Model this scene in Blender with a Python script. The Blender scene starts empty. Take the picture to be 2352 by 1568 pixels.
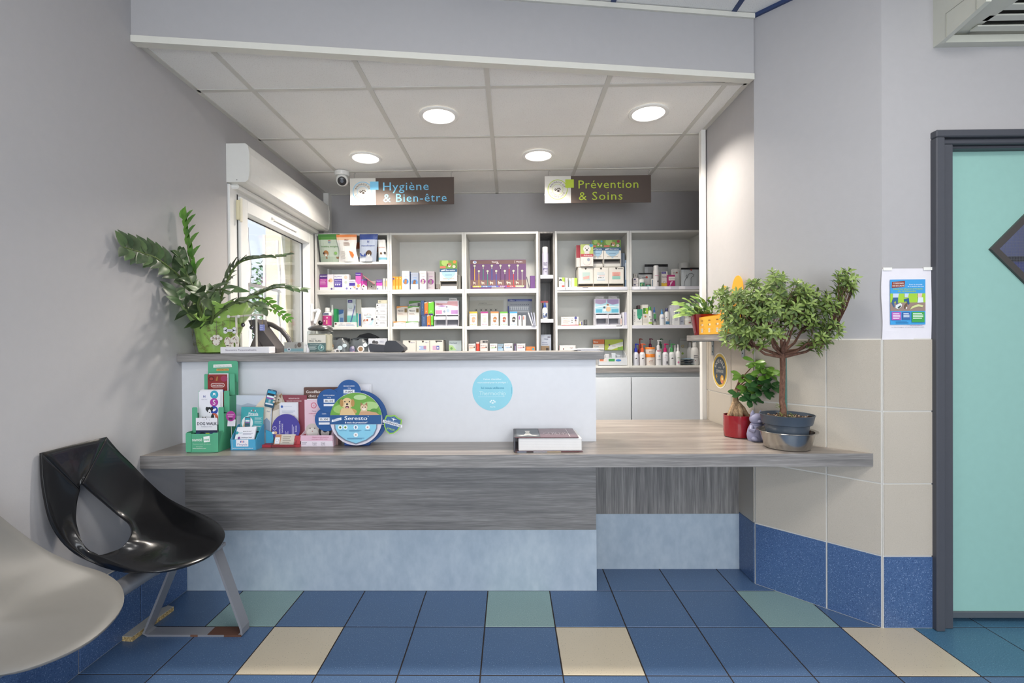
import bpy, math, random
from mathutils import Vector, Matrix
PI = math.pi
random.seed(7)
SC = bpy.context.scene
COL = SC.collection

# ---------------------------------------------------------------- camera
F_PX, CX, CY, EYE = 1116.5, 1157.0, 791.2, Vector((0, 0, 1.2116))
RIGHT = Vector((0.99988834, 0.01335709, -0.00669982))
FWD = Vector((-0.01339933, 0.99989038, -0.00629996))
UP = Vector((0.00661493, 0.00638903, 0.99995771))
cd = bpy.data.cameras.new('camera'); cam = bpy.data.objects.new('camera', cd); COL.objects.link(cam)
cd.sensor_width = 36.0; cd.lens = F_PX / 2352 * 36.0
cd.shift_x = (1176 - CX) / 2352; cd.shift_y = (CY - 784) / 2352
cd.clip_start = 0.05
cam.matrix_world = Matrix(((RIGHT.x, UP.x, -FWD.x, EYE.x), (RIGHT.y, UP.y, -FWD.y, EYE.y), (RIGHT.z, UP.z, -FWD.z, EYE.z), (0, 0, 0, 1)))
SC.camera = cam

# ---------------------------------------------------------------- world, lamps, exposure
SC.view_settings.view_transform = 'Standard'; SC.view_settings.look = 'None'
SC.view_settings.gamma = 1.0; SC.view_settings.use_curve_mapping = False
SC.view_settings.exposure = 0.14
wd = bpy.data.worlds.new('sky'); SC.world = wd; wd.use_nodes = True
nt = wd.node_tree; bg = nt.nodes['Background']
tc = nt.nodes.new('ShaderNodeTexCoord'); sp = nt.nodes.new('ShaderNodeSeparateXYZ'); rp = nt.nodes.new('ShaderNodeValToRGB')
nt.links.new(tc.outputs['Generated'], sp.inputs[0]); nt.links.new(sp.outputs['Z'], rp.inputs[0]); nt.links.new(rp.outputs[0], bg.inputs[0])
rp.color_ramp.elements[0].color = (0.86, 0.92, 1, 1); rp.color_ramp.elements[1].color = (0.45, 0.65, 1, 1); rp.color_ramp.elements[1].position = 0.9
bg.inputs[1].default_value = 1.15

def lamp(name, kind, loc, energy, color, size=None, size_y=None, rot=(0, 0, 0), shape='RECTANGLE', spread=None):
    l = bpy.data.lights.new(name, kind); o = bpy.data.objects.new(name, l); COL.objects.link(o)
    l.energy = energy; l.color = color; o.location = loc; o.rotation_euler = rot
    if kind == 'AREA':
        l.shape = shape; l.size = size
        if size_y: l.size_y = size_y
        if spread: l.spread = spread
    return o
SPOTS = [(-0.397, 2.769), (0.79, 2.77), (-1.0, 3.386), (0.203, 3.377)]
for i, (x, y) in enumerate(SPOTS):
    lamp('downlight_lamp', 'AREA', (x, y, 2.485), (17, 13, 15, 16)[i], (1.0, 0.92, 0.82), 0.17, shape='DISK', spread=2.3)
for x, y in ((-0.1, 0.7), (1.6, 0.7), (-0.1, -1.4), (1.6, -1.4)):
    lamp('waiting_room_fill_light', 'AREA', (x, y, 2.785), 16, (1.0, 0.97, 0.94), 0.58, 0.58)  # unseen ceiling panel lights, added to brighten the waiting room
lamp('daylight_through_front_window', 'AREA', (0.6, -3.35, 1.35), 125, (0.90, 0.95, 1.0), 3.4, 2.2, rot=(PI / 2, 0, 0))
lamp('fill_light_behind_door', 'AREA', (2.9, 2.8, 2.45), 14, (0.9, 0.93, 1.0), 0.5, 0.5)  # unseen lamp, added to brighten what shows through the door glass
sun = bpy.data.lights.new('sun', 'SUN'); so = bpy.data.objects.new('sun', sun); COL.objects.link(so)
sun.energy = 5.0; sun.angle = 0.02; sun.color = (1, 0.95, 0.87)
so.rotation_euler = Vector((0.06, 0.72, -0.69)).to_track_quat('-Z', 'Y').to_euler()

# ---------------------------------------------------------------- materials
def lin(c): return c / 12.92 if c <= 0.04045 else ((c + 0.055) / 1.055) ** 2.4
def hexc(h):
    h = h.lstrip('#'); return tuple(lin(int(h[i:i + 2], 16) / 255) for i in (0, 2, 4)) + (1,)
_mats = {}
def M(h, rough=0.55, metal=0.0, alpha=1.0, bump=0.0, coat=0.0, var=0.012):
    """plain coloured surface with a faint procedural mottling"""
    key = (h, rough, metal, alpha, bump, coat)
    if key in _mats: return _mats[key]
    m = bpy.data.materials.new('surface_' + h); m.use_nodes = True; t = m.node_tree; b = t.nodes['Principled BSDF']
    c = hexc(h)
    g = t.nodes.new('ShaderNodeNewGeometry'); n = t.nodes.new('ShaderNodeTexNoise'); n.inputs['Scale'].default_value = 30
    r = t.nodes.new('ShaderNodeValToRGB'); t.links.new(g.outputs['Position'], n.inputs['Vector']); t.links.new(n.outputs[0], r.inputs[0])
    r.color_ramp.elements[0].position = .3; r.color_ramp.elements[1].position = .7
    r.color_ramp.elements[0].color = tuple(v * (1 - var) for v in c[:3]) + (1,); r.color_ramp.elements[1].color = tuple(min(1, v * (1 + var)) for v in c[:3]) + (1,)
    t.links.new(r.outputs[0], b.inputs['Base Color'])
    b.inputs['Roughness'].default_value = rough; b.inputs['Metallic'].default_value = metal; b.inputs['Coat Weight'].default_value = coat
    if bump:
        n2 = t.nodes.new('ShaderNodeTexNoise'); n2.inputs['Scale'].default_value = 160; t.links.new(g.outputs['Position'], n2.inputs['Vector'])
        bp = t.nodes.new('ShaderNodeBump'); bp.inputs['Strength'].default_value = bump; bp.inputs['Distance'].default_value = 0.004
        t.links.new(n2.outputs[0], bp.inputs['Height']); t.links.new(bp.outputs[0], b.inputs['Normal'])
    if alpha < 1: b.inputs['Alpha'].default_value = alpha
    _mats[key] = m; return m
def mat_speckle(name, base, light, dark, scale=260, rough=0.35, amt=(0.36, 0.66)):
    m = bpy.data.materials.new(name); m.use_nodes = True; t = m.node_tree; b = t.nodes['Principled BSDF']
    g = t.nodes.new('ShaderNodeNewGeometry'); n = t.nodes.new('ShaderNodeTexNoise'); n.inputs['Scale'].default_value = scale; n.inputs['Detail'].default_value = 1
    r = t.nodes.new('ShaderNodeValToRGB'); e = r.color_ramp.elements
    e[0].position = amt[0] - .05; e[0].color = hexc(dark); e[1].position = amt[0]; e[1].color = hexc(base)
    a = e.new(amt[1]); a.color = hexc(base); a = e.new(amt[1] + .05); a.color = hexc(light)
    t.links.new(g.outputs['Position'], n.inputs['Vector']); t.links.new(n.outputs[0], r.inputs[0])
    n3 = t.nodes.new('ShaderNodeTexNoise'); n3.inputs['Scale'].default_value = 5; t.links.new(g.outputs['Position'], n3.inputs['Vector'])
    mx = t.nodes.new('ShaderNodeMix'); mx.data_type = 'RGBA'; mx.blend_type = 'MULTIPLY'; mx.inputs[0].default_value = 0.08
    t.links.new(r.outputs[0], mx.inputs[6]); t.links.new(n3.outputs[0], mx.inputs[7]); t.links.new(mx.outputs[2], b.inputs['Base Color'])
    b.inputs['Roughness'].default_value = rough
    return m
def mat_wood(name, sx, sy, sz, c0, c1, c2, rough=0.42):
    m = bpy.data.materials.new(name); m.use_nodes = True; t = m.node_tree; b = t.nodes['Principled BSDF']
    g = t.nodes.new('ShaderNodeNewGeometry'); mp = t.nodes.new('ShaderNodeMapping'); mp.inputs['Scale'].default_value = (sx, sy, sz)
    n = t.nodes.new('ShaderNodeTexNoise'); n.inputs['Scale'].default_value = 1.0; n.inputs['Detail'].default_value = 6; n.inputs['Roughness'].default_value = .62
    mp2 = t.nodes.new('ShaderNodeMapping'); mp2.inputs['Scale'].default_value = (sx * 5, sy * 5, sz * 5)
    n2 = t.nodes.new('ShaderNodeTexNoise'); n2.inputs['Scale'].default_value = 1.0; n2.inputs['Detail'].default_value = 3
    t.links.new(g.outputs['Position'], mp.inputs[0]); t.links.new(mp.outputs[0], n.inputs['Vector'])
    t.links.new(g.outputs['Position'], mp2.inputs[0]); t.links.new(mp2.outputs[0], n2.inputs['Vector'])
    ad = t.nodes.new('ShaderNodeMath'); ad.operation = 'MULTIPLY_ADD'; ad.inputs[1].default_value = 0.4
    s = t.nodes.new('ShaderNodeMath'); s.operation = 'MULTIPLY'; s.inputs[1].default_value = .6
    t.links.new(n.outputs[0], s.inputs[0]); t.links.new(n2.outputs[0], ad.inputs[0]); t.links.new(s.outputs[0], ad.inputs[2])
    r = t.nodes.new('ShaderNodeValToRGB'); e = r.color_ramp.elements
    e[0].position = .36; e[0].color = hexc(c0); e[1].position = .64; e[1].color = hexc(c2); a = e.new(.5); a.color = hexc(c1)
    t.links.new(ad.outputs[0], r.inputs[0]); t.links.new(r.outputs[0], b.inputs['Base Color'])
    b.inputs['Roughness'].default_value = rough
    bp = t.nodes.new('ShaderNodeBump'); bp.inputs['Strength'].default_value = .15; bp.inputs['Distance'].default_value = .002
    t.links.new(ad.outputs[0], bp.inputs['Height']); t.links.new(bp.outputs[0], b.inputs['Normal'])
    return m
def mat_glass(name, tint=(1, 1, 1, 1), refl=0.08, rough=0.0):
    m = bpy.data.materials.new(name); m.use_nodes = True; t = m.node_tree; t.nodes.remove(t.nodes['Principled BSDF'])
    a = t.nodes.new('ShaderNodeBsdfTransparent'); a.inputs[0].default_value = tint
    g = t.nodes.new('ShaderNodeBsdfGlossy'); g.inputs['Roughness'].default_value = rough
    lw = t.nodes.new('ShaderNodeLayerWeight'); lw.inputs[0].default_value = .5; pw = t.nodes.new('ShaderNodeMath'); pw.operation = 'POWER'; pw.inputs[1].default_value = 4
    ml = t.nodes.new('ShaderNodeMath'); ml.operation = 'MULTIPLY_ADD'; ml.inputs[1].default_value = .7; ml.inputs[2].default_value = refl / 2
    x = t.nodes.new('ShaderNodeMixShader'); t.links.new(lw.outputs['Facing'], pw.inputs[0]); t.links.new(pw.outputs[0], ml.inputs[0]); t.links.new(ml.outputs[0], x.inputs[0])
    t.links.new(a.outputs[0], x.inputs[1]); t.links.new(g.outputs[0], x.inputs[2]); t.links.new(x.outputs[0], t.nodes['Material Output'].inputs[0])
    return m
def mat_emit(name, h, s):
    m = bpy.data.materials.new(name); m.use_nodes = True; b = m.node_tree.nodes['Principled BSDF']
    b.inputs['Base Color'].default_value = hexc(h); b.inputs['Emission Color'].default_value = hexc(h); b.inputs['Emission Strength'].default_value = s
    return m
def mat_leaf(name, c0, c1, rough=0.35, trans=0.15):
    m = bpy.data.materials.new(name); m.use_nodes = True; t = m.node_tree; b = t.nodes['Principled BSDF']
    g = t.nodes.new('ShaderNodeNewGeometry'); n = t.nodes.new('ShaderNodeTexNoise'); n.inputs['Scale'].default_value = 22
    r = t.nodes.new('ShaderNodeValToRGB'); r.color_ramp.elements[0].position = .35; r.color_ramp.elements[1].position = .65
    r.color_ramp.elements[0].color = hexc(c0); r.color_ramp.elements[1].color = hexc(c1)
    t.links.new(g.outputs['Position'], n.inputs['Vector']); t.links.new(n.outputs[0], r.inputs[0]); t.links.new(r.outputs[0], b.inputs['Base Color'])
    b.inputs['Roughness'].default_value = rough
    tr = t.nodes.new('ShaderNodeBsdfTranslucent'); t.links.new(r.outputs[0], tr.inputs[0]); x = t.nodes.new('ShaderNodeMixShader'); x.inputs[0].default_value = trans
    t.links.new(b.outputs[0], x.inputs[1]); t.links.new(tr.outputs[0], x.inputs[2]); t.links.new(x.outputs[0], t.nodes['Material Output'].inputs[0])
    return m

WALL = M('b0aeaf', .7, bump=.05, var=.01); WALL_D = M('9c9ca0', .7, bump=.05, var=.01)
WHITE = M('e9e8e4', .4); SHELFW = M('d3d2cd', .35); PVC = M('e8e8e6', .3)
WOOD_X = mat_wood('grey_laminate_grain_along_counter', 2.2, 60, 60, '6c6a69', '83807e', '9d9a97')
WOOD_T = mat_wood('grey_laminate_warm_lit_worktop', 1.3, 38, 38, '6f6762', '8b827b', 'a89f96', .3)  # same laminate, browner: warm ceiling light put into the colour
WOOD_Z = mat_wood('grey_laminate_upright_grain', 45, 45, 1.6, '5e5c5b', '7a7775', '9a9793')
WOOD_Y = mat_wood('grey_laminate_grain_in_depth', 45, 1.6, 45, '5e5c5b', '7d7a78', 'a09c98')
BLUE_T = mat_speckle('blue_speckled_tile', '4f6b90', '8aa2c0', '2e4564', amt=(.33, .66))
BLUE_P = mat_speckle('blue_speckled_plinth_tile', '48648f', '859cc2', '2d4470', amt=(.36, .64))
AQUA_T = mat_speckle('sea_green_speckled_tile', '8aa6a4', 'b3c8c4', '6a8786')
CREAM_T = mat_speckle('cream_speckled_tile', 'd3c6ae', 'e0d6c4', '6e6657', amt=(.31, .8))
DOOR_REFL_T = mat_speckle('blue_tile_door_reflection', '4a7692', '86a9c4', '2c5270')  # blue tile with the aqua door's reflection put into its colour
BEIGE_T = mat_speckle('beige_wall_tile', 'c2b9ab', 'cdc4b8', 'b3aa9c', scale=420, rough=.45)
GROUT_W = M('d6d4ce', .8); GROUT_D = M('2c2422', .9)
METAL_K = mat_wood('pale_blue_brushed_laminate', 7, 7, 4, '9dacba', 'a7b5c2', 'b1bec9', .45)
CEIL_P = mat_speckle('mineral_fibre_panel', 'f2f1ee', 'f8f7f5', 'dfdcd7', scale=220, rough=.9)
GLASS = mat_glass('clear_glass')

def clip_half(poly, a, b, c):
    """keep the part of the polygon where a*x + b*y <= c"""
    out = []
    for i in range(len(poly)):
        p, q = poly[i], poly[(i + 1) % len(poly)]; dp = a * p[0] + b * p[1] - c; dq = a * q[0] + b * q[1] - c
        if dp <= 0: out.append(p)
        if dp * dq < 0: t = dp / (dp - dq); out.append((p[0] + t * (q[0] - p[0]), p[1] + t * (q[1] - p[1])))
    return out
# ---------------------------------------------------------------- mesh builder
class MB:
    def __init__(s): s.v = []; s.f = []; s.m = []; s.mats = []
    def mi(s, mat):
        if mat not in s.mats: s.mats.append(mat)
        return s.mats.index(mat)
    def add(s, verts, faces, mat):
        o = len(s.v); s.v += [tuple(p) for p in verts]; i = s.mi(mat)
        for f in faces: s.f.append([o + k for k in f]); s.m.append(i)
        return s
    def box(s, x0, y0, z0, x1, y1, z1, mat):
        v = [(x0, y0, z0), (x1, y0, z0), (x1, y1, z0), (x0, y1, z0), (x0, y0, z1), (x1, y0, z1), (x1, y1, z1), (x0, y1, z1)]
        return s.add(v, [(0, 3, 2, 1), (4, 5, 6, 7), (0, 1, 5, 4), (1, 2, 6, 5), (2, 3, 7, 6), (3, 0, 4, 7)], mat)
    def cbox(s, x0, y0, z0, x1, y1, z1, mat, c=.004):
        """box with its twelve edges chamfered"""
        c = min(c, (x1 - x0) * .4, (y1 - y0) * .4, (z1 - z0) * .4); v = []; f = []; X = (x0, x1); Y = (y0, y1); Z = (z0, z1); idx = {}
        for i in (0, 1):
            for j in (0, 1):
                for k in (0, 1):
                    for a in range(3):
                        p = [X[i], Y[j], Z[k]]
                        for b, q in enumerate((i, j, k)):
                            if b != a: p[b] += c if q == 0 else -c
                        idx[i, j, k, a] = len(v); v.append(p)
        def q(a, pts, flip):
            l = [idx[p + (a,)] for p in pts]; f.append(l[::-1] if flip else l)
        for h in (0, 1):
            q(0, [(h, 0, 0), (h, 1, 0), (h, 1, 1), (h, 0, 1)], h == 0); q(1, [(0, h, 0), (0, h, 1), (1, h, 1), (1, h, 0)], h == 0)
            q(2, [(0, 0, h), (1, 0, h), (1, 1, h), (0, 1, h)], h == 0)
        for i in (0, 1):
            for j in (0, 1):
                for (k, e) in ((0, 1),):
                    f.append([idx[i, j, 0, 0], idx[i, j, 1, 0], idx[i, j, 1, 1], idx[i, j, 0, 1]])
                    f.append([idx[i, 0, j, 0], idx[i, 1, j, 0], idx[i, 1, j, 2], idx[i, 0, j, 2]])
                    f.append([idx[0, i, j, 1], idx[1, i, j, 1], idx[1, i, j, 2], idx[0, i, j, 2]])
        for i in (0, 1):
            for j in (0, 1):
                for k in (0, 1): f.append([idx[i, j, k, 0], idx[i, j, k, 1], idx[i, j, k, 2]])
        return s.add(v, f, mat)
    def prism(s, poly, O, U, V, N, mat, t=0.0):
        """flat outline (u,v) in the frame O,U,V; t > 0 extrudes it backwards along -N"""
        O, U, V, N = Vector(O), Vector(U), Vector(V), Vector(N); n = len(poly)
        a = [O + U * p[0] + V * p[1] for p in poly]
        if t == 0: return s.add(a, [list(range(n))], mat)
        b = [p - N * t for p in a]
        return s.add(a + b, [list(range(n)), list(range(2 * n - 1, n - 1, -1))] + [(i, n + i, n + (i + 1) % n, (i + 1) % n) for i in range(n)], mat)
    def lathe(s, prof, mat, c=(0, 0, 0), n=20, sx=1, sy=1, cap=True):
        v = []; f = []; m = len(prof)
        for r, z in prof:
            for i in range(n): a = 2 * PI * i / n; v.append((c[0] + r * sx * math.cos(a), c[1] + r * sy * math.sin(a), c[2] + z))
        for j in range(m - 1):
            for i in range(n): f.append((j * n + i, j * n + (i + 1) % n, (j + 1) * n + (i + 1) % n, (j + 1) * n + i))
        if cap:
            if prof[0][0] > 0: f.append(list(range(n - 1, -1, -1)))
            if prof[-1][0] > 0: f.append([(m - 1) * n + i for i in range(n)])
        return s.add(v, f, mat)
    def tube(s, pts, r, mat, n=8, cap=True):
        pts = [Vector(p) for p in pts]; rr = r if isinstance(r, (list, tuple)) else [r] * len(pts); v = []; f = []
        prev = None
        for i, p in enumerate(pts):
            d = (pts[min(i + 1, len(pts) - 1)] - pts[max(i - 1, 0)]).normalized()
            if prev is None: a = d.orthogonal().normalized()
            else: a = (prev - d * prev.dot(d)).normalized()
            prev = a; b = d.cross(a)
            for k in range(n): t = 2 * PI * k / n; v.append(p + (a * math.cos(t) + b * math.sin(t)) * rr[i])
        for i in range(len(pts) - 1):
            for k in range(n): f.append((i * n + k, i * n + (k + 1) % n, (i + 1) * n + (k + 1) % n, (i + 1) * n + k))
        if cap: f += [list(range(n - 1, -1, -1)), [(len(pts) - 1) * n + k for k in range(n)]]
        return s.add(v, f, mat)
    def sphere(s, c, r, mat, n=14, m=8, sz=1, sy=1, sx=1):
        prof = [(max(1e-5, r * math.sin(PI * j / m)), -r * sz * math.cos(PI * j / m)) for j in range(m + 1)]
        return s.lathe(prof, mat, c, n, sx=sx, sy=sy, cap=False)
    def build(s, name, parent=None, smooth=False, loc=None, label=None):
        me = bpy.data.meshes.new(name); me.from_pydata(s.v, [], s.f)
        for m in s.mats: me.materials.append(m)
        me.polygons.foreach_set('material_index', s.m)
        me.update()
        if smooth:
            me.polygons.foreach_set('use_smooth', [True] * len(me.polygons)); me.set_sharp_from_angle(angle=math.radians(40))
        o = bpy.data.objects.new(name, me); COL.objects.link(o)
        if parent is not None: o.parent = parent
        if loc is not None: o.location = loc
        if label: o['label'] = label
        return o
def thing(name, label, cat, loc=(0, 0, 0), rz=0, group=None):
    o = bpy.data.objects.new(name, None); COL.objects.link(o); o.empty_display_size = .05
    o.location = loc; o.rotation_euler = (0, 0, rz); o['label'] = label; o['category'] = cat
    if group: o['group'] = group
    return o
def tag(o, label, cat, group=None):
    o['label'] = label; o['category'] = cat
    if group: o['group'] = group
    return o
def struct(o): o['kind'] = 'structure'; return o
def copy_tree(root, loc, rz=None, label=None):
    r = root.copy(); COL.objects.link(r); r.location = loc
    if rz is not None: r.rotation_euler = (0, 0, rz)
    if label: r['label'] = label
    for ch in list(root.children):
        c = ch.copy(); COL.objects.link(c); c.parent = r
        for g in ch.children: d = g.copy(); COL.objects.link(d); d.parent = c
    return r
def ray(px, py): return FWD + RIGHT * ((px - CX) / F_PX) - UP * ((py - CY) / F_PX)
def atY(px, py, y): d = ray(px, py); return EYE + d * (y / d.y)
def atX(px, py, x): d = ray(px, py); return EYE + d * (x / d.x)
def atZ(px, py, z): d = ray(px, py); return EYE + d * ((z - EYE.z) / d.z)

# ---------------------------------------------------------------- lettering: one flat mesh per glyph, strings composed from them
_gl = {}
CHARS = "ABCDEFGHIJKLMNOPQRSTUVWXYZabcdefghijklmnopqrstuvwxyz0123456789&-,.:?!'/<>=+*()®°²€éèêëàçûôîÉÈ"
def _mk():
    cu = bpy.data.curves.new('glyph', 'FONT'); ob = bpy.data.objects.new('glyph', cu); COL.objects.link(ob)
    cu.size = 1.0; cu.resolution_u = 2; dg = bpy.context.evaluated_depsgraph_get()
    def ev(body):
        cu.body = body; bpy.context.view_layer.update(); e = ob.evaluated_get(dg); me = e.to_mesh()
        v = [(p.co.x, p.co.y) for p in me.vertices]; f = [tuple(q.vertices) for q in me.polygons]; e.to_mesh_clear(); return v, f
    w0 = max(p[0] for p in ev('||')[0])
    for ch in CHARS:
        v, f = ev(ch); x1 = max(p[0] for p in ev('|' + ch + '|')[0]); _gl[ch] = (v, f, x1 - w0)
    _gl[' '] = ([], [], _gl['n'][2] * .5)
    bpy.data.objects.remove(ob); bpy.data.curves.remove(cu)
_mk()
CAPH = max(p[1] for p in _gl['H'][0])
def twidth(t, sp=0): return sum(_gl.get(c, _gl['o'])[2] + sp for c in t)
def text(mb, t, O, U, V, size, mat, align='c', wid=None, sp=0.0, bold=0.0):
    """string on the plane O,U,V; size = height of a capital; wid squeezes it to a width"""
    O, U, V = Vector(O), Vector(U), Vector(V); k = size / CAPH; w = twidth(t, sp) * k; kx = k
    if wid: kx = k * wid / w; w = wid
    x = {'c': -w / 2, 'l': 0, 'r': -w}[align]
    N = U.cross(V)
    for c in t:
        v, f, adv = _gl.get(c, _gl['o'])
        if v:
            for b in ((0, bold * size) if bold else (0,)):
                mb.add([O + U * (x + p[0] * kx + b) + V * (p[1] * k - size / 2) + N * (b * .01) for p in v], f, mat)
        x += (adv + sp) * kx
def text_arc(mb, t, O, U, V, rad, size, mat, mid, sgn=1):
    O, U, V = Vector(O), Vector(U), Vector(V); k = size / CAPH; w = twidth(t, .12) * k / rad; a = mid + sgn * w / 2
    for c in t:
        v, f, adv = _gl.get(c, _gl['o']); da = (adv + .12) * k / rad; m = a - sgn * da / 2
        d = U * math.cos(m) + V * math.sin(m); up = d * sgn; rt = (U * math.sin(m) - V * math.cos(m)) * sgn
        base = O + d * rad
        if v: mb.add([base + rt * (p[0] - adv / 2) * k + up * (p[1] * k - size / 2) for p in v], f, mat)
        a -= sgn * da
def ell(cx, cy, rx, ry=None, n=20, a0=0, a1=2 * PI):
    ry = rx if ry is None else ry
    full = abs(a1 - a0 - 2 * PI) < 1e-6
    return [(cx + rx * math.cos(a0 + (a1 - a0) * i / (n if full else n - 1)), cy + ry * math.sin(a0 + (a1 - a0) * i / (n if full else n - 1))) for i in range(n)]
def rrect(x0, y0, x1, y1, r, n=4):
    p = []
    for cx, cy, a in ((x1 - r, y1 - r, 0), (x0 + r, y1 - r, PI / 2), (x0 + r, y0 + r, PI), (x1 - r, y0 + r, 3 * PI / 2)):
        p += [(cx + r * math.cos(a + PI / 2 * i / n), cy + r * math.sin(a + PI / 2 * i / n)) for i in range(n + 1)]
    return p
def draw(mb, O, U, V, w, h, ops, lift=.0004, step=.00012, rough=.5):
    """flat print on a w x h face: ops in fractions of the face, later ones on top"""
    O, U, V = Vector(O), Vector(U).normalized(), Vector(V).normalized(); N = U.cross(V)
    for i, op in enumerate(ops):
        P = O + N * (lift + step * i); k = op[0]; m = M(op[1], rough)
        if k == 'r': a, b, c, d = op[2:6]; mb.prism([(a * w, b * h), (c * w, b * h), (c * w, d * h), (a * w, d * h)], P, U, V, N, m)
        elif k in 'cp':
            q = op[2] if k == 'p' else ell(op[2], op[3], op[4], op[5] if len(op) > 5 else op[4] * w / h, 16)
            for e in ((1, 0, 1), (-1, 0, 0), (0, 1, 1), (0, -1, 0)): q = clip_half(q, *e) if q else q     # print ends at the edge of its face
            if len(q) > 2: mb.prism([(p[0] * w, p[1] * h) for p in q], P, U, V, N, m)
        elif k == 't':   # t, colour, u, v, cap height (of h), string, [align, width of w]
            text(mb, op[5], P + U * (op[2] * w) + V * (op[3] * h), U, V, op[4] * h, m, op[6] if len(op) > 6 else 'c', op[7] * w if len(op) > 7 else None, bold=.06)
        elif k == 'l':   # several text-like lines: colour, u0, v top, u1, n, gap
            for q in range(op[5]):
                e = op[4] - (0 if q % 3 else .12 * (op[4] - op[2])); v0 = op[3] - q * op[6]
                mb.prism([(op[2] * w, (v0 - op[6] * .45) * h), (e * w, (v0 - op[6] * .45) * h), (e * w, v0 * h), (op[2] * w, v0 * h)], P, U, V, N, m)
        elif k == 'ring':
            o = ell(op[2], op[3], op[4], op[4] * w / h, 28); q = ell(op[2], op[3], op[4] - op[5], (op[4] - op[5]) * w / h, 28)
            mb.add([P + U * (p[0] * w) + V * (p[1] * h) for p in o + q], [(j, (j + 1) % 28, 28 + (j + 1) % 28, 28 + j) for j in range(28)], m)

# ================================================================ SETTING
def slab(mb, poly, z0, z1, mat):
    n = len(poly)
    if n < 3: return
    ar = sum(poly[i][0] * poly[(i + 1) % n][1] - poly[(i + 1) % n][0] * poly[i][1] for i in range(n))
    if ar < 0: poly = poly[::-1]
    mb.add([(x, y, z0) for x, y in poly] + [(x, y, z1) for x, y in poly],
           [list(range(n - 1, -1, -1)), list(range(n, 2 * n))] + [(i, (i + 1) % n, n + (i + 1) % n, n + i) for i in range(n)], mat)
XL, C1, C2, W3Y, CEIL, HI = -1.6, (1.212, 2.426), (1.555, 2.055), 2.055, 2.5, 2.81
BACK, SHELF_Y = 4.24, 3.94
# floor with loose-laid speckled tiles
FX, FY = 0.1834, 1.7581
fl = MB(); fl.box(-1.75, -3.6, -.12, 4.1, 4.4, -.0012, GROUT_D); floor = struct(fl.build('floor'))
tile_mesh = {}
def floor_tile(i, j, mat):
    if mat not in tile_mesh:
        b = MB(); b.cbox(-.1475, -.1475, -.01, .1475, .1475, 0, mat, .0012); o = b.build('floor_tile', floor); tile_mesh[mat] = o
    else: o = tile_mesh[mat].copy(); COL.objects.link(o)
    o.location = (FX + (i + .5) * .3, FY + (j + .5) * .3, 0)
for j in range(-9, 3):
    for i in range(-6, 8):
        if j == 2 and not 0 <= i <= 3: continue
        m = BLUE_T
        if j == 1 and i % 4 == 3: m = AQUA_T
        if j == 0 and i % 4 == 0: m = CREAM_T
        if j == 0 and i >= 5 or j == 1 and i >= 5: m = DOOR_REFL_T
        if j in (-4, -8) and i % 4 == 2: m = AQUA_T
        if j in (-5, -9) and i % 4 == 1: m = CREAM_T
        floor_tile(i, j, m)
# left wall with window opening
WY0, WY1, WZ0, WZ1 = 2.745, 3.93, 0.95, 2.12
w = MB()
w.box(-1.85, -3.6, -.1, XL, WY0, 3.0, WALL); w.box(-1.85, WY1, -.1, XL, 4.4, 3.0, WALL)
w.box(-1.85, WY0, -.1, XL, WY1, WZ0, WALL); w.box(-1.85, WY0, WZ1, XL, WY1, 3.0, WALL)
wall_left = struct(w.build('wall_left'))
b = MB(); b.box(XL, -1.0, 0, XL + .004, 2.358, .303, GROUT_W); b.build('tile_backing', wall_left)
first = None
for k in range(11):
    if first is None:
        b = MB(); b.cbox(0, -.1475, .003, .009, .1475, .3, BLUE_P, .002); first = b.build('plinth_tile', wall_left); o = first
    else: o = first.copy(); COL.objects.link(o)
    o.location = (XL, FY - .15 + .3 * 2 - .3 * k, 0)
# back wall and the rest of the room behind the camera
w = MB(); w.box(-1.85, BACK, -.1, 1.9, BACK + .15, 3.0, WALL); struct(w.build('wall_back'))
w = MB(); w.box(1.67, 3.03, -.1, 1.85, BACK, 3.0, WALL); struct(w.build('wall_back_right'))
w = MB(); w.box(4.0, -3.6, -.1, 4.15, 2.3, 3.0, WALL); struct(w.build('wall_far_right'))
w = MB()
w.box(-1.85, -3.55, -.1, -1.1, -3.4, 3.0, WALL); w.box(2.3, -3.55, -.1, 4.15, -3.4, 3.0, WALL)
w.box(-1.1, -3.55, -.1, 2.3, -3.4, .25, WALL); w.box(-1.1, -3.55, 2.45, 2.3, -3.4, 3.0, WALL); struct(w.build('wall_entrance'))
w = MB()
for x in (-1.1, .03, 1.17, 2.25): w.box(x, -3.5, .25, x + .05, -3.45, 2.45, PVC)
w.box(-1.1, -3.5, .25, 2.3, -3.45, .3, PVC); w.box(-1.1, -3.5, 2.4, 2.3, -3.45, 2.45, PVC); struct(w.build('window_2'))
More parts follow.
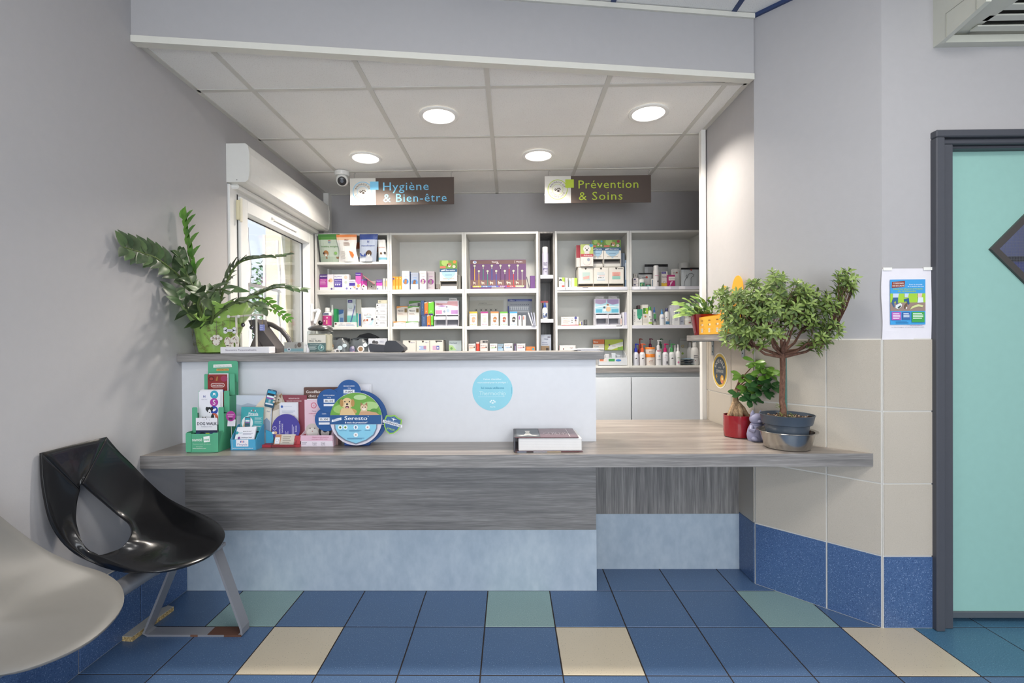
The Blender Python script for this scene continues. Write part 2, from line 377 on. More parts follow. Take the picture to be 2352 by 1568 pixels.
# right wall: return beside the shelf room, diagonal corner, strip beside the door
def tiled_wall(name, P0, P1, joints, thick, mat=WALL, tiles=True, zcut=None, lower=True):
    """wall face from P0 to P1 seen with its face on the left of the walk; joints = tile joints in metres along it"""
    P0, P1 = Vector((*P0, 0)), Vector((*P1, 0)); U = (P1 - P0).normalized(); L = (P1 - P0).length; N = Vector((U.y, -U.x, 0)); Z = Vector((0, 0, 1))
    w = MB(); w.prism([(0, -.1), (L, -.1), (L, 3.0), (0, 3.0)], P0, U, Z, N, mat, thick)
    wall = struct(w.build(name))
    b = MB(); b.prism([(0, 0), (L, 0), (L, 1.213), (0, 1.213)], P0 + N * .003, U, Z, N, GROUT_W, .003); b.build('tile_backing', wall)
    js = [0] + joints + [L]
    for a, c in zip(js[:-1], js[1:]):
        for r in range(4):
            g = .0035; b = MB()
            b.prism([(a + g, r * .303 + g), (c - g, r * .303 + g), (c - g, r * .303 + .303 - g), (a + g, r * .303 + .303 - g)], P0 + N * .007, U, Z, N, BLUE_P if r == 0 else BEIGE_T, .006)
            b.build('wall_tile', wall)
    return wall
wall_w1 = tiled_wall('wall_right', (1.212, 3.03), C1, [.06, .36], .45)
wall_w2 = tiled_wall('wall_diagonal', C1, C2, [.306], .2)
wall_w3 = tiled_wall('wall_door_side', C2, (1.772, W3Y), [], .2)
w = MB(); w.box(1.772, W3Y, 2.06, 4.0, W3Y + .2, 3.0, WALL); w.box(2.78, W3Y, -.1, 4.0, W3Y + .2, 3.0, WALL); struct(w.build('wall_door_head'))
w = MB(); w.box(1.178, 3.0, 0, 1.2045, 3.04, CEIL, WHITE); struct(w.build('trim_1'))
w = MB(); w.box(-1.6, 4.17, 1.6, -1.555, 4.24, CEIL, WHITE); struct(w.build('trim_2'))

# lower ceiling: grid of mineral panels, cut along the bulkhead
SA, SB = Vector((-1.6, 2.05)), Vector((1.212, 2.419)); sd = (SB - SA).normalized(); sn = Vector((-sd.y, sd.x))   # sn points to the back
sc_ = sn.dot(SA)
def low_clip(poly, inset=0.0): return clip_half(poly, -sn.x, -sn.y, -(sc_ + inset))
w = MB(); slab(w, low_clip([(-1.6, 2.0), (1.9, 2.0), (1.9, 4.3), (-1.6, 4.3)], .05), 2.53, 2.56, M('8a8a88', .9)); ceil = struct(w.build('ceiling_low'))
gx = [-1.6 + .0, -1.305, -.705, -.105, .495, 1.095, 1.695]; gy = [1.871, 2.471, 3.071, 3.671, 4.24]
for i in range(len(gx) - 1):
    for j in range(len(gy) - 1):
        x0, x1, y0, y1 = gx[i] + .004, gx[i + 1] - .004, gy[j] + .004, gy[j + 1] - .004
        if i == 5 and j == 2: pass
        if i == 5: x1 = min(x1, 1.66)
        p = low_clip([(x0, y0), (x1, y0), (x1, y1), (x0, y1)], .03)
        if i == 5 and j < 2: p = clip_half(p, 1, 0, 1.2) if p else p
        if i == 5 and j == 2 and y0 < 3.03: pass
        if len(p) < 3: continue
        b = MB(); slab(b, p, 2.504, 2.52, CEIL_P); b.build('ceiling_panel', ceil)
BAR = M('cfcdc6', .45); BARD = M('b9b7b0', .5)
def bar(poly, name='grid_bar', par=None, z=CEIL, m=None, h=.012):
    if len(poly) > 2: b = MB(); slab(b, poly, z, z + h, m or BAR); b.build(name, par or ceil)
for x in gx[1:-1]: bar(low_clip([(x - .012, 2.0), (x + .012, 2.0), (x + .012, 4.24), (x - .012, 4.24)], .03))
for y in gy[1:-1]:
    for i in range(len(gx) - 1):
        x0, x1 = gx[i] + .012, gx[i + 1] - .012
        if i == 5: x1 = 1.2 if y < 3.03 else 1.66
        bar(low_clip([(x0, y - .012), (x1, y - .012), (x1, y + .012), (x0, y + .012)], .03))
bar(low_clip([(-1.6, 2.0), (-1.575, 2.0), (-1.575, 4.24), (-1.6, 4.24)], .0), 'edge_bar')
bar(low_clip([(1.185, 2.3), (1.211, 2.3), (1.211, 3.04), (1.185, 3.04)], .0), 'edge_bar')
bar([(-1.575, 4.22), (1.66, 4.22), (1.66, 4.24), (-1.575, 4.24)], 'edge_bar')
# bulkhead between the two ceilings, with its painted corner beads
S3, N3 = Vector((sd.x, sd.y, 0)), Vector((-sn.x, -sn.y, 0)); SL = (SB - SA).length - .004
w = MB(); w.prism([(0, CEIL), (SL, CEIL), (SL, 2.9), (0, 2.9)], Vector((SA.x, SA.y, 0)), S3, (0, 0, 1), N3, WALL, .03); bulk = struct(w.build('wall_bulkhead'))
BEAD = M('dcdad0', .5)
b = MB(); b.prism([(0, CEIL - .008), (SL, CEIL - .008), (SL, CEIL + .02), (0, CEIL + .02)], Vector((SA.x, SA.y, 0)) + N3 * .006, S3, (0, 0, 1), N3, BEAD, .042); b.build('corner_bead', bulk)
b = MB(); b.prism([(0, HI - .022), (SL, HI - .022), (SL, HI), (0, HI)], Vector((SA.x, SA.y, 0)) + N3 * .012, S3, (0, 0, 1), N3, BEAD, .012); b.build('edge_trim', bulk)
# high ceiling of the waiting room
def hi_clip(poly):
    p = clip_half(poly, sn.x, sn.y, sc_ + .0)
    return p
w = MB(); w.box(-1.85, -3.6, 2.86, 4.15, 2.6, 2.95, M('8a8a88', .9)); hceil = struct(w.build('ceiling_high'))
NAVY = M('2c3e68', .45)
hx = [-1.6, -1.302, -.702, -.102, .498, 1.102, 1.702, 2.302, 2.902, 3.502, 4.0]; hy = [-3.4 + .2 + .6 * k for k in range(10)] + [2.6]
hy = [2.2 - .6 * k for k in range(9, -1, -1)] + [2.6]; hy = [-3.4] + hy[1:]
def hroom(p):
    p = hi_clip(p)
    # outside the diagonal corner
    d = (Vector(C2) - Vector(C1)).normalized(); n = Vector((-d.y, d.x)); c = n.dot(Vector(C1))
    p2 = clip_half(p, n.x, n.y, c) if p else p
    return clip_half(p2, 0, 1, W3Y) if p2 and min(q[0] for q in p2) > 1.5 else p2
for i in range(len(hx) - 1):
    for j in range(len(hy) - 1):
        p = hroom([(hx[i] + .004, hy[j] + .004), (hx[i + 1] - .004, hy[j] + .004), (hx[i + 1] - .004, hy[j + 1] - .004), (hx[i] + .004, hy[j + 1] - .004)])
        if len(p) < 3: continue
        b = MB(); slab(b, p, HI + .004, HI + .02, CEIL_P); b.build('ceiling_panel', hceil)
for x in hx[1:-1]: bar(hroom([(x - .012, -3.4), (x + .012, -3.4), (x + .012, 2.6), (x - .012, 2.6)]), 'grid_bar', hceil, HI, NAVY)
for y in hy[1:-1]: bar(hroom([(-1.6, y - .012), (4.0, y - .012), (4.0, y + .012), (-1.6, y + .012)]), 'grid_bar', hceil, HI, NAVY)
d2 = (Vector(C2) - Vector(C1)).normalized(); b = MB()
b.prism([(0, HI - .014), (.51, HI - .014), (.51, HI + .003), (0, HI + .003)], Vector((*C1, 0)) + Vector((d2.y, -d2.x, 0)) * .014, Vector((*d2, 0)), (0, 0, 1), Vector((d2.y, -d2.x, 0)), NAVY, .014); b.build('edge_bar', hceil)

# window in the left wall
win = struct(thing('window_1', '', '')); del win['label']; del win['category']; win.location = (XL, 0, 0)
def frame_yz(mb, x0, x1, y0, y1, z0, z1, w_, mat, wz0=None):
    wz0 = w_ if wz0 is None else wz0
    mb.cbox(x0, y0, z0, x1, y0 + w_, z1, mat, .003); mb.cbox(x0, y1 - w_, z0, x1, y1, z1, mat, .003)
    mb.cbox(x0, y0 + w_ - .002, z1 - w_, x1, y1 - w_ + .002, z1, mat, .003); mb.cbox(x0, y0 + w_ - .002, z0, x1, y1 - w_ + .002, z0 + wz0, mat, .003)
b = MB(); frame_yz(b, -.07, .012, WY0, WY1, WZ0, WZ1, .075, PVC); b.build('window_frame', win)
b = MB(); frame_yz(b, -.05, .03, WY0 + .08, WY1 - .05, WZ0 + .05, WZ1 - .05, .078, PVC); b.build('sash', win)
b = MB(); frame_yz(b, -.036, -.026, WY0 + .156, WY1 - .126, WZ0 + .126, WZ1 - .126, .007, M('3a3a3c', .6)); b.build('glazing_gasket', win)
b = MB(); b.box(-.035, WY0 + .157, WZ0 + .127, -.029, WY1 - .127, WZ1 - .127, GLASS); b.build('glass_pane', win)
b = MB(); b.box(.012, WY0 + .072, WZ0 + .04, .014, WY0 + .081, WZ1 - .04, M('2a2a2c', .6)); b.build('sash_joint', win)
b = MB(); b.cbox(.012, WY0 + .06, 1.93, .034, WY0 + .082, 2.045, M('d9cfae', .4), .004); b.tube([(.036, WY0 + .074, 1.92), (.036, WY0 + .074, 2.055)], .007, M('e5ddc4', .4)); b.build('hinge', win)
b = MB(); b.tube([(.034, 3.22, 2.031), (.034, 3.56, 2.031)], .006, M('f2f1ec', .4)); b.tube([(.034, 3.19, 2.034), (.034, 3.2, 2.034)], .008, M('cfcdc8', .4)); b.build('vent_cover', win)
b = MB(); b.cbox(.03, 3.80, 1.38, .046, 3.83, 1.52, PVC, .005); b.tube([(.04, 3.815, 1.46), (.09, 3.815, 1.47), (.105, 3.79, 1.46), (.1, 3.76, 1.42), (.09, 3.74, 1.36)], [.012, .012, .014, .013, .009], M('f4f4f2', .3)); b.build('window_handle', win)
b = MB(); b.box(-.25, WY1 - .015, WZ0, -.07, WY1, WZ1, M('e2ddcf', .7)); b.box(-.2, WY1 - .05, WZ0, -.16, WY1 - .014, WZ1, M('d8cfae', .5)); b.box(-.27, WY0, WZ0 - .04, -.06, WY1, WZ0, M('cfcabd', .7)); b.build('window_reveal', win)
# roller shutter box over the window
t = thing('shutter_box', 'white roller shutter box running above the side window', 'shutter box', (XL, 2.735, 2.124))
prof = [(0, 0), (.105, 0), (.122, .012), (.13, .06), (.13, .16), (.122, .205), (.108, .218), (0, .218)]
b = MB(); L = 1.235; b.prism([(p[0], p[1]) for p in prof], (0, 0.02, 0), (1, 0, 0), (0, 0, 1), (0, -1, 0), WHITE, L - .04); b.build('cover', t)
for y in (0, L - .02):
    b = MB(); b.prism([(p[0] * 1.02, p[1]) for p in prof], (0, y, 0), (1, 0, 0), (0, 0, 1), (0, -1, 0), M('e2e1dc', .4), .02); b.tube([(.06, y - .001, .012), (.06, y + .002, .012)], .003, M('777777')); b.build('end_cap', t)
b = MB(); b.cbox(0, .03, -.028, .05, L - .03, 0.0, WHITE, .008); b.build('lower_rail', t)

# outside the window
b = MB(); b.box(-9, -4, -.4, -1.9, 12, -.1, M('b9b0a0', .9)); struct(b.build('ground'))
STUCCO = M('e2d3c0', .95, bump=1.0)
b = MB(); b.box(-2.33, 4.62, -.1, -1.85, 4.9, 3.4, STUCCO); struct(b.build('wall_outside'))
t = thing('window_grille', 'white wrought security grille of wavy bars outside the side window', 'grille', (-2.08, 3.2, .9))
IRON = M('efeeea', .5)
for k, y in enumerate((2.6, 2.85, 3.1, 3.35, 3.6, 3.85, 4.1, 4.35)):
    pts = [(0, y - 3.2 + (.022 * math.sin(q * 1.05) if k % 2 else 0), q * .09 - .3) for q in range(18)]
    b = MB(); b.tube(pts, .012, IRON, 6); b.build('bar', t)
for y in (-.6, 1.13):
    for z in (.02, .78): b = MB(); b.box(0, y - .008, z - .008, .232, y + .008, z + .008, IRON); b.build('wall_bracket', t)
for z in (0.02, .78): b = MB(); b.box(-.008, -.75, z - .012, .008, 1.3, z + .012, IRON); b.build('cross_rail', t)
rnd = random.Random(3); b = MB(); lm = (M('4f7a4a', .6), M('6d9a5c', .6), M('3d6340', .6))
for k in range(5200):
    x, y, z = rnd.uniform(-4.6, -2.6), rnd.uniform(5.2, 7.5), rnd.uniform(0, 1) ** .7 * 2.3 - .1; a = rnd.uniform(0, 6.28); s = rnd.uniform(.02, .045)
    u = Vector((math.cos(a), math.sin(a), rnd.uniform(-.5, .5))) * s; v = Vector((-math.sin(a) * .4, math.cos(a) * .4, rnd.uniform(-.6, .6))) * s
    c = Vector((x, y, z)); b.add([c - u, c + v, c + u, c - v], [(0, 1, 2, 3)], lm[k % 3])
o = b.build('hedge'); tag(o, 'green hedge seen through the side window behind the grille', 'hedge'); o['kind'] = 'stuff'

# door with diamond light, dark frame
door = struct(thing('door_1', '', '')); del door['label']; del door['category']; door.location = (1.765, 2.1, 0)
FR = M('4c4e55', .45); TEAL = M('96c2b9', .45, var=.015); AL = M('7b8085', .35, .6)
b = MB()
b.cbox(-.008, -.075, 0, .0275, .1, 2.04, FR, .004); b.cbox(.028, -.055, 0, .078, .1, 2.0175, FR, .004)
b.cbox(.9925, -.075, 0, 1.02, .1, 2.04, FR, .004); b.cbox(.94, -.055, 0, .992, .1, 2.0175, FR, .004)
b.cbox(-.008, -.075, 2.0405, 1.02, .1, 2.07, FR, .004); b.cbox(.028, -.055, 2.018, .992, .1, 2.04, FR, .004); b.cbox(.0785, -.035, 2.0065, .9395, .1, 2.0175, FR, .003)
b.build('door_frame', door)
dcx, dcz, dh = .51, 1.59, .237
b = MB(); y0, y1 = 0.0, .04; x0, x1, z0, z1 = .08, .94, .045, 2.006
o4 = [(x0, z0), (x1, z0), (x1, z1), (x0, z1)]; i4 = [(dcx, dcz - dh + .02), (dcx + dh - .02, dcz), (dcx, dcz + dh - .02), (dcx - dh + .02, dcz)]
ob = [(dcx, z0), (x1, z0), (x1, dcz), (x1, z1), (dcx, z1), (x0, z1), (x0, dcz), (x0, z0)]
for yy in (y0, y1):
    v = [(p[0], yy, p[1]) for p in ob + i4]; fs = [(0, 1, 2, 9, 8), (2, 3, 4, 10, 9), (4, 5, 6, 11, 10), (6, 7, 0, 8, 11)]
    b.add(v, fs if yy == y0 else [f[::-1] for f in fs], TEAL)
b.add([(p[0], y, p[1]) for y in (y0, y1) for p in o4], [(0, 4, 5, 1), (1, 5, 6, 2), (2, 6, 7, 3), (3, 7, 4, 0)], TEAL)
b.build('door_leaf', door)
def ring(mb, poly_o, poly_i, y0, y1, mat):
    n = len(poly_o); v = [(p[0], y, p[1]) for y in (y0, y1) for p in poly_o + poly_i]; f = []
    for i in range(n):
        j = (i + 1) % n; f += [(i, j, n + j, n + i), (2 * n + j, 2 * n + i, 3 * n + i, 3 * n + j), (j, i, 2 * n + i, 2 * n + j), (n + i, n + j, 3 * n + j, 3 * n + i)]
    mb.add(v, f, mat)
dia = lambda h: [(dcx, dcz - h), (dcx + h, dcz), (dcx, dcz + h), (dcx - h, dcz)]
b = MB(); ring(b, dia(dh), dia(dh - .036), -.012, .05, M('4a4644', .4)); b.build('window_frame', door)
b = MB(); b.prism(dia(dh - .034), (0, .02, 0), (1, 0, 0), (0, 0, 1), (0, -1, 0), mat_glass('wired_glass', (.85, .87, .9, 1), .16), .006); b.build('glass_pane', door)
b = MB(); hh = dh - .04
for k in range(-15, 16):
    s = k * .0125
    b.tube([(dcx + s - (hh - abs(s)) * 0, .028, dcz - (hh - abs(s))), (dcx + s, .028, dcz + (hh - abs(s)))], .0005, M('888888'), 3, False)
    b.tube([(dcx - (hh - abs(s)), .028, dcz + s), (dcx + (hh - abs(s)), .028, dcz + s)], .0005, M('888888'), 3, False)
o = b.build('wire_mesh', door); o['kind'] = 'stuff'
b = MB(); b.cbox(.08, -.008, .018, .94, .045, .046, AL, .003); b.build('threshold_strip', door)
b = MB(); b.cbox(.83, -.03, 1.0, .87, 0, 1.2, AL, .004); b.tube([(.85, -.02, 1.1), (.85, -.07, 1.1), (.75, -.07, 1.1)], .009, AL); b.build('door_handle', door)
# room behind the door, seen through its glass
w = MB(); w.box(1.8, 3.3, -.1, 3.9, 3.4, 2.6, M('6a6f90', .8)); w.box(1.75, 2.3, -.1, 1.86, 3.3, 2.6, M('8d90a5', .8)); w.box(3.8, 2.3, -.1, 3.9, 3.3, 2.6, M('8d90a5', .8)); w.box(1.75, 2.25, 2.5, 3.9, 3.4, 2.6, M('9a9aa0', .8)); struct(w.build('wall_behind_door'))
b = MB(); b.box(2.5, 3.26, 1.0, 3.7, 3.299, 1.72, M('4a5394', .7)); b.box(2.5, 3.255, 1.72, 3.7, 3.299, 1.75, M('2a2a2c', .7))
for z in (1.45, 1.2): b.box(2.52, 3.255, z, 3.68, 3.262, z + .1, M('8e8fae', .7))
tag(b.build('reflection_board'), 'blue board added behind the diamond door light in place of the reflection in its glass', 'notice board')  # added board, stands in for the reflection in the glass

# ================================================================ COUNTER
def Zt(z): return (0, 0, z)
t = thing('reception_counter', 'grey woodgrain reception counter with raised shelf, white upstand and pale blue kick boards', 'counter', (0, 2.36, 0))
def part(name, fn, mat=None, par=None, off=(0, -2.36, 0), **k):
    b = MB(); fn(b); b.v = [(x + off[0], y + off[1], z + off[2]) for x, y, z in b.v]; return b.build(name, par or t, **k)
part('worktop', lambda b: slab(b, [(XL, 2.073), (1.532, 2.073), (1.2, 2.43), (1.2, 2.985), (XL, 2.985)], .674, .728, WOOD_T))
part('edge_band', lambda b: b.box(XL, 2.0715, .6735, 1.5325, 2.0735, .7285, WOOD_X))
part('raised_shelf', lambda b: b.cbox(XL, 2.308, 1.124, .445, 2.61, 1.162, WOOD_X, .002))
part('upstand_panel', lambda b: b.box(XL, 2.345, .728, .411, 2.363, 1.124, M('d5d7dc', .35)))
part('front_panel', lambda b: b.box(XL, 2.36, .296, .385, 2.38, .674, WOOD_X))
part('corner_post', lambda b: b.box(.385, 2.36, .0, .411, 2.38, .674, WOOD_X))
part('kick_board', lambda b: b.box(XL, 2.357, 0, .412, 2.359, .296, METAL_K), label='pale blue brushed kick board')
part('side_panel', lambda b: b.box(.38, 2.38, 0, .411, 2.9, .674, WOOD_Z))
part('front_panel', lambda b: b.box(.411, 2.585, .293, 1.205, 2.6, .674, WOOD_Z), label='recessed panel with upright grain')
part('kick_board', lambda b: b.box(.411, 2.582, 0, 1.205, 2.586, .293, METAL_K), label='pale blue brushed kick board of the recess')
# back counter and its cupboards under the shelving
t = thing('back_cabinet', 'long white base cabinet with grey woodgrain top below the shelving', 'cabinet', (0, SHELF_Y, 0))
off = (0, -SHELF_Y, 0)
part('worktop', lambda b: b.box(-1.59, SHELF_Y, .952, 1.66, BACK - .005, .992, WOOD_X), off=off)
part('carcass', lambda b: b.box(-1.59, 3.97, .0, 1.66, BACK - .005, .952, M('c3c8cb', .5)), off=off)
for k, (x0, x1) in enumerate(((-1.58, -.93), (-.92, -.27), (-.265, .40), (.405, .975), (.98, 1.655))):
    part('door', lambda b: b.cbox(x0 + .002, SHELF_Y, .09, x1 - .002, 3.958, .915, M('d3d8de', .35), .002), off=off)

# shelving: stacked open boxes
def shelf_unit(name, x0, x1, zb, zt, shelves, label, group, m=SHELFW, th=.018, mback=None, depth=.30):
    y0 = SHELF_Y; t = thing(name, label, 'shelf unit', ((x0 + x1) / 2, y0, zb), group=group); off = (-(x0 + x1) / 2, -y0, -zb)
    part('side_panel', lambda b: b.cbox(x0, y0, zb, x0 + th, y0 + depth - .004, zt, m, .0015), par=t, off=off)
    part('side_panel', lambda b: b.cbox(x1 - th, y0, zb, x1, y0 + depth - .004, zt, m, .0015), par=t, off=off)
    part('top_panel', lambda b: b.cbox(x0 + th, y0 + .001, zt - th, x1 - th, y0 + depth - .004, zt, m, .0015), par=t, off=off)
    part('bottom_panel', lambda b: b.cbox(x0 + th, y0 + .001, zb, x1 - th, y0 + depth - .004, zb + th, m, .0015), par=t, off=off)
    part('back_panel', lambda b: b.box(x0 + th, y0 + depth - .012, zb + th, x1 - th, y0 + depth - .004, zt - th, mback or M('d5d6d2', .5)), par=t, off=off)
    for z in shelves: part('shelf', lambda b: b.cbox(x0 + th, y0 + .003, z - .02, x1 - th, y0 + depth - .012, z, m, .0015), par=t, off=off)
    return t
ZB, ZM, ZT = .992, 1.622, 2.10
UX = [('A', -1.588, -.977), ('B', -.976, -.370), ('C', -.369, .232), ('E', .366, .966), ('F', .967, 1.57)]
place = {'A': 'farthest left, beside the window', 'B': 'second from the window', 'C': 'third from the window, left of the grey niche column', 'E': 'right of the grey niche column', 'F': 'farthest right, behind the wall corner'}
for u, x0, x1 in UX:
    shelf_unit('shelf_unit', x0, x1, ZM, ZT, [1.868] if u == 'A' else [], 'white open shelf box, upper row, ' + place[u], 'white shelf boxes')
    shelf_unit('shelf_unit', x0, x1, ZB, ZM, [1.338], 'white open shelf box, lower row, ' + place[u], 'white shelf boxes')
shelf_unit('niche_column', .233, .365, ZB, 2.098, [], 'tall narrow grey woodgrain niche column between the white shelves', None, WOOD_Z, .014, WOOD_Z)
nc = [o for o in bpy.data.objects if o.name == 'niche_column'][0]
for z in (1.748, 1.392): part('shelf', lambda b: b.cbox(.247, SHELF_Y + .002, z - .03, .351, BACK - .012, z, M('c9cbd2', .4), .0015), par=nc, off=(-.299, -SHELF_Y, -ZB), label='pale grey shelf')
# shelf price strips
strips = []
for nm, x0, x1, z in (('C', -.351, .214, 1.338), ('E', .384, .948, 1.65), ('F', .985, 1.55, 1.65), ('E', .384, .948, 1.338), ('F', .985, 1.55, 1.338)):
    t = thing('price_strip', 'clear grey price strip on the shelf edge, ' + {'C': 'third unit from the window, middle shelf', 'E': 'unit right of the grey column, ', 'F': 'farthest right unit, '}[nm] + ('' if nm == 'C' else ('upper shelf' if z > 1.5 else 'middle shelf')), 'price strip', (x0, SHELF_Y - .004, z - .014), group='shelf price strips')
    b = MB(); b.box(0, 0, -.014, x1 - x0, .004, .012, M('cfd0da', .3)); b.build('rail', t)
    tks = {('C', 1.338): (1083, 1119, 1169, 1189), ('E', 1.65): (1286, 1299, 1338), ('F', 1.65): (1455, 1472, 1491, 1526, 1559), ('E', 1.338): (1415,), ('F', 1.338): ()}[nm, z]
    for px in tks:
        xx = atY(px, 700, SHELF_Y).x - x0; b = MB(); b.box(xx, -.0015, -.012, xx + .05, 0, .010, M('eeeef4', .4))
        if px in (1338, 1415): b.box(xx, -.002, .004, xx + .046, -.0015, .010, M('55555a', .5))
        b.build('price_ticket', t)

# ================================================================ CEILING THINGS
LENS = mat_emit('downlight_lens', 'fff6ea', 6.0)
where = ('in the front row over the white upstand', 'in the front row nearest the wall corner', 'in the back row near the dome camera', 'in the back row between the two hanging signs')
for (x, y), s in zip(SPOTS, where):
    t = thing('downlight', 'round white recessed downlight, lit, ' + s, 'ceiling light', (x, y, CEIL), group='recessed downlights')
    b = MB(); b.lathe([(.112, .0), (.112, -.006), (.104, -.010), (.09, -.008), (.086, .001)], M('f0efeb', .35), n=40, cap=False); b.build('trim_ring', t, smooth=True)
    b = MB(); b.lathe([(.0001, -.002), (.088, -.002)], LENS, n=40, cap=False); b.build('lens', t)
t = thing('dome_camera', 'small white dome security camera with a black lens, under the low ceiling', 'camera', (-1.262, 3.665, CEIL))
b = MB(); b.lathe([(.055, 0), (.056, -.018), (.05, -.03)], M('e9e9e6', .3), n=28); b.build('mount', t, smooth=True)
b = MB(); b.sphere((0, 0, -.062), .046, M('ededea', .25), 24, 14); b.build('ball', t, smooth=True)
b = MB(); D = Vector((.25, -.86, -.44)).normalized(); c = Vector((0, 0, -.062))
b.tube([c + D * .03, c + D * .044, c + D * .047], [.033, .031, .026], M('2b2b2f', .25), 24); b.tube([c + D * .047, c + D * .0475], .012, M('666b75', .1), 16); b.build('lens', t, smooth=True)

def sign(x0, x1, l1, l2, col, label, tilt):
    w = x1 - x0; t = thing('hanging_sign', label, 'sign', (x0, 3.67, 2.25), tilt, group='hanging department signs'); h = .203
    b = MB(); b.box(0, 0, 0, w, .006, h, M('51443d', .6)); b.box(0, -.0005, 0, w * .247, 0, h, M('d6d4ce', .8)); b.build('panel', t)
    for x in (.03, w - .02):
        b = MB(); b.tube([(x, .003, h - .006), (x, .003, h + .034), (x + .006, .003, h + .043), (x + .012, .003, h + .034)], .0012, M('8a8a88', .3, .8), 5); b.build('hook', t)
    O = Vector((0, -.002, 0)); U = Vector((1, 0, 0)); V = Vector((0, 0, 1)); mc = M(col, .7); q = w * .247; cx, cz = q * .49, h * .5
    b = MB()
    for r0, r1 in ((.075, .070), (.042, .0395)):
        n = 40; o = ell(cx, cz, r0, n=n); i = ell(cx, cz, r1, n=n); b.add([O + U * p[0] + V * p[1] for p in o + i], [(k, (k + 1) % n, n + (k + 1) % n, n + k) for k in range(n)], mc)
    dk = M('4a3c34', .5)
    text_arc(b, 'ANIMAUX DE', O + U * cx + V * cz, U, V, .056, .0135, dk, PI * .5); text_arc(b, 'COMPAGNIE', O + U * cx + V * cz, U, V, .056, .0135, dk, -PI * .5, -1)
    for (px, pz, s) in ((.006, -.002, 1.0), (-.016, .0, .55)):
        for e in ((0, -.009, .010, .0075), (-.012, .002, .004, .0055), (-.004, .009, .0042, .006), (.006, .010, .0042, .006), (.014, .004, .004, .0055)):
            b.prism([(cx + px + p[0] * s, cz + pz + p[1] * s) for p in ell(e[0], e[1], e[2], e[3], 10)], O, U, V, (0, -1, 0), dk)
    b.prism([(q - .042, h * .56), (q + .022, h * .56), (q + .022, h * .87), (q - .042, h * .87)], O - Vector((0, .0005, 0)), U, V, (0, -1, 0), mc)
    text(b, l1[0], O + U * (q + .05) + V * (h * .68), U, V, .06, mc, 'l', l1[1], .04); text(b, l2[0], O + U * (q + .056) + V * (h * .25), U, V, .06, mc, 'l', l2[1], .06)
    b.build('printing', t)
sign(-1.204, -.416, ('Hygiène', .36), ('& Bien-être', .49), '7cc4ea', 'brown and white hanging sign reading Hygiène & Bien-être in light blue', -.008)
sign(.267, 1.064, ('Prévention', .465), ('& Soins', .34), 'b4c840', 'brown and white hanging sign reading Prévention & Soins in lime green', 0)

# air conditioner over the door
t = thing('air_conditioner', 'off-white wall air conditioner with open louvres above the door', 'air conditioner', (1.768, W3Y, 2.422)); AC = M('d5d5c8', .4)
b = MB()
prof = [(0, 0), (-.03, 0), (-.225, .035), (-.235, .06), (-.235, .385), (0, .385)]
b.prism([(p[0], p[1]) for p in prof], (0, 0, 0), (0, 1, 0), (0, 0, 1), (-1, 0, 0), AC, .02)
b.prism([(p[0], p[1]) for p in prof], (1.14, 0, 0), (0, 1, 0), (0, 0, 1), (-1, 0, 0), AC, .02)
b.box(.02, -.235, .33, 1.12, 0, .385, AC); b.box(.02, -.235, .2, 1.12, -.2, .385, AC); b.box(.02, -.01, .03, 1.12, 0, .385, AC); b.box(.02, -.035, 0.0005, 1.1199, 0, .03, AC)
b.box(.02, -.235, .04, .12, -.02, .2, AC); b.build('housing', t)
b = MB(); b.box(.1, -.2, .08, 1.1, -.03, .085, M('2f2d2a', .7)); b.build('outlet_recess', t)
for k, (y, z, r) in enumerate(((-.07, .03, .35), (-.12, .04, .3), (-.17, .048, .25), (-.215, .058, .2))):
    b = MB(); b.box(.1, y - .018, z, 1.1, y + .014, z + .006, M('dcdcd0', .35)); b.build('louvre', t)
b = MB(); b.box(.1, -.24, .075, 1.1, -.2, .2, M('e0e0d6', .35)); b.build('front_flap', t)
b = MB()
for p in ([(-.24 + .0, .0)],): pass
b.box(-.0012, -.19, .03, 0, -.188, .38, M('a9a99c', .5)); b.box(-.0012, -.19, .1, 0, -.06, .102, M('a9a99c', .5)); b.box(-.0012, -.062, .005, 0, -.06, .102, M('a9a99c', .5)); b.build('casing_seam', t)

# ================================================================ SEATING along the left wall
OUT = [(-1.575, 1.867, .851), (-1.565, 1.911, .787), (-1.55, 1.957, .725), (-1.52, 2.011, .637), (-1.48, 2.057, .558), (-1.42, 2.092, .501), (-1.36, 2.13, .453), (-1.28, 2.10, .428), (-1.205, 2.022, .413), (-1.166, 1.923, .405), (-1.165, 1.824, .4), (-1.22, 1.736, .4), (-1.308, 1.705, .402), (-1.425, 1.715, .41)]
OUT += [tuple(atX(200, 1285, -1.50)), tuple(atX(150, 1248, -1.545)), tuple(atX(118, 1200, -1.565)), tuple(atX(103, 1145, -1.575)), tuple(atX(95, 1090, -1.583)), tuple(atX(93, 1040, -1.588))]
INN = [tuple(atX(*p)) for p in ((188, 1110, -1.56), (210, 1130, -1.55), (240, 1155, -1.53), (272, 1182, -1.50), (295, 1200, -1.46), (302, 1215, -1.43), (302, 1226, -1.415), (297, 1237, -1.41), (290, 1246, -1.41), (278, 1258, -1.42), (262, 1266, -1.435), (245, 1272, -1.45), (230, 1275, -1.465), (214, 1270, -1.485), (203, 1264, -1.50), (190, 1247, -1.52), (181, 1225, -1.54), (173, 1195, -1.56), (175, 1155, -1.57), (182, 1125, -1.568))]
def cr(P, t):
    n = len(P); i = int(math.floor(t)); f = t - i; p = [Vector(P[max(0, min(n - 1, i + k))]) for k in (-1, 0, 1, 2)]
    return .5 * ((2 * p[1]) + (-p[0] + p[2]) * f + (2 * p[0] - 5 * p[1] + 4 * p[2] - p[3]) * f * f + (-p[0] + 3 * p[1] - 3 * p[2] + p[3]) * f ** 3)
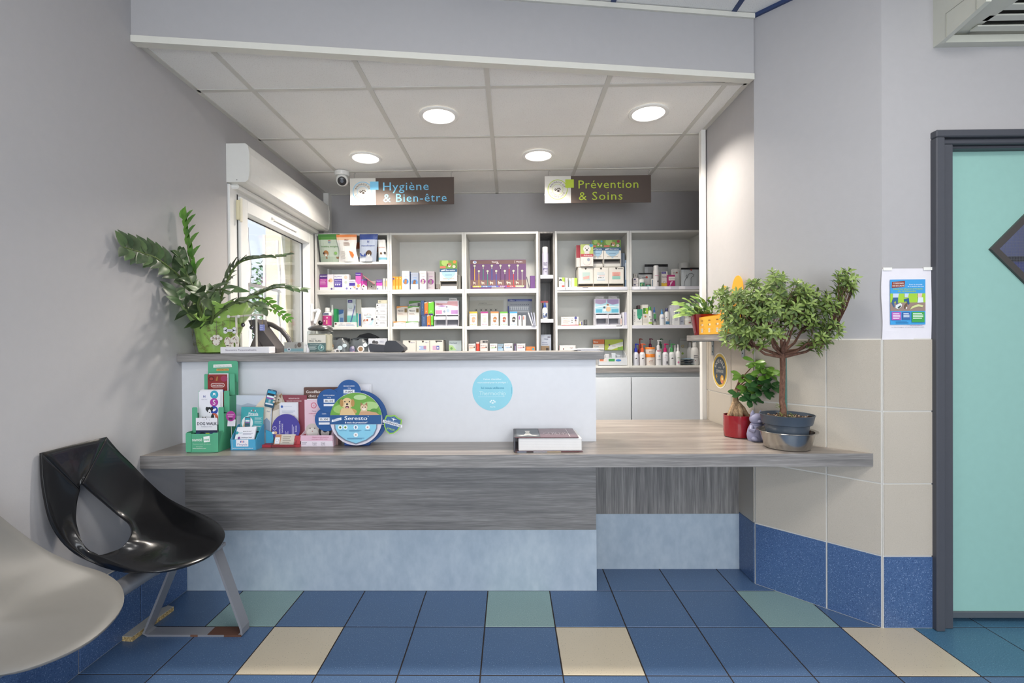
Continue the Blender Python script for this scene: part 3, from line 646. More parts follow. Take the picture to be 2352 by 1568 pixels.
def shell(mat):
    n = len(OUT) - 1; NS, NT = n * 4, 9; v = []; f = []
    for s in range(NS + 1):
        t = s * n / NS; a, c = cr(OUT, t), cr(INN, t); L = (a - c).length
        seat = max(0, math.sin(PI * min(1, max(0, (t - 2) / (n - 5))))) if 2 < t < n - 3 else 0
        for k in range(NT + 1):
            u = k / NT; p = a.lerp(c, u)
            p.z -= math.sin(PI * u) * (.045 * L) * seat; p.x += math.sin(PI * u) * -.018 * (1 - seat) * min(1, t / 3, (n - t) / 3)
            if seat and u < .15: p.z -= .006 * (1 - u / .15) * seat
            v.append(p)
    for s in range(NS):
        for k in range(NT): a = s * (NT + 1) + k; f.append((a, a + 1, a + NT + 2, a + NT + 1))
    # top panel between the two upper corners and the apex of the opening
    A, B, C = Vector(OUT[-1]), Vector(OUT[0]), Vector(INN[0]); o = len(v); D = Vector(INN[-1]); m = 8
    for i in range(m + 1):
        for j in range(m + 1):
            top = B.lerp(A, i / m); 
            row = lambda w: w
            p = None
            q0 = Vector(v[(0) * (NT + 1) + round(j * NT / m)]) if 0 else B.lerp(C, j / m); q1 = A.lerp(D, j / m)
            p = q0.lerp(q1, i / m); p.x -= .005 * math.sin(PI * i / m); v.append(p)
    for i in range(m):
        for j in range(m): a = o + i * (m + 1) + j; f.append((a, a + 1, a + m + 2, a + m + 1))
    b = MB(); b.add(v, f, mat); return b
t = thing('beam_bench', 'two-seat waiting bench, one glossy black shell and one grey shell on a steel beam', 'bench', (-1.4, 1.7, 0))
def shell_obj(mat, dy, label):
    b = shell(mat); b.v = [(x + 1.4, y - 1.7 + dy, z) for x, y, z in b.v]; o = b.build('seat_shell', t, smooth=True, label=label)
    md = o.modifiers.new('thickness', 'SOLIDIFY'); md.thickness = .009; md.offset = 0
    o.modifiers.new('round', 'BEVEL').width = .0025; return o
bk = M('131315', .24, coat=.25); shell_obj(bk, 0, 'glossy black seat shell')
shell_obj(M('767470', .45), -.535, 'light grey seat shell')
STEEL = M('98989c', .45, .35)
b = MB(); b.tube([(.0, .18, .338), (.0, -1.4, .338)], .031, STEEL, 20); b.tube([(0, .18, .338), (0, .205, .338)], [.034, .03], M('a5a5a9', .35, .6), 20)
b.build('beam', t, smooth=True)
def strap(mb, pts, wy, th, mat):
    """flat bar following pts in the xz plane, width wy along y"""
    n = len(pts); v = []; f = []
    for i, (x, y, z) in enumerate(pts):
        p, q = Vector(pts[max(0, i - 1)]), Vector(pts[min(n - 1, i + 1)]); d = (q - p).normalized(); nn = Vector((-d.z, 0, d.x)) * th / 2
        for dy, s in ((0, 1), (wy, 1), (wy, -1), (0, -1)): v.append((x + nn.x * s, y + dy, z + nn.z * s))
    for i in range(n - 1):
        for k in range(4): f.append((i * 4 + k, i * 4 + (k + 1) % 4, i * 4 + 4 + (k + 1) % 4, i * 4 + 4 + k))
    f += [(3, 2, 1, 0), tuple((n - 1) * 4 + k for k in range(4))]; mb.add(v, f, mat)
def leg_frame(dy):
    b = MB(); y = .285 + dy
    strap(b, [(.03, y, .385), (-.115, y, .04), (-.128, y, .012), (-.11, y, .004), (.26, y, .004), (.282, y, .008), (.28, y, .03), (.15, y, .40)], .055, .009, STEEL); b.build('leg_frame', t)
    b = MB(); b.cbox(-.02, y, .355, .19, y + .055, .372, STEEL, .003); b.build('seat_bracket', t)
leg_frame(0); leg_frame(-1.1)
b = MB(); b.box(.14, .284, .0085, .276, .341, .0095, M('5a3a2c', .9)); b.box(.21, .2835, .0, .282, .2845, .009, M('5a3a2c', .9)); b.box(.07, .2835, .0, .1, .2845, .009, M('6a4a3a', .9)); b.build('rust_patch', t, label='brown rust on the foot')

CHIP = mat_speckle('chipboard_edge', 'b59c6a', 'd6bf8e', '7d6234', scale=190, rough=.9, amt=(.42, .58))
t = thing('chipboard_strip', 'offcut of white-faced chipboard lying on the floor along the left wall', 'board', (-1.592, 1.955, 0), -.02)
b = MB(); b.prism([(0, 0), (.045, -.003), (.047, .1), (.052, .225), (.02, .232), (0, .2)], (0, 0, .019), (1, 0, 0), (0, 1, 0), (0, 0, 1), CHIP, .019); b.build('core', t)
b = MB(); b.prism([(0, 0), (.045, -.003), (.047, .1), (.052, .225), (.02, .232), (0, .2)], (0, 0, .0205), (1, 0, 0), (0, 1, 0), (0, 0, 1), M('b7b3aa', .6), .0015); b.build('facing', t)

# ================================================================ FLAT THINGS ON WALLS
X3, Y3, Z3 = Vector((1, 0, 0)), Vector((0, 1, 0)), Vector((0, 0, 1))
# round sticker on the white upstand
t = thing('round_sticker', 'round sky-blue sticker on the white counter front, lettered Thermochip', 'sticker', (-.087, 2.3435, .976))
b = MB(); b.prism(ell(0, 0, .0975, n=48), (0, 0, 0), X3, Z3, -Y3, M('86cbdc', .35), .001); b.build('backing', t)
b = MB(); O = Vector((0, -.0006, 0)); lw, bl = M('dff0f3', .4), M('2a8fae', .4)
text(b, 'Faites identifier', O + Z3 * .055, X3, Z3, .0075, lw, 'c', .088, bold=.05); text(b, 'votre animal pour le protéger !', O + Z3 * .039, X3, Z3, .0075, lw, 'c', .146, bold=.05)
text(b, 'Ici nous utilisons', O + Z3 * .013, X3, Z3, .0105, bl, 'c', .112, bold=.08); text(b, 'Thermochip', O - Z3 * .013, X3, Z3, .019, M('c4e6ea', .4), 'c', .13)
b.box(-.07, -.0008, -.0305, .06, -.0004, -.0297, lw); b.box(.092, -.0008, -.016, .0932, -.0004, .016, bl)
for e in ((0, -.060, .006, .004), (-.011, -.055, .004, .004), (-.005, -.049, .004, .004), (.005, -.049, .004, .004), (.011, -.055, .004, .004)): b.prism(ell(*e[:2], e[2], e[3], 10), O, X3, Z3, -Y3, lw)
text(b, 'FELINE', O - Z3 * .079, X3, Z3, .006, lw, 'c', .027); b.build('printing', t)
# safety notice taped up beside the door
t = thing('safety_notice', 'white paper notice with blue and green waiting-room safety print, beside the door', 'notice', (1.552, 2.0535, 1.209))
b = MB(); n = 8; v = []
for j in range(n + 1):
    for i in (0, 1, 2, 3): v.append((i * .0697 + .002 * math.sin(j * .9), -.0022 - .0015 * math.sin(i * 1.9 + j * .7), j * .296 / n))
b.add(v, [(j * 4 + i, j * 4 + i + 1, j * 4 + 5 + i, j * 4 + 4 + i) for j in range(n) for i in range(3)], M('e7e4ea', .6)); b.build('sheet', t)
b = MB(); draw(b, (.032, -.0055, .062), X3, Z3, .145, .188, [('r', '3f9fdc', 0, 0, 1, 1), ('r', 'a4cf3e', 0, .47, 1, .69), ('r', '9a8379', 0, .3, 1, .49),
 ('p', '8a4034', [(.04, .81), (.41, .835), (.42, .97), (.05, .945)]), ('t', 'f4e9e4', .23, .915, .03, 'CONSIGNES', 'c', .3), ('t', 'f4e9e4', .23, .86, .03, 'DE SÉCURITÉ', 'c', .34),
 ('t', 'e5f4fc', .72, .885, .022, "Pour la sécurité", 'c', .38), ('t', 'e5f4fc', .72, .845, .022, "et la sérénité de tous", 'c', .46), ('t', 'b6d84a', .5, .785, .03, "DANS LA SALLE D'ATTENTE", 'c', .84), ('t', 'b6d84a', .47, .735, .03, 'DU VÉTÉRINAIRE', 'c', .52),
 ('p', 'c9d4e8', [(.07, .6), (.22, .6), (.24, .69), (.07, .69)]), ('p', '3c6490', [(.03, .48), (.1, .38), (.12, .4), (.1, .5), (.16, .52), (.17, .45), (.21, .46), (.22, .6), (.08, .6)]), ('p', 'dfe6e6', [(.15, .43), (.28, .48), (.33, .45), (.32, .4), (.22, .34), (.14, .37)]), ('p', '3a4a44', [(.2, .38), (.23, .35), (.3, .4), (.28, .43)]),
 ('p', 'c9d4e8', [(.4, .6), (.5, .6), (.52, .69), (.4, .69)]), ('p', '2c5a8c', [(.38, .56), (.52, .59), (.54, .46), (.5, .44), (.46, .52), (.4, .5)]), ('p', '6b5440', [(.4, .44), (.47, .49), (.47, .36), (.39, .35)]), ('p', 'f0ece8', [(.44, .4), (.47, .38), (.46, .34), (.43, .35)]),
 ('p', 'e6c6c4', [(.77, .6), (.88, .6), (.9, .69), (.77, .69)]), ('p', 'dbe6f2', [(.76, .48), (.93, .49), (.92, .6), (.78, .6)]), ('p', 'd5dc9a', [(.55, .33), (.65, .37), (.8, .4), (.9, .38), (.93, .42), (.78, .45), (.6, .4)]),
 ('r', 'b45cb4', .03, .1, .3, .28), ('r', '3c68a8', .33, .11, .56, .28), ('r', '44a552', .6, .05, .96, .28), ('l', 'f2e6f4', .06, .25, .27, 4, .035), ('l', 'e6eef8', .36, .25, .53, 3, .035), ('l', 'e6f6e6', .63, .25, .92, 4, .035), ('l', '2a6fa4', .15, .07, .5, 2, .025)], rough=.6)
text(b, 'Merci de votre compréhension', (.14, -.006, .058), X3, Z3, .0035, M('a05aa0', .6), 'c', .05); text(b, 'Les chiens de catégorie 1 et 2 doivent être maintenus muselés', (.105, -.006, .052), X3, Z3, .0036, M('3a3a40', .6), 'c', .134)
b.build('printing', t)
for x in (.004, .17): b = MB(); b.box(x, -.006, .288, x + .036, -.0045, .3, M('f1f0ea', .3)); b.build('tape', t)
# oval sticker on the right wall
t = thing('oval_sticker', 'tall oval yellow and navy sticker on the right wall tiles, lettered ENSEMBLE', 'sticker', (1.2035, 2.809, 1.037))
W_, N_ = Vector((0, -1, 0)), Vector((-1, 0, 0))
b = MB(); b.prism(ell(0, 0, .103, .103, 40), (0, 0, 0), W_, Z3, N_, M('eeeade', .4), .001); b.build('backing', t)
b = MB(); b.prism(ell(0, 0, .096, n=40), (-.0005, 0, 0), W_, Z3, N_, M('d9b53c', .4)); b.prism(ell(0, 0, .08, n=40), (-.001, 0, 0), W_, Z3, N_, M('33424e', .4))
text_arc(b, 'ENSEMBLE', Vector((-.0015, 0, -.006)), W_, Z3, .062, .019, M('f2efe6', .4), PI / 2); text(b, 'CONTRE LA', (-.0015, 0, .017), W_, Z3, .007, M('e9e4d4', .4), 'c', .04); text(b, 'LEISHMANIOSE', (-.0015, 0, -.004), W_, Z3, .017, M('e9e4d4', .4), 'c', .098)
b.prism(ell(.032, -.048, .022, .024, 20), (-.0015, 0, 0), W_, Z3, N_, M('e3a02c', .4)); b.prism(ell(.036, -.063, .012, .010, 14), (-.002, 0, 0), W_, Z3, N_, M('d9765c', .4)); b.prism(ell(.036, -.045, .01, .008, 14), (-.002, 0, 0), W_, Z3, N_, M('f0dca0', .4))
for k in range(6): a = k * PI / 3; b.prism([(-.04 + .004 * math.cos(a + 1.2), -.035 + .004 * math.sin(a + 1.2)), (-.04 + .018 * math.cos(a), -.035 + .018 * math.sin(a)), (-.04 + .004 * math.cos(a - 1.2), -.035 + .004 * math.sin(a - 1.2))], (-.0015, 0, 0), W_, Z3, N_, M('e3b23c', .4))
b.prism(ell(-.005, -.07, .02, .012, 14), (-.0014, 0, 0), W_, Z3, N_, M('22303c', .4)); b.build('printing', t)

# wall shelf on brackets
t = thing('wall_shelf', 'short grey woodgrain shelf on two metal brackets, fixed to the right wall', 'shelf', (1.205, 2.69, 1.207))
b = MB(); b.cbox(-.145, -.255, 0, 0, .245, .034, WOOD_Y, .002); b.build('board', t)
for y in (.215, -.16):
    b = MB(); b.box(-.004, y - .013, -.085, 0, y + .013, 0, M('9aa3a8', .35, .8)); b.box(-.12, y - .013, -.004, 0, y + .013, 0, M('9aa3a8', .35, .8))
    for z in (-.03, -.065): b.tube([(-.006, y, z), (-.004, y, z)], .004, M('55585c', .4, .6), 8)
    b.build('bracket', t)

# ================================================================ PLANTS
def leaf_mb(L, Wd, mats, fold=.25, curl=.15, n=4, shape=lambda t: math.sin(PI * min(1, t ** .8)) ** .8, tip=1):
    """leaf from the origin along +x, normal +z, folded on its midrib"""
    b = MB(); v = []; f = []
    for i in range(n + 1):
        t = i / n; w = Wd / 2 * shape(t) if 0 < i < n else (0.0006); x = L * t; z = -curl * L * t * t
        v += [(x, -w, z + fold * w), (x, 0, z), (x, w, z + fold * w)]
    for i in range(n): a = i * 3; f += [(a, a + 1, a + 4, a + 3), (a + 1, a + 2, a + 5, a + 4)]
    b.add(v, f, mats); return b
def place(o, par, pos, d, nrm, s=1.0, base=None):
    """lay a copy so that its x axis runs along d and its z axis near nrm"""
    d = Vector(d).normalized(); n = Vector(nrm); y = n.cross(d)
    if y.length < 1e-4: y = d.orthogonal()
    y.normalize(); n = d.cross(y)
    m = Matrix((( d.x, y.x, n.x, 0), (d.y, y.y, n.y, 0), (d.z, y.z, n.z, 0), (0, 0, 0, 1)))
    o.matrix_local = Matrix.Translation(Vector(pos) - par.location) @ m @ Matrix.Scale(s, 4); return o
def leaf_copy(protos, k, par, pos, d, n, s):
    p = protos[k % len(protos)]
    if p[1]: o = p[0].copy(); COL.objects.link(o)
    else: o = p[0]; p[1] = True
    o.parent = par; return place(o, par, pos, d, n, s)
def protos(par, mbs, name='leaf'): return [[b.build(name, par, smooth=True), False] for b in mbs]
rnd = random.Random(11)
# --- ZZ plant in its green wrapper
t = thing('potted_zz_plant', 'tall leafy plant with arching stems in lime green cellophane-wrapped pot on the counter', 'plant', (-1.485, 2.455, 1.162))
L1, L2, L3 = mat_leaf('zz_leaf_dark', '3f5138', '55684a', .32), mat_leaf('zz_leaf_fresh', '55883a', '74a544', .3, .3), mat_leaf('zz_leaf_mid', '4a6440', '627a50', .3)
STM = M('5f7040', .5)
dk = protos(t, [leaf_mb(.074, .040, L1), leaf_mb(.068, .036, L3), leaf_mb(.074, .036, L1, .4, .3)])
br = protos(t, [leaf_mb(.058, .032, L2, .2, .1), leaf_mb(.052, .03, L2, .3, .2)])
base = Vector((-1.485, 2.455, 1.36))
stems = [  # screen guide points turned into places: (px, py, x or None, y or None), leaf kind, number of pairs, start fraction, leaf size
 ([(478, 730, 0, 2.44), (432, 655, -1.565, 0), (370, 600, -1.568, 0), (330, 582, -1.57, 0), (283, 567, -1.573, 0)], 0, 13, .22, 1.0),
 ([(465, 725, 0, 2.42), (447, 640, -1.545, 0), (434, 580, -1.56, 0), (426, 535, -1.565, 0), (422, 505, -1.568, 0)], 1, 6, .38, 1.45),
 ([(470, 735, 0, 2.42), (455, 680, -1.53, 0), (434, 640, -1.545, 0), (417, 600, -1.555, 0), (410, 585, -1.56, 0)], 0, 7, .3, .8),
 ([(495, 725, 0, 2.43), (520, 650, 0, 2.42), (545, 607, 0, 2.42), (585, 593, 0, 2.44), (658, 588, 0, 2.5)], 2, 14, .25, .85),
 ([(500, 735, 0, 2.40), (545, 700, 0, 2.38), (600, 672, 0, 2.38), (640, 660, 0, 2.40), (696, 668, 0, 2.43)], 2, 13, .2, .8),
 ([(500, 740, 0, 2.46), (560, 690, 0, 2.5), (602, 685, 0, 2.5), (632, 710, 0, 2.5), (662, 733, 0, 2.5)], 1, 7, .6, .6),
 ([(480, 740, 0, 2.36), (520, 705, 0, 2.30), (560, 690, 0, 2.28), (590, 703, 0, 2.26), (600, 708, 0, 2.26)], 0, 7, .2, .9),
 ([(475, 740, 0, 2.36), (455, 700, 0, 2.28), (470, 675, 0, 2.26), (505, 665, 0, 2.24), (535, 672, 0, 2.22)], 0, 7, .15, 1.15),
 ([(470, 745, 0, 2.38), (430, 715, -1.50, 0), (410, 690, -1.53, 0), (402, 672, -1.55, 0)], 0, 5, .25, .95),
 ([(485, 745, 0, 2.36), (490, 715, 0, 2.30), (480, 690, 0, 2.27), (460, 672, 0, 2.26)], 0, 5, .2, 1.1),
 ([(485, 740, 0, 2.5), (480, 680, 0, 2.5), (500, 660, 0, 2.5), (530, 640, 0, 2.5)], 0, 6, .3, .75),
]
kk = 0
for pts, kind, n, t0, s in stems:
    P = [atX(a, b, x) if x else atY(a, b, y) for a, b, x, y in pts]; P = [base.lerp(P[0], .3)] + P; m = len(P) - 1
    C = [cr(P, m * i / 20) for i in range(21)]
    rr = [.0085 * (1 - .72 * i / 20) for i in range(21)]; b = MB(); b.tube([c - t.location for c in C], rr, STM, 7); b.build('stem', t, smooth=True)
    side0 = Vector((rnd.uniform(-.2, .2), 1, .3)) if kind != 1 else Vector((.8, .55, 0))
    for i in range(n):
        f = t0 + (1 - t0) * (i + .5) / n; q = cr(P, m * f * .999); d = (cr(P, min(m - .001, m * f + .05)) - cr(P, m * f - .05)).normalized()
        sd_ = (side0 - d * side0.dot(d)).normalized(); up = d.cross(sd_); up = up if up.z > 0 else -up
        for sg in (-1, 1):
            if kind == 1 and s > 1: dd = d * .9 + Vector((.75 * sg + .2, -.35, .1)); nn = Vector((-.2, -.8, .6))
            else: dd = d * .75 + sd_ * sg * .8 + up * .25 + Vector((0, 0, rnd.uniform(-.1, .15))); nn = up + Vector((.0, -.5, .2))
            sc = s * 1.22 * (1.05 - .45 * abs(f - .55)) * rnd.uniform(.9, 1.08)
            o = leaf_copy(br if kind == 1 else dk, kk, t, q, dd, nn, sc); kk += 1
            tipx = (Vector(q) + dd.normalized() * .07 * sc).x
            if tipx < -1.592: place(o, t, q + Vector((.012, 0, 0)), Vector((max(0.02, dd.x + .5), dd.y, dd.z)), nn, sc * .9)
    d = (cr(P, m - .001) - cr(P, m - .1)).normalized(); leaf_copy(br if kind == 1 else dk, kk, t, P[-1], d, Vector((0, -.6, .7)), s * .8) if kind == 1 else None; kk += 1
for o in t.children:      # no leaf may reach into the plaster
    if o.name.startswith('leaf'):
        mn = min((t.location + o.matrix_basis @ v.co).x for v in o.data.vertices)
        if mn < -1.597: o.location.x += -1.597 - mn
G1, G2 = M('93b957', .25, coat=.5), M('a0c663', .22, coat=.5)
def wrap(prof_z, amp, mat, seed, c=(0, 0)):
    r_ = random.Random(seed); n = 64; v = []; f = []; z0c = prof_z[0][1]; ph = [r_.uniform(0, 6.28) for _ in range(4)]
    for r, z, a in prof_z:
        for i in range(n):
            th = 2 * PI * i / n; w = a * (math.sin(th * 7 + ph[0]) * .5 + math.sin(th * 13 + ph[1]) * .35 + math.sin(th * 5 + ph[2] + z * 30) * .6)
            rr = r + w; x, y = rr * math.cos(th), rr * math.sin(th); x = max(x, -.105); v.append((x, y, z0c + (z - z0c) * ((.45 + .75 * abs(math.cos(th)) ** .7) if amp > 1 else 1) + w * .8 * amp))
    m = len(prof_z)
    for j in range(m - 1):
        for i in range(n): f.append((j * n + i, j * n + (i + 1) % n, (j + 1) * n + (i + 1) % n, (j + 1) * n + i))
    b = MB(); b.add(v, f, mat); return b
o = wrap([(.07, .002, .0), (.086, .006, .002), (.094, .05, .003), (.102, .1, .004), (.112, .135, .005), (.118, .16, .005)], .3, G1, 2).build('pot_wrapper', t, smooth=True); o['label'] = 'lime green printed cellophane around the pot'
o = wrap([(.113, .15, .004), (.130, .170, .010), (.150, .20, .02), (.168, .225, .03), (.182, .24, .028)], 1.5, G2, 5).build('wrapper_collar', t, smooth=True); o['label'] = 'crumpled lime green collar of the wrapper'
o.modifiers.new('sheet', 'SOLIDIFY').thickness = .0015
b = MB(); b.lathe([(.08, .01), (.1, .15), (.096, .15), (.09, .14), (.0001, .142)], M('4a3a2c', .9), n=24, cap=False); b.build('pot', t)
b = MB(); rr = random.Random(4); PR = M('6f6636', .5)
for k in range(34):
    th = rr.uniform(PI * 1.02, PI * 1.98); z = rr.uniform(.02, .15); r = .0955 + z * .16; O = Vector((r * math.cos(th), r * math.sin(th), z)); a = rr.uniform(-1.1, 1.1) - .6
    T = Vector((-math.sin(th), math.cos(th), 0)); U = T * math.cos(a) + Z3 * math.sin(a); V = -T * math.sin(a) + Z3 * math.cos(a); text(b, ('NATURE', 'FLEURS', 'ARTISAN', 'VERT', 'JARDIN')[k % 5], O * 1.0 + Vector((math.cos(th), math.sin(th), 0)) * .004, U, V, .009 if k % 3 else .013, PR, 'c')
b.build('printing', t)
b = MB(); b.tube([(.03, -.05, .14), (.045, -.075, .24)], .0022, M('cfc8a0', .5), 6); b.build('plant_stick', t)

# --- azalea standard in a slate pot, standing in a steel bowl
BC = Vector((1.2385, 2.195, .73))
t = thing('steel_bowl', 'brushed stainless steel bowl under the slate grey flower pot', 'bowl', (BC.x, BC.y, .7285))
b = MB(); SS = M('b5b2ac', .22, .95)
b.lathe([(.086, 0), (.092, .003), (.101, .035), (.110, .072), (.123, .0765), (.122, .0785), (.108, .075), (.099, .035), (.088, .006), (.0001, .004)], SS, n=48, cap=False); b.lathe([(.0001, 0), (.086, 0)], SS, n=48, cap=False); b.build('bowl_body', t, smooth=True)
t = thing('potted_azalea', 'small azalea tree on a bare trunk in a slate grey pot, in the steel bowl', 'plant', (BC.x, BC.y, .735))
SL = M('454f5b', .4)
b = MB(); b.lathe([(.0001, 0), (.076, 0), (.089, .1), (.097, .101), (.100, .103), (.109, .140), (.111, .143), (.107, .144), (.102, .12), (.0001, .12)], SL, n=48, cap=False)
b.v = [(x, y, z) for x, y, z in b.v]; b.build('pot', t, smooth=True)
b = MB(); b.lathe([(.104, .128), (.0001, .131)], M('3b2c22', .95), n=24, cap=False)
r_ = random.Random(9)
for k in range(150):
    a, r = r_.uniform(0, 6.28), .1 * r_.random() ** .5; b.sphere((r * math.cos(a), r * math.sin(a), .132), r_.uniform(.002, .005), M(('8a7460', '5b4636', 'a8917c', '3b2b22')[k % 4], .9), 5, 3)
o = b.build('soil', t); o['kind'] = 'stuff'
BARK = mat_wood('azalea_bark', 60, 60, 14, '4c3327', '6e4d3e', '8a6652', .85)
T0 = Vector((-.018, .0, .12)); TT = Vector((-.018, 0, .418))
b = MB(); b.tube([T0, T0 + Vector((.002, 0, .05)), Vector((-.022, 0, .2)), Vector((-.018, 0, .32)), TT, TT + Vector((.004, 0, .05))], [.017, .0135, .012, .0118, .0125, .011], BARK, 12)
b.build('trunk', t, smooth=True)
b = MB(); b.tube([(.006, .015, .115), (.004, .016, .45)], .0045, M('3e6d62', .4), 8); b.build('support_cane', t, label='dark green plastic cane')
zones = [(1790, 730, 125, 62, 9), (1785, 650, 24, 30, 2.2), (1842, 662, 24, 20, 1.3), (1700, 705, 42, 45, 3), (1668, 690, 26, 30, 1.6), (1943, 648, 24, 26, 2.0), (1905, 690, 30, 26, 1.7), (1900, 745, 36, 45, 2.6), (1690, 765, 38, 34, 2.2), (1880, 785, 40, 20, 1.3), (1745, 690, 50, 40, 2.8), (1840, 700, 60, 40, 3.4), (1725, 655, 18, 12, .6), (1765, 790, 20, 14, .6), (1735, 775, 48, 26, 2.2), (1860, 765, 50, 30, 2)]
r_ = random.Random(21); tips = []; wts = [z[4] for z in zones]
def wall_lim(x): return 2.426 - (x - 1.217) * 1.098 - .035 if x > 1.2 else 2.39
tries = 0
while len(tips) < 400 and tries < 20000:
    tries += 1
    z = r_.choices(zones, wts)[0]; a, r = r_.uniform(0, 6.28), r_.random() ** .5; px, py = z[0] + z[2] * r * math.cos(a), z[1] + z[3] * r * math.sin(a)
    if 1755 < px < 1850 and py > 770 and r_.random() < .9: continue
    cx0 = atY(px, py, 2.15).x; dep = .15 * (1 - min(1, abs(px - 1790) / 190)) + .05; yc = min(2.17, wall_lim(cx0) - .09)
    y = yc + r_.uniform(-dep, dep * .8); p = atY(px, py, y)
    if p.y > wall_lim(p.x) - .02 or p.x > 1.16 + .0 and p.y > wall_lim(p.x) - .02: continue
    if p.x > 1.16 and p.y > 2.38: continue
    if all((p - q).length > .013 for q in tips): tips.append(p)
hub = t.location + TT; heads = []
bdirs = [Vector((-.14, -.03, .05)), Vector((-.09, -.06, .10)), Vector((-.04, .03, .12)), Vector((.02, -.05, .13)), Vector((.07, -.03, .10)), Vector((.13, -.08, .07)), Vector((-.16, .05, .1)), Vector((.05, -.1, .05)), Vector((-.05, -.11, .06)), Vector((.1, -.02, .04)), Vector((.17, -.12, .15)), Vector((-.02, -.02, .18))]
for k, d in enumerate(bdirs):
    s0 = hub + Vector((0, 0, -.02 + .006 * (k % 5))); e = s0 + d; heads.append(e); mid = s0.lerp(e, .5) + Vector((d.x * .12, 0, -.01))
    b = MB(); b.tube([p - t.location for p in (s0, mid, e)], [.0075, .0055, .004], BARK, 7); b.build('branch', t, smooth=True)
b = MB()
for p in tips:
    h = min(heads, key=lambda q: (q - p).length); m = h.lerp(p, .55) + Vector((0, 0, -.012)); b.tube([q - t.location for q in (h, m, p)], [.0018, .0013, .0009], BARK, 4, False)
o = b.build('twigs', t); o['kind'] = 'stuff'
A1, A2, A3 = mat_leaf('azalea_leaf_light', '869d50', 'a8bd70', .45, .2), mat_leaf('azalea_leaf', '6a813f', '869c52', .45, .2), mat_leaf('azalea_leaf_dark', '4b6035', '607542', .45, .2)
sh = lambda t_: math.sin(PI * t_ ** 1.15) ** .75 if t_ < 1 else 0
lp = [leaf_mb(.034, .013, m, .3, .25, 3, sh) for m in (A1, A2, A3, A2)]
# every leaf's place first; those nearest the viewer become parts of their own, the rest one joined part
spots_ = []; cen = Vector((1.22, 2.15, 1.30))
for ti, p in enumerate(tips):
    ax = (p - cen); ax = Vector((ax.x * .9, ax.y * 1.2 - .05, abs(ax.z) * .6 + .09)).normalized(); a0 = r_.uniform(0, 6.28); nl = r_.randint(8, 11)
    s1 = ax.orthogonal().normalized(); s2 = ax.cross(s1)
    for k in range(nl):
        a = a0 + k * 2.4; sp_ = .35 + .75 * (k / nl); d = (ax * (1.05 - sp_) + (s1 * math.cos(a) + s2 * math.sin(a)) * sp_).normalized(); d.z -= .12 * sp_
        spots_.append((p - ax * (.012 * k / nl), d, ax + Vector((0, -.3, .2)), r_.uniform(.8, 1.2) * (.7 + .35 * k / nl), (0 if k < 3 else 1 + (ti + k) % 3)))
spots_.sort(key=lambda q: q[0].y)
pr = protos(t, lp)
for k, (p, d, n, s, c) in enumerate(spots_[:296]): o = leaf_copy([pr[c]], 0, t, p, d, n, s)
b = MB()
for p, d, n, s, c in spots_[296:]:
    d = d.normalized(); y = n.cross(d).normalized(); n2 = d.cross(y); g = lp[c]
    b.add([(p - t.location) + (d * v[0] + y * v[1] + n2 * v[2]) * s for v in g.v], g.f, g.mats[0])
o = b.build('leaves', t); o['kind'] = 'stuff'
b = MB()
for q in (Vector((-.04, -.03, .13)), Vector((.0, -.04, .13)), Vector((-.035, .0, .165))):
    for k in range(7): a = k * 2.4; d = Vector((math.cos(a), math.sin(a), .5)).normalized(); y = Z3.cross(d).normalized(); n2 = d.cross(y); g = lp[1]; b.add([q + Vector((0, 0, .003 * k)) + (d * v[0] + y * v[1] + n2 * v[2]) * .6 for v in g.v], g.f, g.mats[0])
o = b.build('ground_sprouts', t); o['kind'] = 'stuff'

# --- ficus bonsai in a red pot
t = thing('potted_ficus', 'small bonsai ficus with thick bare roots in a glossy red pot on the worktop', 'plant', (1.137, 2.452, .7285)); RED = M('8e0c1c', .16, coat=.7)
b = MB(); b.lathe([(.0001, 0), (.058, 0), (.063, .004), (.0655, .03), (.0665, .109), (.064, .109), (.062, .09), (.0001, .09)], RED, n=44, cap=False); b.build('pot', t, smooth=True)
b = MB(); b.lathe([(.062, .092), (.0001, .097)], M('35271e', .95), n=20, cap=False); b.build('soil', t)
RT = mat_wood('ficus_root_bark', 40, 40, 16, '6a553c', '94795a', 'bba27e', .8); b = MB()
b.tube([(-.008, 0, .235), (-.010, 0, .2), (-.008, 0, .17), (.0, 0, .14)], [.012, .013, .016, .02], RT, 12)
for q in (((-.01, 0, .17), (-.03, -.008, .13), (-.05, -.012, .095), (-.058, -.012, .085)), ((0, 0, .165), (.022, -.004, .14), (.045, -.008, .105), (.06, -.01, .085)), ((0, -.005, .16), (.006, -.02, .13), (.0, -.03, .1), (.0, -.032, .085)), ((-.004, .006, .16), (.02, .02, .12), (.035, .03, .09), (.04, .03, .085)), ((-.008, .0, .16), (-.018, -.02, .12), (-.02, -.028, .1), (-.026, -.03, .085))):
    b.tube(q, [.015, .015, .011, .007], RT, 10)
b.build('trunk', t, smooth=True)
FD, FL = mat_leaf('ficus_leaf_dark', '2f5230', '446b3c', .22, .1), mat_leaf('ficus_leaf_fresh', '5c8a32', '7fa64a', .3, .25)
so_ = lambda t_: (t_ ** .55) * math.sqrt(max(0, 1 - t_ ** 3.2)) * 1.15
fp = protos(t, [leaf_mb(.05, .03, FD, .15, .15, 6, so_), leaf_mb(.045, .026, FL, .2, .2, 6, so_), leaf_mb(.048, .03, FD, .2, .3, 6, so_)])
top0 = t.location + Vector((-.009, 0, .235))
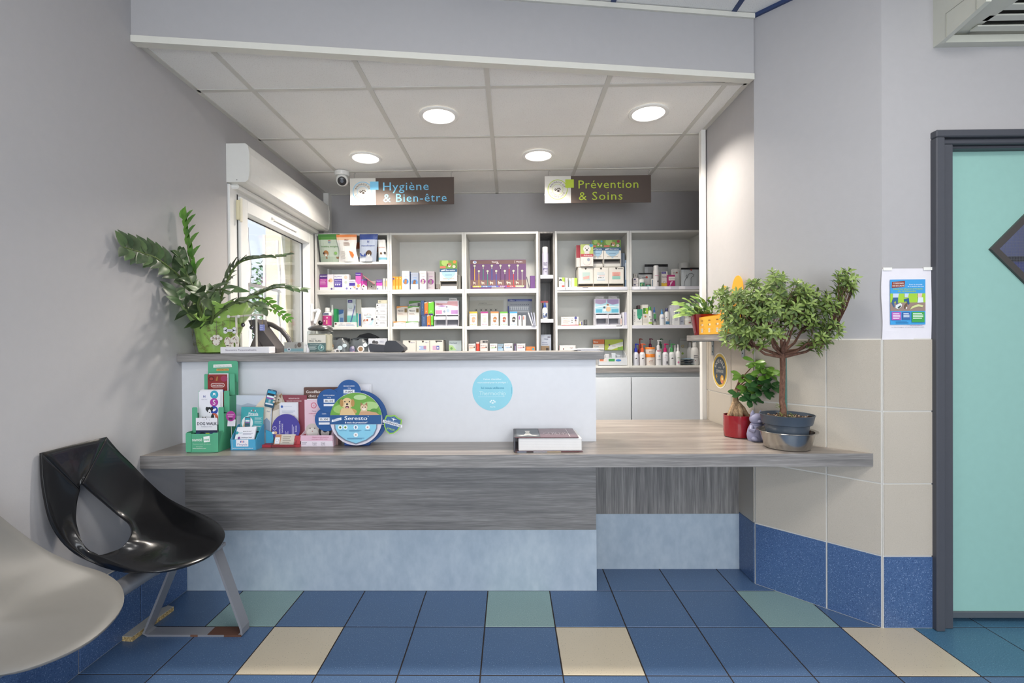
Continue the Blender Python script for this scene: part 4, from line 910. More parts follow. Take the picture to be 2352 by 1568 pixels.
for (px, py, y, nb, kind) in ((1738, 845, 2.42, 10, 1), (1722, 832, 2.44, 8, 1), (1752, 858, 2.40, 9, 1), (1705, 866, 2.42, 8, 1), (1762, 884, 2.37, 8, 0), (1745, 900, 2.38, 6, 0), (1700, 903, 2.43, 5, 0), (1724, 912, 2.41, 5, 0), (1735, 875, 2.40, 8, 0), (1720, 888, 2.42, 6, 1)):
    p = atY(px, py, y); 
    if p.x > 1.19: p.y = min(p.y, 2.385 - (p.x - 1.19) * 1.0)
    m = top0.lerp(p, .5) + Vector((0, 0, .012)); b = MB(); b.tube([q - t.location for q in (top0, m, p)], [.004, .003, .002], BARK, 6); b.build('branch', t, smooth=True)
    for k in range(nb + 3):
        a = k * 2.4 + px; d = Vector((math.cos(a), math.sin(a) * .8 - .2,   .5 - .8 * k / nb)); leaf_copy([fp[kind if k % 4 else (2 if kind == 0 else 1)]], 0, t, p + Vector((r_.uniform(-.01, .01), r_.uniform(-.01, .01), r_.uniform(-.012, .012))), d, Vector((0, -1, .7)), r_.uniform(1.0, 1.35))
for o in list(t.children):
    if o.name.startswith('leaf') and o.location.length < 1e-6: bpy.data.objects.remove(o)

# --- flat-leaved cactus in a red pot on the wall shelf
t = thing('potted_leaf_cactus', 'bushy flat-leaved houseplant in a tapered red pot on the small wall shelf', 'plant', (1.13, 2.86, 1.241))
b = MB(); b.lathe([(.0001, 0), (.048, 0), (.050, .003), (.071, .118), (.073, .12), (.069, .121), (.066, .1), (.0001, .1)], M('8f1420', .22, coat=.5), n=4 * 8, cap=False); b.build('pot', t, smooth=True)
b = MB(); b.lathe([(.067, .104), (.0001, .108)], M('33261d', .95), n=20, cap=False); b.build('soil', t)
K1, K2, K3 = mat_leaf('cactus_leaf', '46682f', '618344', .4, .15), mat_leaf('cactus_leaf_light', '66853a', '86a352', .4, .25), mat_leaf('cactus_leaf_dark', '35522a', '4a6a38', .35, .1)
cp = protos(t, [leaf_mb(.046, .022, K1, .15, .15, 4), leaf_mb(.044, .020, K2, .15, .1, 4), leaf_mb(.046, .022, K3, .15, .2, 4)])
r_ = random.Random(5); kq = 0
for k in range(38):
    a = k * 2.4; el = .35 + .9 * r_.random(); d = Vector((math.cos(a) * 1.0 - .12, math.sin(a) * .75, 0)).normalized() * math.cos(el) + Z3 * math.sin(el)
    p = t.location + Vector((.035 * math.cos(a), .03 * math.sin(a), .105)); seg = 4 if el < .8 else 5
    for q in range(seg):
        p2 = p + d * .034
        if p2.x > 1.165: d.x = -abs(d.x) * .4; p2 = p + d * .034
        leaf_copy(cp, kq if q < seg - 1 else 1, t, p, d, Vector((-d.z * .5, -.6, .6)) + Vector((r_.uniform(-.3, .3), 0, 0)), r_.uniform(.85, 1.05)); kq += 1
        p = p2; d.z -= .22; d.x -= .05; d.normalize()

# ================================================================ PRINTED ANIMALS (flat print)
def dog_face(x, y, s, c='c9a06a', d='7d5a34', m='5a2f2a'):
    e = lambda u, v, r, q=None: (x + u * s, y + v * s)
    return [('ce', c, x, y - .9 * s, .75 * s, .8 * s), ('ce', c, x, y, .62 * s, .62 * s), ('ce', d, x - .62 * s, y + .05 * s, .2 * s, .42 * s), ('ce', d, x + .62 * s, y + .05 * s, .2 * s, .42 * s), ('ce', 'e8d3ae', x, y - .25 * s, .32 * s, .32 * s), ('ce', '1e1a18', x, y - .08 * s, .13 * s, .1 * s), ('ce', m, x, y - .42 * s, .2 * s, .17 * s), ('ce', 'c98a94', x, y - .47 * s, .12 * s, .1 * s), ('ce', '1e1a18', x - .25 * s, y + .2 * s, .07 * s, .07 * s), ('ce', '1e1a18', x + .25 * s, y + .2 * s, .07 * s, .07 * s)]
def cat_face(x, y, s, c='d2b290', d='9c7350'):
    return [('ce', c, x, y - .85 * s, .6 * s, .7 * s), ('pe', d, [(x - .55 * s, y + .15 * s), (x - .5 * s, y + .85 * s), (x - .05 * s, y + .45 * s)]), ('pe', d, [(x + .05 * s, y + .45 * s), (x + .5 * s, y + .85 * s), (x + .55 * s, y + .15 * s)]), ('ce', c, x, y, .56 * s, .5 * s), ('ce', 'efe3d2', x, y - .2 * s, .28 * s, .2 * s), ('ce', '2a3a24', x - .22 * s, y + .08 * s, .08 * s, .07 * s), ('ce', '2a3a24', x + .22 * s, y + .08 * s, .08 * s, .07 * s), ('ce', 'b0707a', x, y - .12 * s, .06 * s, .045 * s), ('pe', d, [(x - .1 * s, y + .45 * s), (x + .1 * s, y + .45 * s), (x, y + .2 * s)])]
def print_m(mb, O, U, V, ops, lift=.0004, step=.00012):  # words and pictures of a face go into one printed mesh
    """print laid out in metres: ce colour,x,y,rx,ry | pe colour,[pts] | te colour,x,y,cap,string[,align,width]"""
    O, U, V = Vector(O), Vector(U).normalized(), Vector(V).normalized(); N = U.cross(V)
    for i, o in enumerate(ops):
        P = O + N * (lift + step * i); m = M(o[1], .5)
        if o[0] == 'ce': mb.prism(ell(o[2], o[3], o[4], o[5] if len(o) > 5 else o[4], 20), P, U, V, N, m)
        elif o[0] == 'pe': mb.prism(o[2], P, U, V, N, m)
        elif o[0] == 're': mb.prism([(o[2], o[3]), (o[4], o[3]), (o[4], o[5]), (o[2], o[5])], P, U, V, N, m)
        elif o[0] == 'te': text(mb, o[5], P + U * o[2] + V * o[3], U, V, o[4], m, o[6] if len(o) > 6 else 'c', o[7] if len(o) > 7 else None, bold=.05 if o[4] < .02 else 0)
        elif o[0] == 'li':   # colour, x0, ytop, x1, rows, pitch
            for q in range(o[5]): e = o[4] - (o[4] - o[2]) * (.15 if q % 2 else 0); y = o[3] - q * o[6]; mb.prism([(o[2], y - o[6] * .4), (e, y - o[6] * .4), (e, y), (o[2], y)], P, U, V, N, m)
def card(par, name, poly, O, U, V, mat, th=.002, label=None):
    b = MB(); U, V = Vector(U).normalized(), Vector(V).normalized(); b.prism(poly, O, U, V, U.cross(V), mat, th); return b.build(name, par, label=label)
def rot_uv(tilt=0.0, lean=0.0, turn=0.0):
    """card axes: turn about z, lean back, roll in its own plane"""
    u = Vector((math.cos(turn), math.sin(turn), 0)); n = Vector((math.sin(turn), -math.cos(turn), 0)); v = (Z3 * math.cos(lean) - n * math.sin(lean))
    return u * math.cos(tilt) + v * math.sin(tilt), v * math.cos(tilt) - u * math.sin(tilt)
WT = .7285

# ================================================================ ON THE WORKTOP
# green tiered leaflet rack
t = thing('leaflet_rack', 'tall green cardboard leaflet rack in four tiers, left end of the worktop', 'leaflet rack', (-1.37, 2.138, WT)); GR, GD = M('58ab86', .5), M('3f8a66', .55)
hw = .07
for s in (-1, 1):
    x = s * hw - (.002 if s > 0 else 0)
    b = MB(); b.prism([(0, 0), (.16, 0), (.16, .30), (.135, .30), (.135, .24), (.09, .24), (.09, .165), (.045, .165), (.045, .09), (0, .09)], (x, 0, 0), (0, 1, 0), (0, 0, 1), (-1, 0, 0), GD, .002); b.build('side_wall', t)
for k, (y, z0, z1) in enumerate(((.0, .002, .082), (.045, .08, .145), (.09, .165, .215), (.135, .24, .29))):
    if k == 0: card(t, 'pocket_front', rrect(-.062, .0, .062, z1, .004), (0, y, 0), X3, Z3, GR)
    for s in (-1, 1): card(t, 'pocket_flange', rrect(-.012, z0, .012, z1 + (.006 if k == 0 else .05 if k < 3 else .05), .005), (s * .060, y - .004, 0), X3, Z3, GR)
card(t, 'back_board', rrect(-.072, .0, .072, .40, .012), (0, .16, 0), X3, Z3, GR)
b = MB(); O = (0, -.002, 0)
print_m(b, O, X3, Z3, [('te', 'eef6ee', -.022, .057, .014, 'santé', 'c', .046), ('pe', 'f2f6f2', [(.008, .045), (.036, .048), (.034, .074), (.006, .07)]), ('te', '5aab86', .021, .058, .013, 'vet', 'c', .024), ('te', 'cfe8da', 0, .038, .0035, "l'assurance santé des animaux", 'c', .08), ('te', 'f2f6f2', -.012, .018, .004, 'www.santevet.com', 'c', .06), ('te', 'cfe8da', -.012, .026, .0032, 'Devis gratuit', 'c', .03)])
O = (0, .158, 0)
print_m(b, O, X3, Z3, [('pe', 'e8ece6', [(-.045, .368), (.045, .37), (.043, .385), (-.044, .383)]), ('te', '6a9a86', 0, .376, .005, 'Vos fiches vétérinaires', 'c', .078), ('pe', 'd9a45c', [(-.03, .352), (.03, .354), (.029, .364), (-.029, .363)]), ('te', '5a4020', 0, .358, .004, 'RENSEIGNEZ-VOUS', 'c', .05)])
b.build('printing', t)
def leaflet(label, x0, x1, y, z0, z1, col, ops, group=None, lean=0, n=1, cat='leaflet'):
    t_ = thing('leaflet', label, cat, ((x0 + x1) / 2, y, z0), group=group); w = x1 - x0; U, V = rot_uv(0, lean)
    for k in range(n):
        O = Vector((-w / 2 + k * .004, k * .004, 0)); b = MB(); b.prism([(0, 0), (w, 0), (w, z1 - z0 + k * .004), (0, z1 - z0 + k * .004)], O, U, V, U.cross(V), M(col if k == 0 else 'e4e4e8', .5), .0012); b.build('sheet', t_)
    b = MB(); print_m(b, Vector((-w / 2, 0, 0)), U, V, ops); b.build('printing', t_); return t_
gL = 'leaflets in the green rack'
leaflet('leaflet lettered DOG WALK in the lower pocket of the green rack', -1.422, -1.325, 2.174, WT + .03, WT + .148, 'e9e8ee', [('re', '2d3350', 0, .052, .097, .062), ('re', '3a4b78', 0, 0, .097, .052), ('ce', '1d2230', .03, .04, .016, .014), ('re', 'c9d23c', .045, .03, .062, .05), ('te', '22243a', .05, .092, .013, 'DOG WALK', 'c', .09), ('te', '8a8aa0', .05, .078, .003, 'PROMENADES CANINES', 'c', .05), ('ce', '555566', .05, .113, .0018), ('ce', '777788', .038, .108, .0014), ('ce', '777788', .062, .108, .0014)], gL)
leaflet('white leaflet with round organ icons and a dog in the green rack', -1.436, -1.336, 2.217, WT + .11, WT + .263, 'ecebf2',
  [('ce', '39a5bd', .073, .138, .019), ('ce', 'b0409e', .072, .103, .019), ('ce', '2c4aa6', .071, .067, .019), ('ce', 'cf6a4c', .071, .034, .019), ('pe', 'f4f4f8', [(.066, .13), (.068, .146), (.078, .146), (.08, .13), (.076, .138), (.07, .138)]), ('te', 'f4f4f8', .072, .103, .022, 'S', 'c'), ('pe', 'f4f4f8', [(.06, .068), (.08, .076), (.082, .068), (.07, .06)]), ('pe', 'f4f4f8', [(.064, .028), (.078, .032), (.074, .044), (.066, .04)]),
   ('ce', 'e8e8ee', .052, .03, .02, .026), ('ce', '2a2a2e', .05, .068, .013, .013), ('ce', '2a2a2e', .039, .073, .006, .009), ('ce', '2a2a2e', .062, .073, .006, .009), ('ce', 'eeeef2', .051, .06, .0065, .011), ('ce', '2a2a2e', .051, .056, .003, .0025), ('ce', '2a2a2e', .065, .028, .008, .022), ('ce', '7d7468', .026, .024, .009, .009), ('pe', '6a6258', [(.018, .028), (.018, .038), (.024, .033)]), ('pe', '6a6258', [(.028, .033), (.034, .038), (.034, .028)]), ('te', '3a4a9a', .028, .13, .01, 'H', 'c'), ('te', '9a9ab0', .028, .116, .003, 'Fiche conseil', 'c', .026)], gL, 0, 3)
leaflet('dark red leaflet lettered terranimo in the top pocket of the green rack', -1.424, -1.332, 2.266, WT + .19, WT + .338, '8c2e2c', [('ce', '5e2320', .018, .128, .014, .012), ('ce', 'a8453c', .018, .127, .009, .007), ('pe', 'a87a44', [(.038, .118), (.044, .138), (.05, .137), (.046, .117)]), ('ce', '9c3a5c', .078, .128, .016, .014), ('pe', 'efe6e0', rrect(.016, .088, .08, .107, .008)), ('pe', '8c2e2c', rrect(.018, .09, .078, .105, .007)), ('te', 'f2eae6', .048, .0975, .0085, 'terranimo', 'c', .05), ('te', 'd8a8a0', .048, .084, .003, 'la nourriture autrement', 'c', .045), ('ce', '3a3f88', .07, .07, .008), ('ce', 'a8453c', .03, .06, .01)], gL, 0, 2)

# blue and teal card dispenser
t = thing('card_dispenser', 'blue and teal cardboard card dispenser in front of the landscape board', 'card dispenser', (-1.214, 2.182, WT)); BL, TE = M('4ba3cb', .5), M('43a3a9', .5)
hw = .0575
card(t, 'pocket_front', [(-hw, 0), (hw, 0), (hw - .001, .048), (-hw + .003, .048)], (0, 0, 0), X3, Z3, BL)
for s in (-1, 1): b = MB(); b.prism([(0, 0), (.075, 0), (.075, .105), (.06, .105), (0, .048)], (s * hw + .001, 0, 0), (0, 1, 0), (0, 0, 1), (-1, 0, 0), BL, .002); b.build('side_wall', t)
U, V = rot_uv(-.03, .05); card(t, 'header_board', [(-.05, 0), (.055, 0), (.055, .185), (-.05, .185)], (-.0, .062, 0), U, V, TE)
b = MB(); print_m(b, (0, -.0004, 0), X3, Z3, [('re', 'ebe8ee', -.03, .016, .026, .047), ('te', '7a88b8', -.002, .026, .009, 'Pimpela', 'c', .046), ('pe', 'd03c4c', [(-.004, .034), (.0, .034), (-.001, .043), (-.004, .042)]), ('pe', '3a5aa8', [(-.012, .034), (-.007, .034), (-.006, .043), (-.01, .041)]), ('pe', '3a5aa8', [(.003, .034), (.008, .034), (.007, .042), (.004, .043)]), ('te', 'eef6fa', 0, .008, .0045, "L'APPLICATION POUR VOS ANIMAUX", 'c', .096)])
print_m(b, Vector((0, .0615, 0)), U, V, [('te', 'f2f4f6', .008, .155, .011, 'Pimpela', 'c', .046), ('pe', 'f2f4f6', rrect(-.018, .146, .032, .148, .0008)), ('pe', 'd03c4c', [(.006, .166), (.01, .166), (.009, .176), (.006, .175)]), ('pe', 'e8eaee', [(-.005, .166), (.001, .166), (.0, .174)]), ('pe', 'e8eaee', [(.015, .166), (.021, .166), (.016, .174)]), ('ce', 'e9eef0', -.018, .112, .027, .03), ('pe', 'e3c39c', [(-.03, .065), (-.038, .1), (-.03, .12), (-.012, .11), (-.016, .075)]), ('pe', '31485e', rrect(-.03, .093, -.004, .139, .004)), ('pe', '39a0b4', rrect(-.028, .097, -.006, .135, .002)), ('re', 'e9eef0', -.027, .118, -.007, .125), ('re', 'b0409e', -.027, .112, -.007, .115), ('re', '4a5560', -.027, .099, -.007, .11), ('li', 'bfe2e4', .016, .138, .052, 3, .0045), ('li', 'bfe2e4', .016, .122, .05, 3, .0045), ('te', 'f2f4f6', .03, .098, .005, 'Téléchargez', 'c', .034), ('li', 'dff0f0', .012, .09, .034, 3, .0045), ('re', '22303a', -.004, .069, .018, .075), ('re', '22303a', .021, .069, .045, .075)])
b.build('printing', t)
for k in range(3):
    U, V = rot_uv(.02, .45); card(t, 'card', [(-.045, 0), (.042, 0), (.042, .075), (-.045, .075)], (0, .008 + k * .004, .03), U, V, M('ecebf1', .5))
b = MB(); print_m(b, Vector((0, .0072, .03)), U, V, [('te', '3a3a4a', .006, .055, .004, 'Besoin de nous ?', 'c', .04), ('li', '9a9ab0', -.012, .045, .034, 2, .004), ('ce', '3f9fa8', -.04, .048, .007), ('te', '3f9fa8', -.024, .048, .004, 'Pimpela', 'c', .018), ('te', '4a4a5a', .008, .026, .004, "Téléchargez l'appli", 'c', .05), ('ce', '7a4a8a', -.026, .024, .006)]); b.build('printing', t)
# round magenta tag stuck on the rack
t = thing('round_tag', 'small magenta round tag with white tail beside the green rack', 'tag', (-1.262, 2.172, .868))
for o_ in (card(t, 'disc', ell(0, .016, .0215, .023, 28), (0, 0, 0), X3, Z3, M('a8388f', .5)), card(t, 'tail', [(-.017, -.03), (.018, -.03), (.02, .0), (-.014, .004)], (0, .0022, 0), X3, Z3, M('dcdbe2', .5))): pass
b = MB(); print_m(b, (0, 0, 0), X3, Z3, [('te', 'f0e0ee', 0, .024, .004, 'Commandez', 'c', .032), ('li', 'e0bcd8', -.013, .018, .013, 2, .004), ('re', '4a2a48', -.008, .0, .009, .008)]); b.build('printing', t)
b = MB(); b.tube([(0, .003, -.02), (0, .008, -.09), (0, .01, -.138)], .0008, M('cccccc', .5), 5); b.build('stalk', t)
# landscape board with phone cut-out
t = thing('display_board', 'pale landscape cardboard display with hand holding a phone cut-out on top', 'display', (-1.225, 2.285, WT))
card(t, 'board', [(-.105, 0), (.085, 0), (.096, .21), (.09, .235), (-.085, .238), (-.09, .23)], (0, 0, 0), X3, Z3, M('c9d0dc', .6))
card(t, 'side_flap', [(.0, .0), (.036, 0), (.036, .06), (.0, .075)], (.07, -.012, 0), X3, Z3, M('43a0c6', .5))
b = MB(); print_m(b, (0, 0, 0), X3, Z3, [('pe', 'a9b4c4', [(-.1, .14), (.09, .14), (.09, .185), (.05, .195), (.02, .19), (-.02, .2), (-.05, .19), (-.088, .198)]), ('pe', 'e2d3c0', [(.0, .16), (.03, .15), (.06, .19), (.085, .2), (.07, .238), (.03, .2)]), ('pe', 'e6ddd0', [(.05, .12), (.085, .12), (.095, .19), (.055, .19)]), ('pe', '8f9fb4', [(.06, .06), (.085, .06), (.086, .11), (.07, .13), (.058, .12)]), ('te', '7a88a0', .078, .16, .007, 'Pet', 'c', .015)]); b.build('printing', t)
U, V = rot_uv(-.22, 0); card(t, 'phone_cutout', rrect(-.022, -.042, .022, .042, .006), (.092, -.008, .222), U, V, M('2e5570', .4), .003)
b = MB(); print_m(b, Vector((.092, -.0082, .222)), U, V, [('pe', '3aa4cc', rrect(-.019, -.03, .019, .036, .002)), ('re', 'eef0f4', -.018, .004, .018, .012), ('re', 'b0409e', -.018, -.002, .018, .003), ('re', '23303c', -.018, .014, .018, .024), ('re', '3f8a9c', -.018, -.022, .018, -.003), ('re', '9fb8c0', -.006, -.02, .004, -.005), ('re', 'e6e8ee', -.018, -.03, .018, -.023), ('re', '9ab0c0', -.006, .038, .006, .0395)]); b.build('printing', t)
for k in range(3): b = MB(); b.sphere((.116 - k * .003, -.012, .232 - k * .013), .0055, M('ddd0c0', .6), 10, 6); b.build('fingertip', t, smooth=True)
# red prevention display with kitten cut-out, leaflets, purple disc
t = thing('display_board', 'dark red cardboard display with kitten cut-out and white leaflets, centre of the display row', 'display', (-1.04, 2.305, WT)); MR = M('8c4450', .5)
card(t, 'board', [(-.062, 0), (.062, 0), (.068, .234), (-.05, .236)], (0, 0, 0), X3, Z3, MR)
b = MB(); b.box(-.115, -.07, 0, .062, 0, .012, M('a8323c', .5)); b.box(.02, -.055, .012, .062, 0, .05, M('b8444c', .5)); b.build('tray', t)
card(t, 'kitten_cutout', [(-.105, .01), (-.055, .01), (-.05, .15), (-.035, .2), (-.045, .222), (-.05, .245), (-.062, .24), (-.078, .238), (-.082, .22), (-.09, .2), (-.085, .18), (-.1, .15)], (0, -.006, 0), X3, Z3, M('b9aa98', .7), label='photo cut-out of a grey and white kitten')
b = MB(); print_m(b, (0, -.006, 0), X3, Z3, [('ce', 'c9bcac', -.066, .208, .018, .02), ('pe', '8a6a52', [(-.055, .22), (-.048, .243), (-.064, .232)]), ('ce', '8a7a5e', -.066, .2, .006, .005), ('ce', '25221e', -.064, .213, .003), ('ce', '8f7d62', -.078, .195, .009, .007), ('pe', 'ded6ca', [(-.1, .02), (-.065, .02), (-.062, .17), (-.092, .16)]), ('ce', '7a6a5a', -.095, .016, .009, .007)])
print_m(b, (0, 0, 0), X3, Z3, [('te', 'e8d0d2', .006, .218, .0055, 'PRÉVENTION DES', 'c', .052), ('te', 'e8d0d2', .006, .206, .0055, 'MALADIES CHRONIQUES', 'c', .072)]); b.build('printing', t)
leaflet('white medical leaflet standing in the dark red display', -1.096, -1.012, 2.288, WT + .03, WT + .198, 'e3e4ec', [('ce', '4a6ab0', .012, .152, .006), ('li', 'a9b4cc', .022, .154, .06, 1, .003), ('li', 'b4bccc', .012, .132, .075, 2, .006), ('te', '3a3a42', .034, .105, .005, 'Urgences', 'c', .03), ('ce', 'a05a50', .02, .09, .011, .011), ('ce', 'e3e4ec', .02, .09, .009, .009), ('li', 'c08a88', .045, .108, .075, 5, .005), ('li', 'b4bccc', .012, .07, .07, 4, .006)], None, .0, 2)
t = thing('round_card', 'purple round card with sideways white print, behind the clear card holder', 'card', (-1.055, 2.262, WT + .012))
U, V = rot_uv(0, .03); card(t, 'disc', ell(0, .069, .0665, .069, 48), (0, 0, 0), U, V, M('4a4398', .4))
b = MB(); U2, V2 = V.copy(), -U.copy()
print_m(b, Vector((0, -.0002, .069)), V, -U, [('te', 'e4e0f2', .0, .028, .006, 'PARRAINEZ VOS AMIS', 'c', .075), ('te', 'e4e0f2', -.005, .016, .006, 'ET GAGNEZ', 'c', .06), ('li', 'b9b4dc', -.05, .002, -.01, 3, .006), ('li', 'b9b4dc', -.04, -.03, .02, 2, .007), ('te', 'e4e0f2', 0, -.048, .008, 'kozoo', 'c', .03)])
print_m(b, Vector((0, -.0002, .069)), U, V, [('ce', 'e8e6f2', -.052, .003, .009), ('ce', '4a4398', -.052, .003, .0075), ('ce', 'd9b08a', -.048, -.018, .008, .007), ('ce', 'efe8e0', -.058, -.018, .006, .006)]); b.build('printing', t)
ACR = mat_glass('clear_acrylic', (.93, .95, .96, 1), .1)
t = thing('card_holder', 'clear acrylic business card holder with orange and cream cards', 'card holder', (-1.053, 2.228, WT))
b = MB(); b.box(-.056, 0, 0, .052, .003, .022, ACR); b.box(-.056, 0, 0, .052, .045, .003, ACR); b.box(-.056, .042, 0, .052, .045, .045, ACR); b.prism([(0, 0), (.045, 0), (.045, .045), (0, .022)], (-.056, 0, 0), (0, 1, 0), (0, 0, 1), (-1, 0, 0), ACR, .002); b.prism([(0, 0), (.045, 0), (.045, .045), (0, .022)], (.054, 0, 0), (0, 1, 0), (0, 0, 1), (-1, 0, 0), ACR, .002); b.build('holder', t)
U, V = rot_uv(0, .3)
for k in range(3): card(t, 'card', [(-.05, 0), (.042, 0), (.047, .055), (-.044, .055)], (0, .008 + k * .006, .004), U, V, M(('cfc6ba', 'e0dcd4', 'c9c0b4')[k], .5))
b = MB(); print_m(b, Vector((0, .0078, .004)), U, V, [('pe', 'c08560', [(-.05, 0), (-.02, 0), (-.016, .055), (-.044, .055)]), ('re', 'eceaf0', -.044, .012, -.022, .042), ('ce', '8a9ab8', -.033, .028, .007), ('ce', 'eceaf0', -.033, .028, .006), ('li', '9a9488', -.008, .046, .03, 4, .009)]); b.build('printing', t)
# pink insurance display and brown board
t = thing('display_board', 'brown cardboard display lettered Goodflair chez vous behind the pink leaflets', 'display', (-.915, 2.325, WT))
card(t, 'board', rrect(-.08, 0, .10, .27, .006), (0, 0, 0), X3, Z3, M('63473f', .6)); b = MB(); b.box(.078, -.04, 0, .098, 0, .05, M('8a6a68', .6)); b.build('foot', t)
b = MB(); print_m(b, (0, 0, 0), X3, Z3, [('te', 'ece4de', -.07, .248, .012, 'Goodflair', 'l', .072), ('te', 'ece4de', -.058, .228, .012, 'chez vous', 'l', .078)]); b.build('printing', t)
t = thing('card_dispenser', 'pink and white cardboard dispenser with kitten and dog faces, left of the blue paw display', 'card dispenser', (-.905, 2.25, WT)); PK = M('e2c3d2', .5)
card(t, 'pocket_front', [(-.078, 0), (.076, 0), (.073, .052), (-.074, .052)], (0, 0, 0), X3, Z3, M('e6dde8', .5))
for s in (-1, 1): b = MB(); b.prism([(0, 0), (.06, 0), (.06, .07), (.0, .052)], (s * .076, 0, 0), (0, 1, 0), (0, 0, 1), (-1, 0, 0), PK, .002); b.build('side_wall', t)
b = MB(); print_m(b, (0, 0, 0), X3, Z3, [('pe', 'dfb9cd', [(-.0765, .026), (.0745, .026), (.073, .052), (-.074, .052)]), ('te', 'a84a6c', .018, .044, .0055, 'Obtenez un devis gratuit sur', 'c', .08), ('te', 'a84a6c', .014, .035, .0045, 'www.goodflair.com', 'c', .075), ('li', '8a8a9c', -.07, .02, -.045, 2, .006), ('te', '4a4a58', -.01, .017, .004, 'Trustpilot', 'c', .024), ('te', '4a4a58', .03, .017, .004, 'Google', 'c', .02), ('te', '6a6a78', -.01, .008, .004, '4,8/5', 'c', .02), ('te', '6a6a78', .03, .008, .004, '4,7/5', 'c', .02)]); b.build('printing', t)
leaflet('pink leaflet with kitten and dog faces in the pink dispenser', -.983, -.845, 2.304, WT + .02, WT + .212, 'e6c6d4', [('ce', 'd4607c', .044, .165, .014), ('ce', 'e6c6d4', .044, .165, .0105), ('te', 'd4607c', .044, .165, .009, 'ω', 'c'), ('te', '6a5a88', .09, .164, .017, 'Good', 'c', .05), ('te', '8a6a84', .045, .138, .005, 'Nos', 'c', .02), ('te', 'c05a78', .05, .127, .005, 'remboursements', 'c', .06), ('te', '8a6a84', .055, .116, .005, 'santé', 'c', .024), ('pe', 'd0506c', [(.06, .09), (.1, .07), (.12, .03), (.06, .04)])] + [('ce', 'cfc6be', .037, .045, .034, .034), ('ce', 'e2dcd6', .037, .036, .026, .022), ('ce', 'b07a78', .037, .042, .003), ('ce', '7a706a', .026, .056, .003), ('ce', '7a706a', .048, .056, .003), ('ce', '2e2a2c', .098, .042, .032, .032), ('ce', 'cfc6c0', .098, .036, .02, .026), ('ce', '1e1c20', .098, .044, .01, .008)], None, .0, 2)
# white brochures and blue box behind the paw
leaflet('white brochures standing behind the blue paw display', -.735, -.675, 2.315, WT, WT + .275, 'e9e8ee', [('te', '3a5ab0', .03, .25, .012, 'H', 'c')], None, 0, 3)
t = thing('support_box', 'royal blue cardboard foot box under the paw display', 'box', (-.725, 2.27, WT)); b = MB(); b.cbox(-.058, 0, 0, .06, .03, .10, M('2d57a6', .5), .002); b.build('box_body', t)
# big paw-shaped display
t = thing('paw_display', 'large blue paw-shaped cardboard display with labrador and cat, lettered Seresto', 'display', (-.716, 2.238, .8585)); NV = M('215593', .45)
card(t, 'back_ring', ell(.012, .002, .13, .128, 56), (.0, .016, 0), X3, Z3, M('1d4c86', .5))
for k_, (cx, cz) in enumerate(((-.033, .126), (-.127, .083), (-.14, -.003))): card(t, 'toe_pad', ell(cx, cz, .0555, n=40), (0, .0035 + .0027 * k_, 0), X3, Z3, NV)
card(t, 'web', ell(-.05, .04, .11, n=40), (0, .0118, 0), X3, Z3, NV)
card(t, 'main_disc', ell(0, 0, .1215, .1225, 64), (0, 0, 0), X3, Z3, M('dcd6e2', .4), .003)
R_ = .1215
def arc_pts(a0, a1, r, n=24): return [(r * math.cos(a0 + (a1 - a0) * i / n), r * math.sin(a0 + (a1 - a0) * i / n)) for i in range(n + 1)]
a_ = math.asin(.018 / R_); a2 = math.asin(-.024 / R_)
ops = [('pe', '6da544', arc_pts(a_, PI - a_, R_)), ('ce', '9cc46c', -.07, .045, .035, .02), ('ce', '4f8a34', -.055, .08, .03, .016), ('ce', 'a9cc86', .065, .06, .04, .02), ('ce', 'b5d49a', .02, .1, .03, .012), ('ce', '5b9440', .085, .035, .02, .013)]
ops += [('ce', 'c99c62', -.035, .034, .04, .016)] + dog_face(-.04, .072, .042, 'e0c08e', 'b58a52')[1:] + [('pe', 'e0c08e', [(-.075, .018), (-.066, .05), (-.02, .05), (.0, .018)])] + cat_face(.038, .052, .03, 'dcc0a0', 'a67c58') + [('pe', 'c9a07c', [(.015, .018), (.02, .034), (.06, .036), (.095, .03), (.11, .018)])]
ops += [('pe', '24568c', [(-R_ * .985, .018), (R_ * .985, .018), (R_ * .978, -.024), (-R_ * .978, -.024)]), ('pe', 'e8ecf4', [(-.112, -.014), (-.066, -.004), (-.067, .008), (-.111, -.003)]), ('te', '2a3f7a', -.09, -.003, .006, 'Elanco', 'c', .032), ('te', 'f4f6fa', .0, .004, .017, 'Seresto', 'c', .108), ('te', 'f4f6fa', .002, -.016, .0075, '8 mois de protection*', 'c', .105), ('te', 'f4f6fa', .058, .012, .004, '®', 'c'),
 ('pe', '6f7f96', [(-.1, -.025), (.1, -.025), (.099, -.045), (.085, -.075), (.05, -.1), (0, -.117), (-.05, -.1), (-.085, -.075), (-.099, -.045)]), ('pe', '86c9e4', [(-.095, -.025), (.095, -.025), (.094, -.043), (.08, -.071), (.047, -.095), (0, -.112), (-.047, -.095), (-.08, -.071), (-.094, -.043)])]
for x, z in ((-.072, -.038), (-.048, -.038), (.0, -.038), (.055, -.038), (.0, -.073)): ops += [('ce', 'e9f1f6', x, z, .0105)]
ops += [('ce', '5a7a3a', -.072, -.038, .005), ('ce', '6a9a4a', -.048, -.038, .005), ('ce', '5a7aa0', 0, -.038, .004, .006), ('ce', 'd09a90', .055, -.038, .004), ('ce', 'b0a098', 0, -.073, .004), ('te', '2f5f8c', -.06, -.053, .003, 'TIQUES ET PUCES', 'c', .035), ('li', '3f6f9c', -.03, -.051, .026, 2, .004), ('li', '3f6f9c', .042, -.051, .068, 1, .004), ('li', '3f6f9c', -.04, -.087, .04, 2, .004)]
b = MB(); print_m(b, (0, 0, 0), X3, Z3, ops)
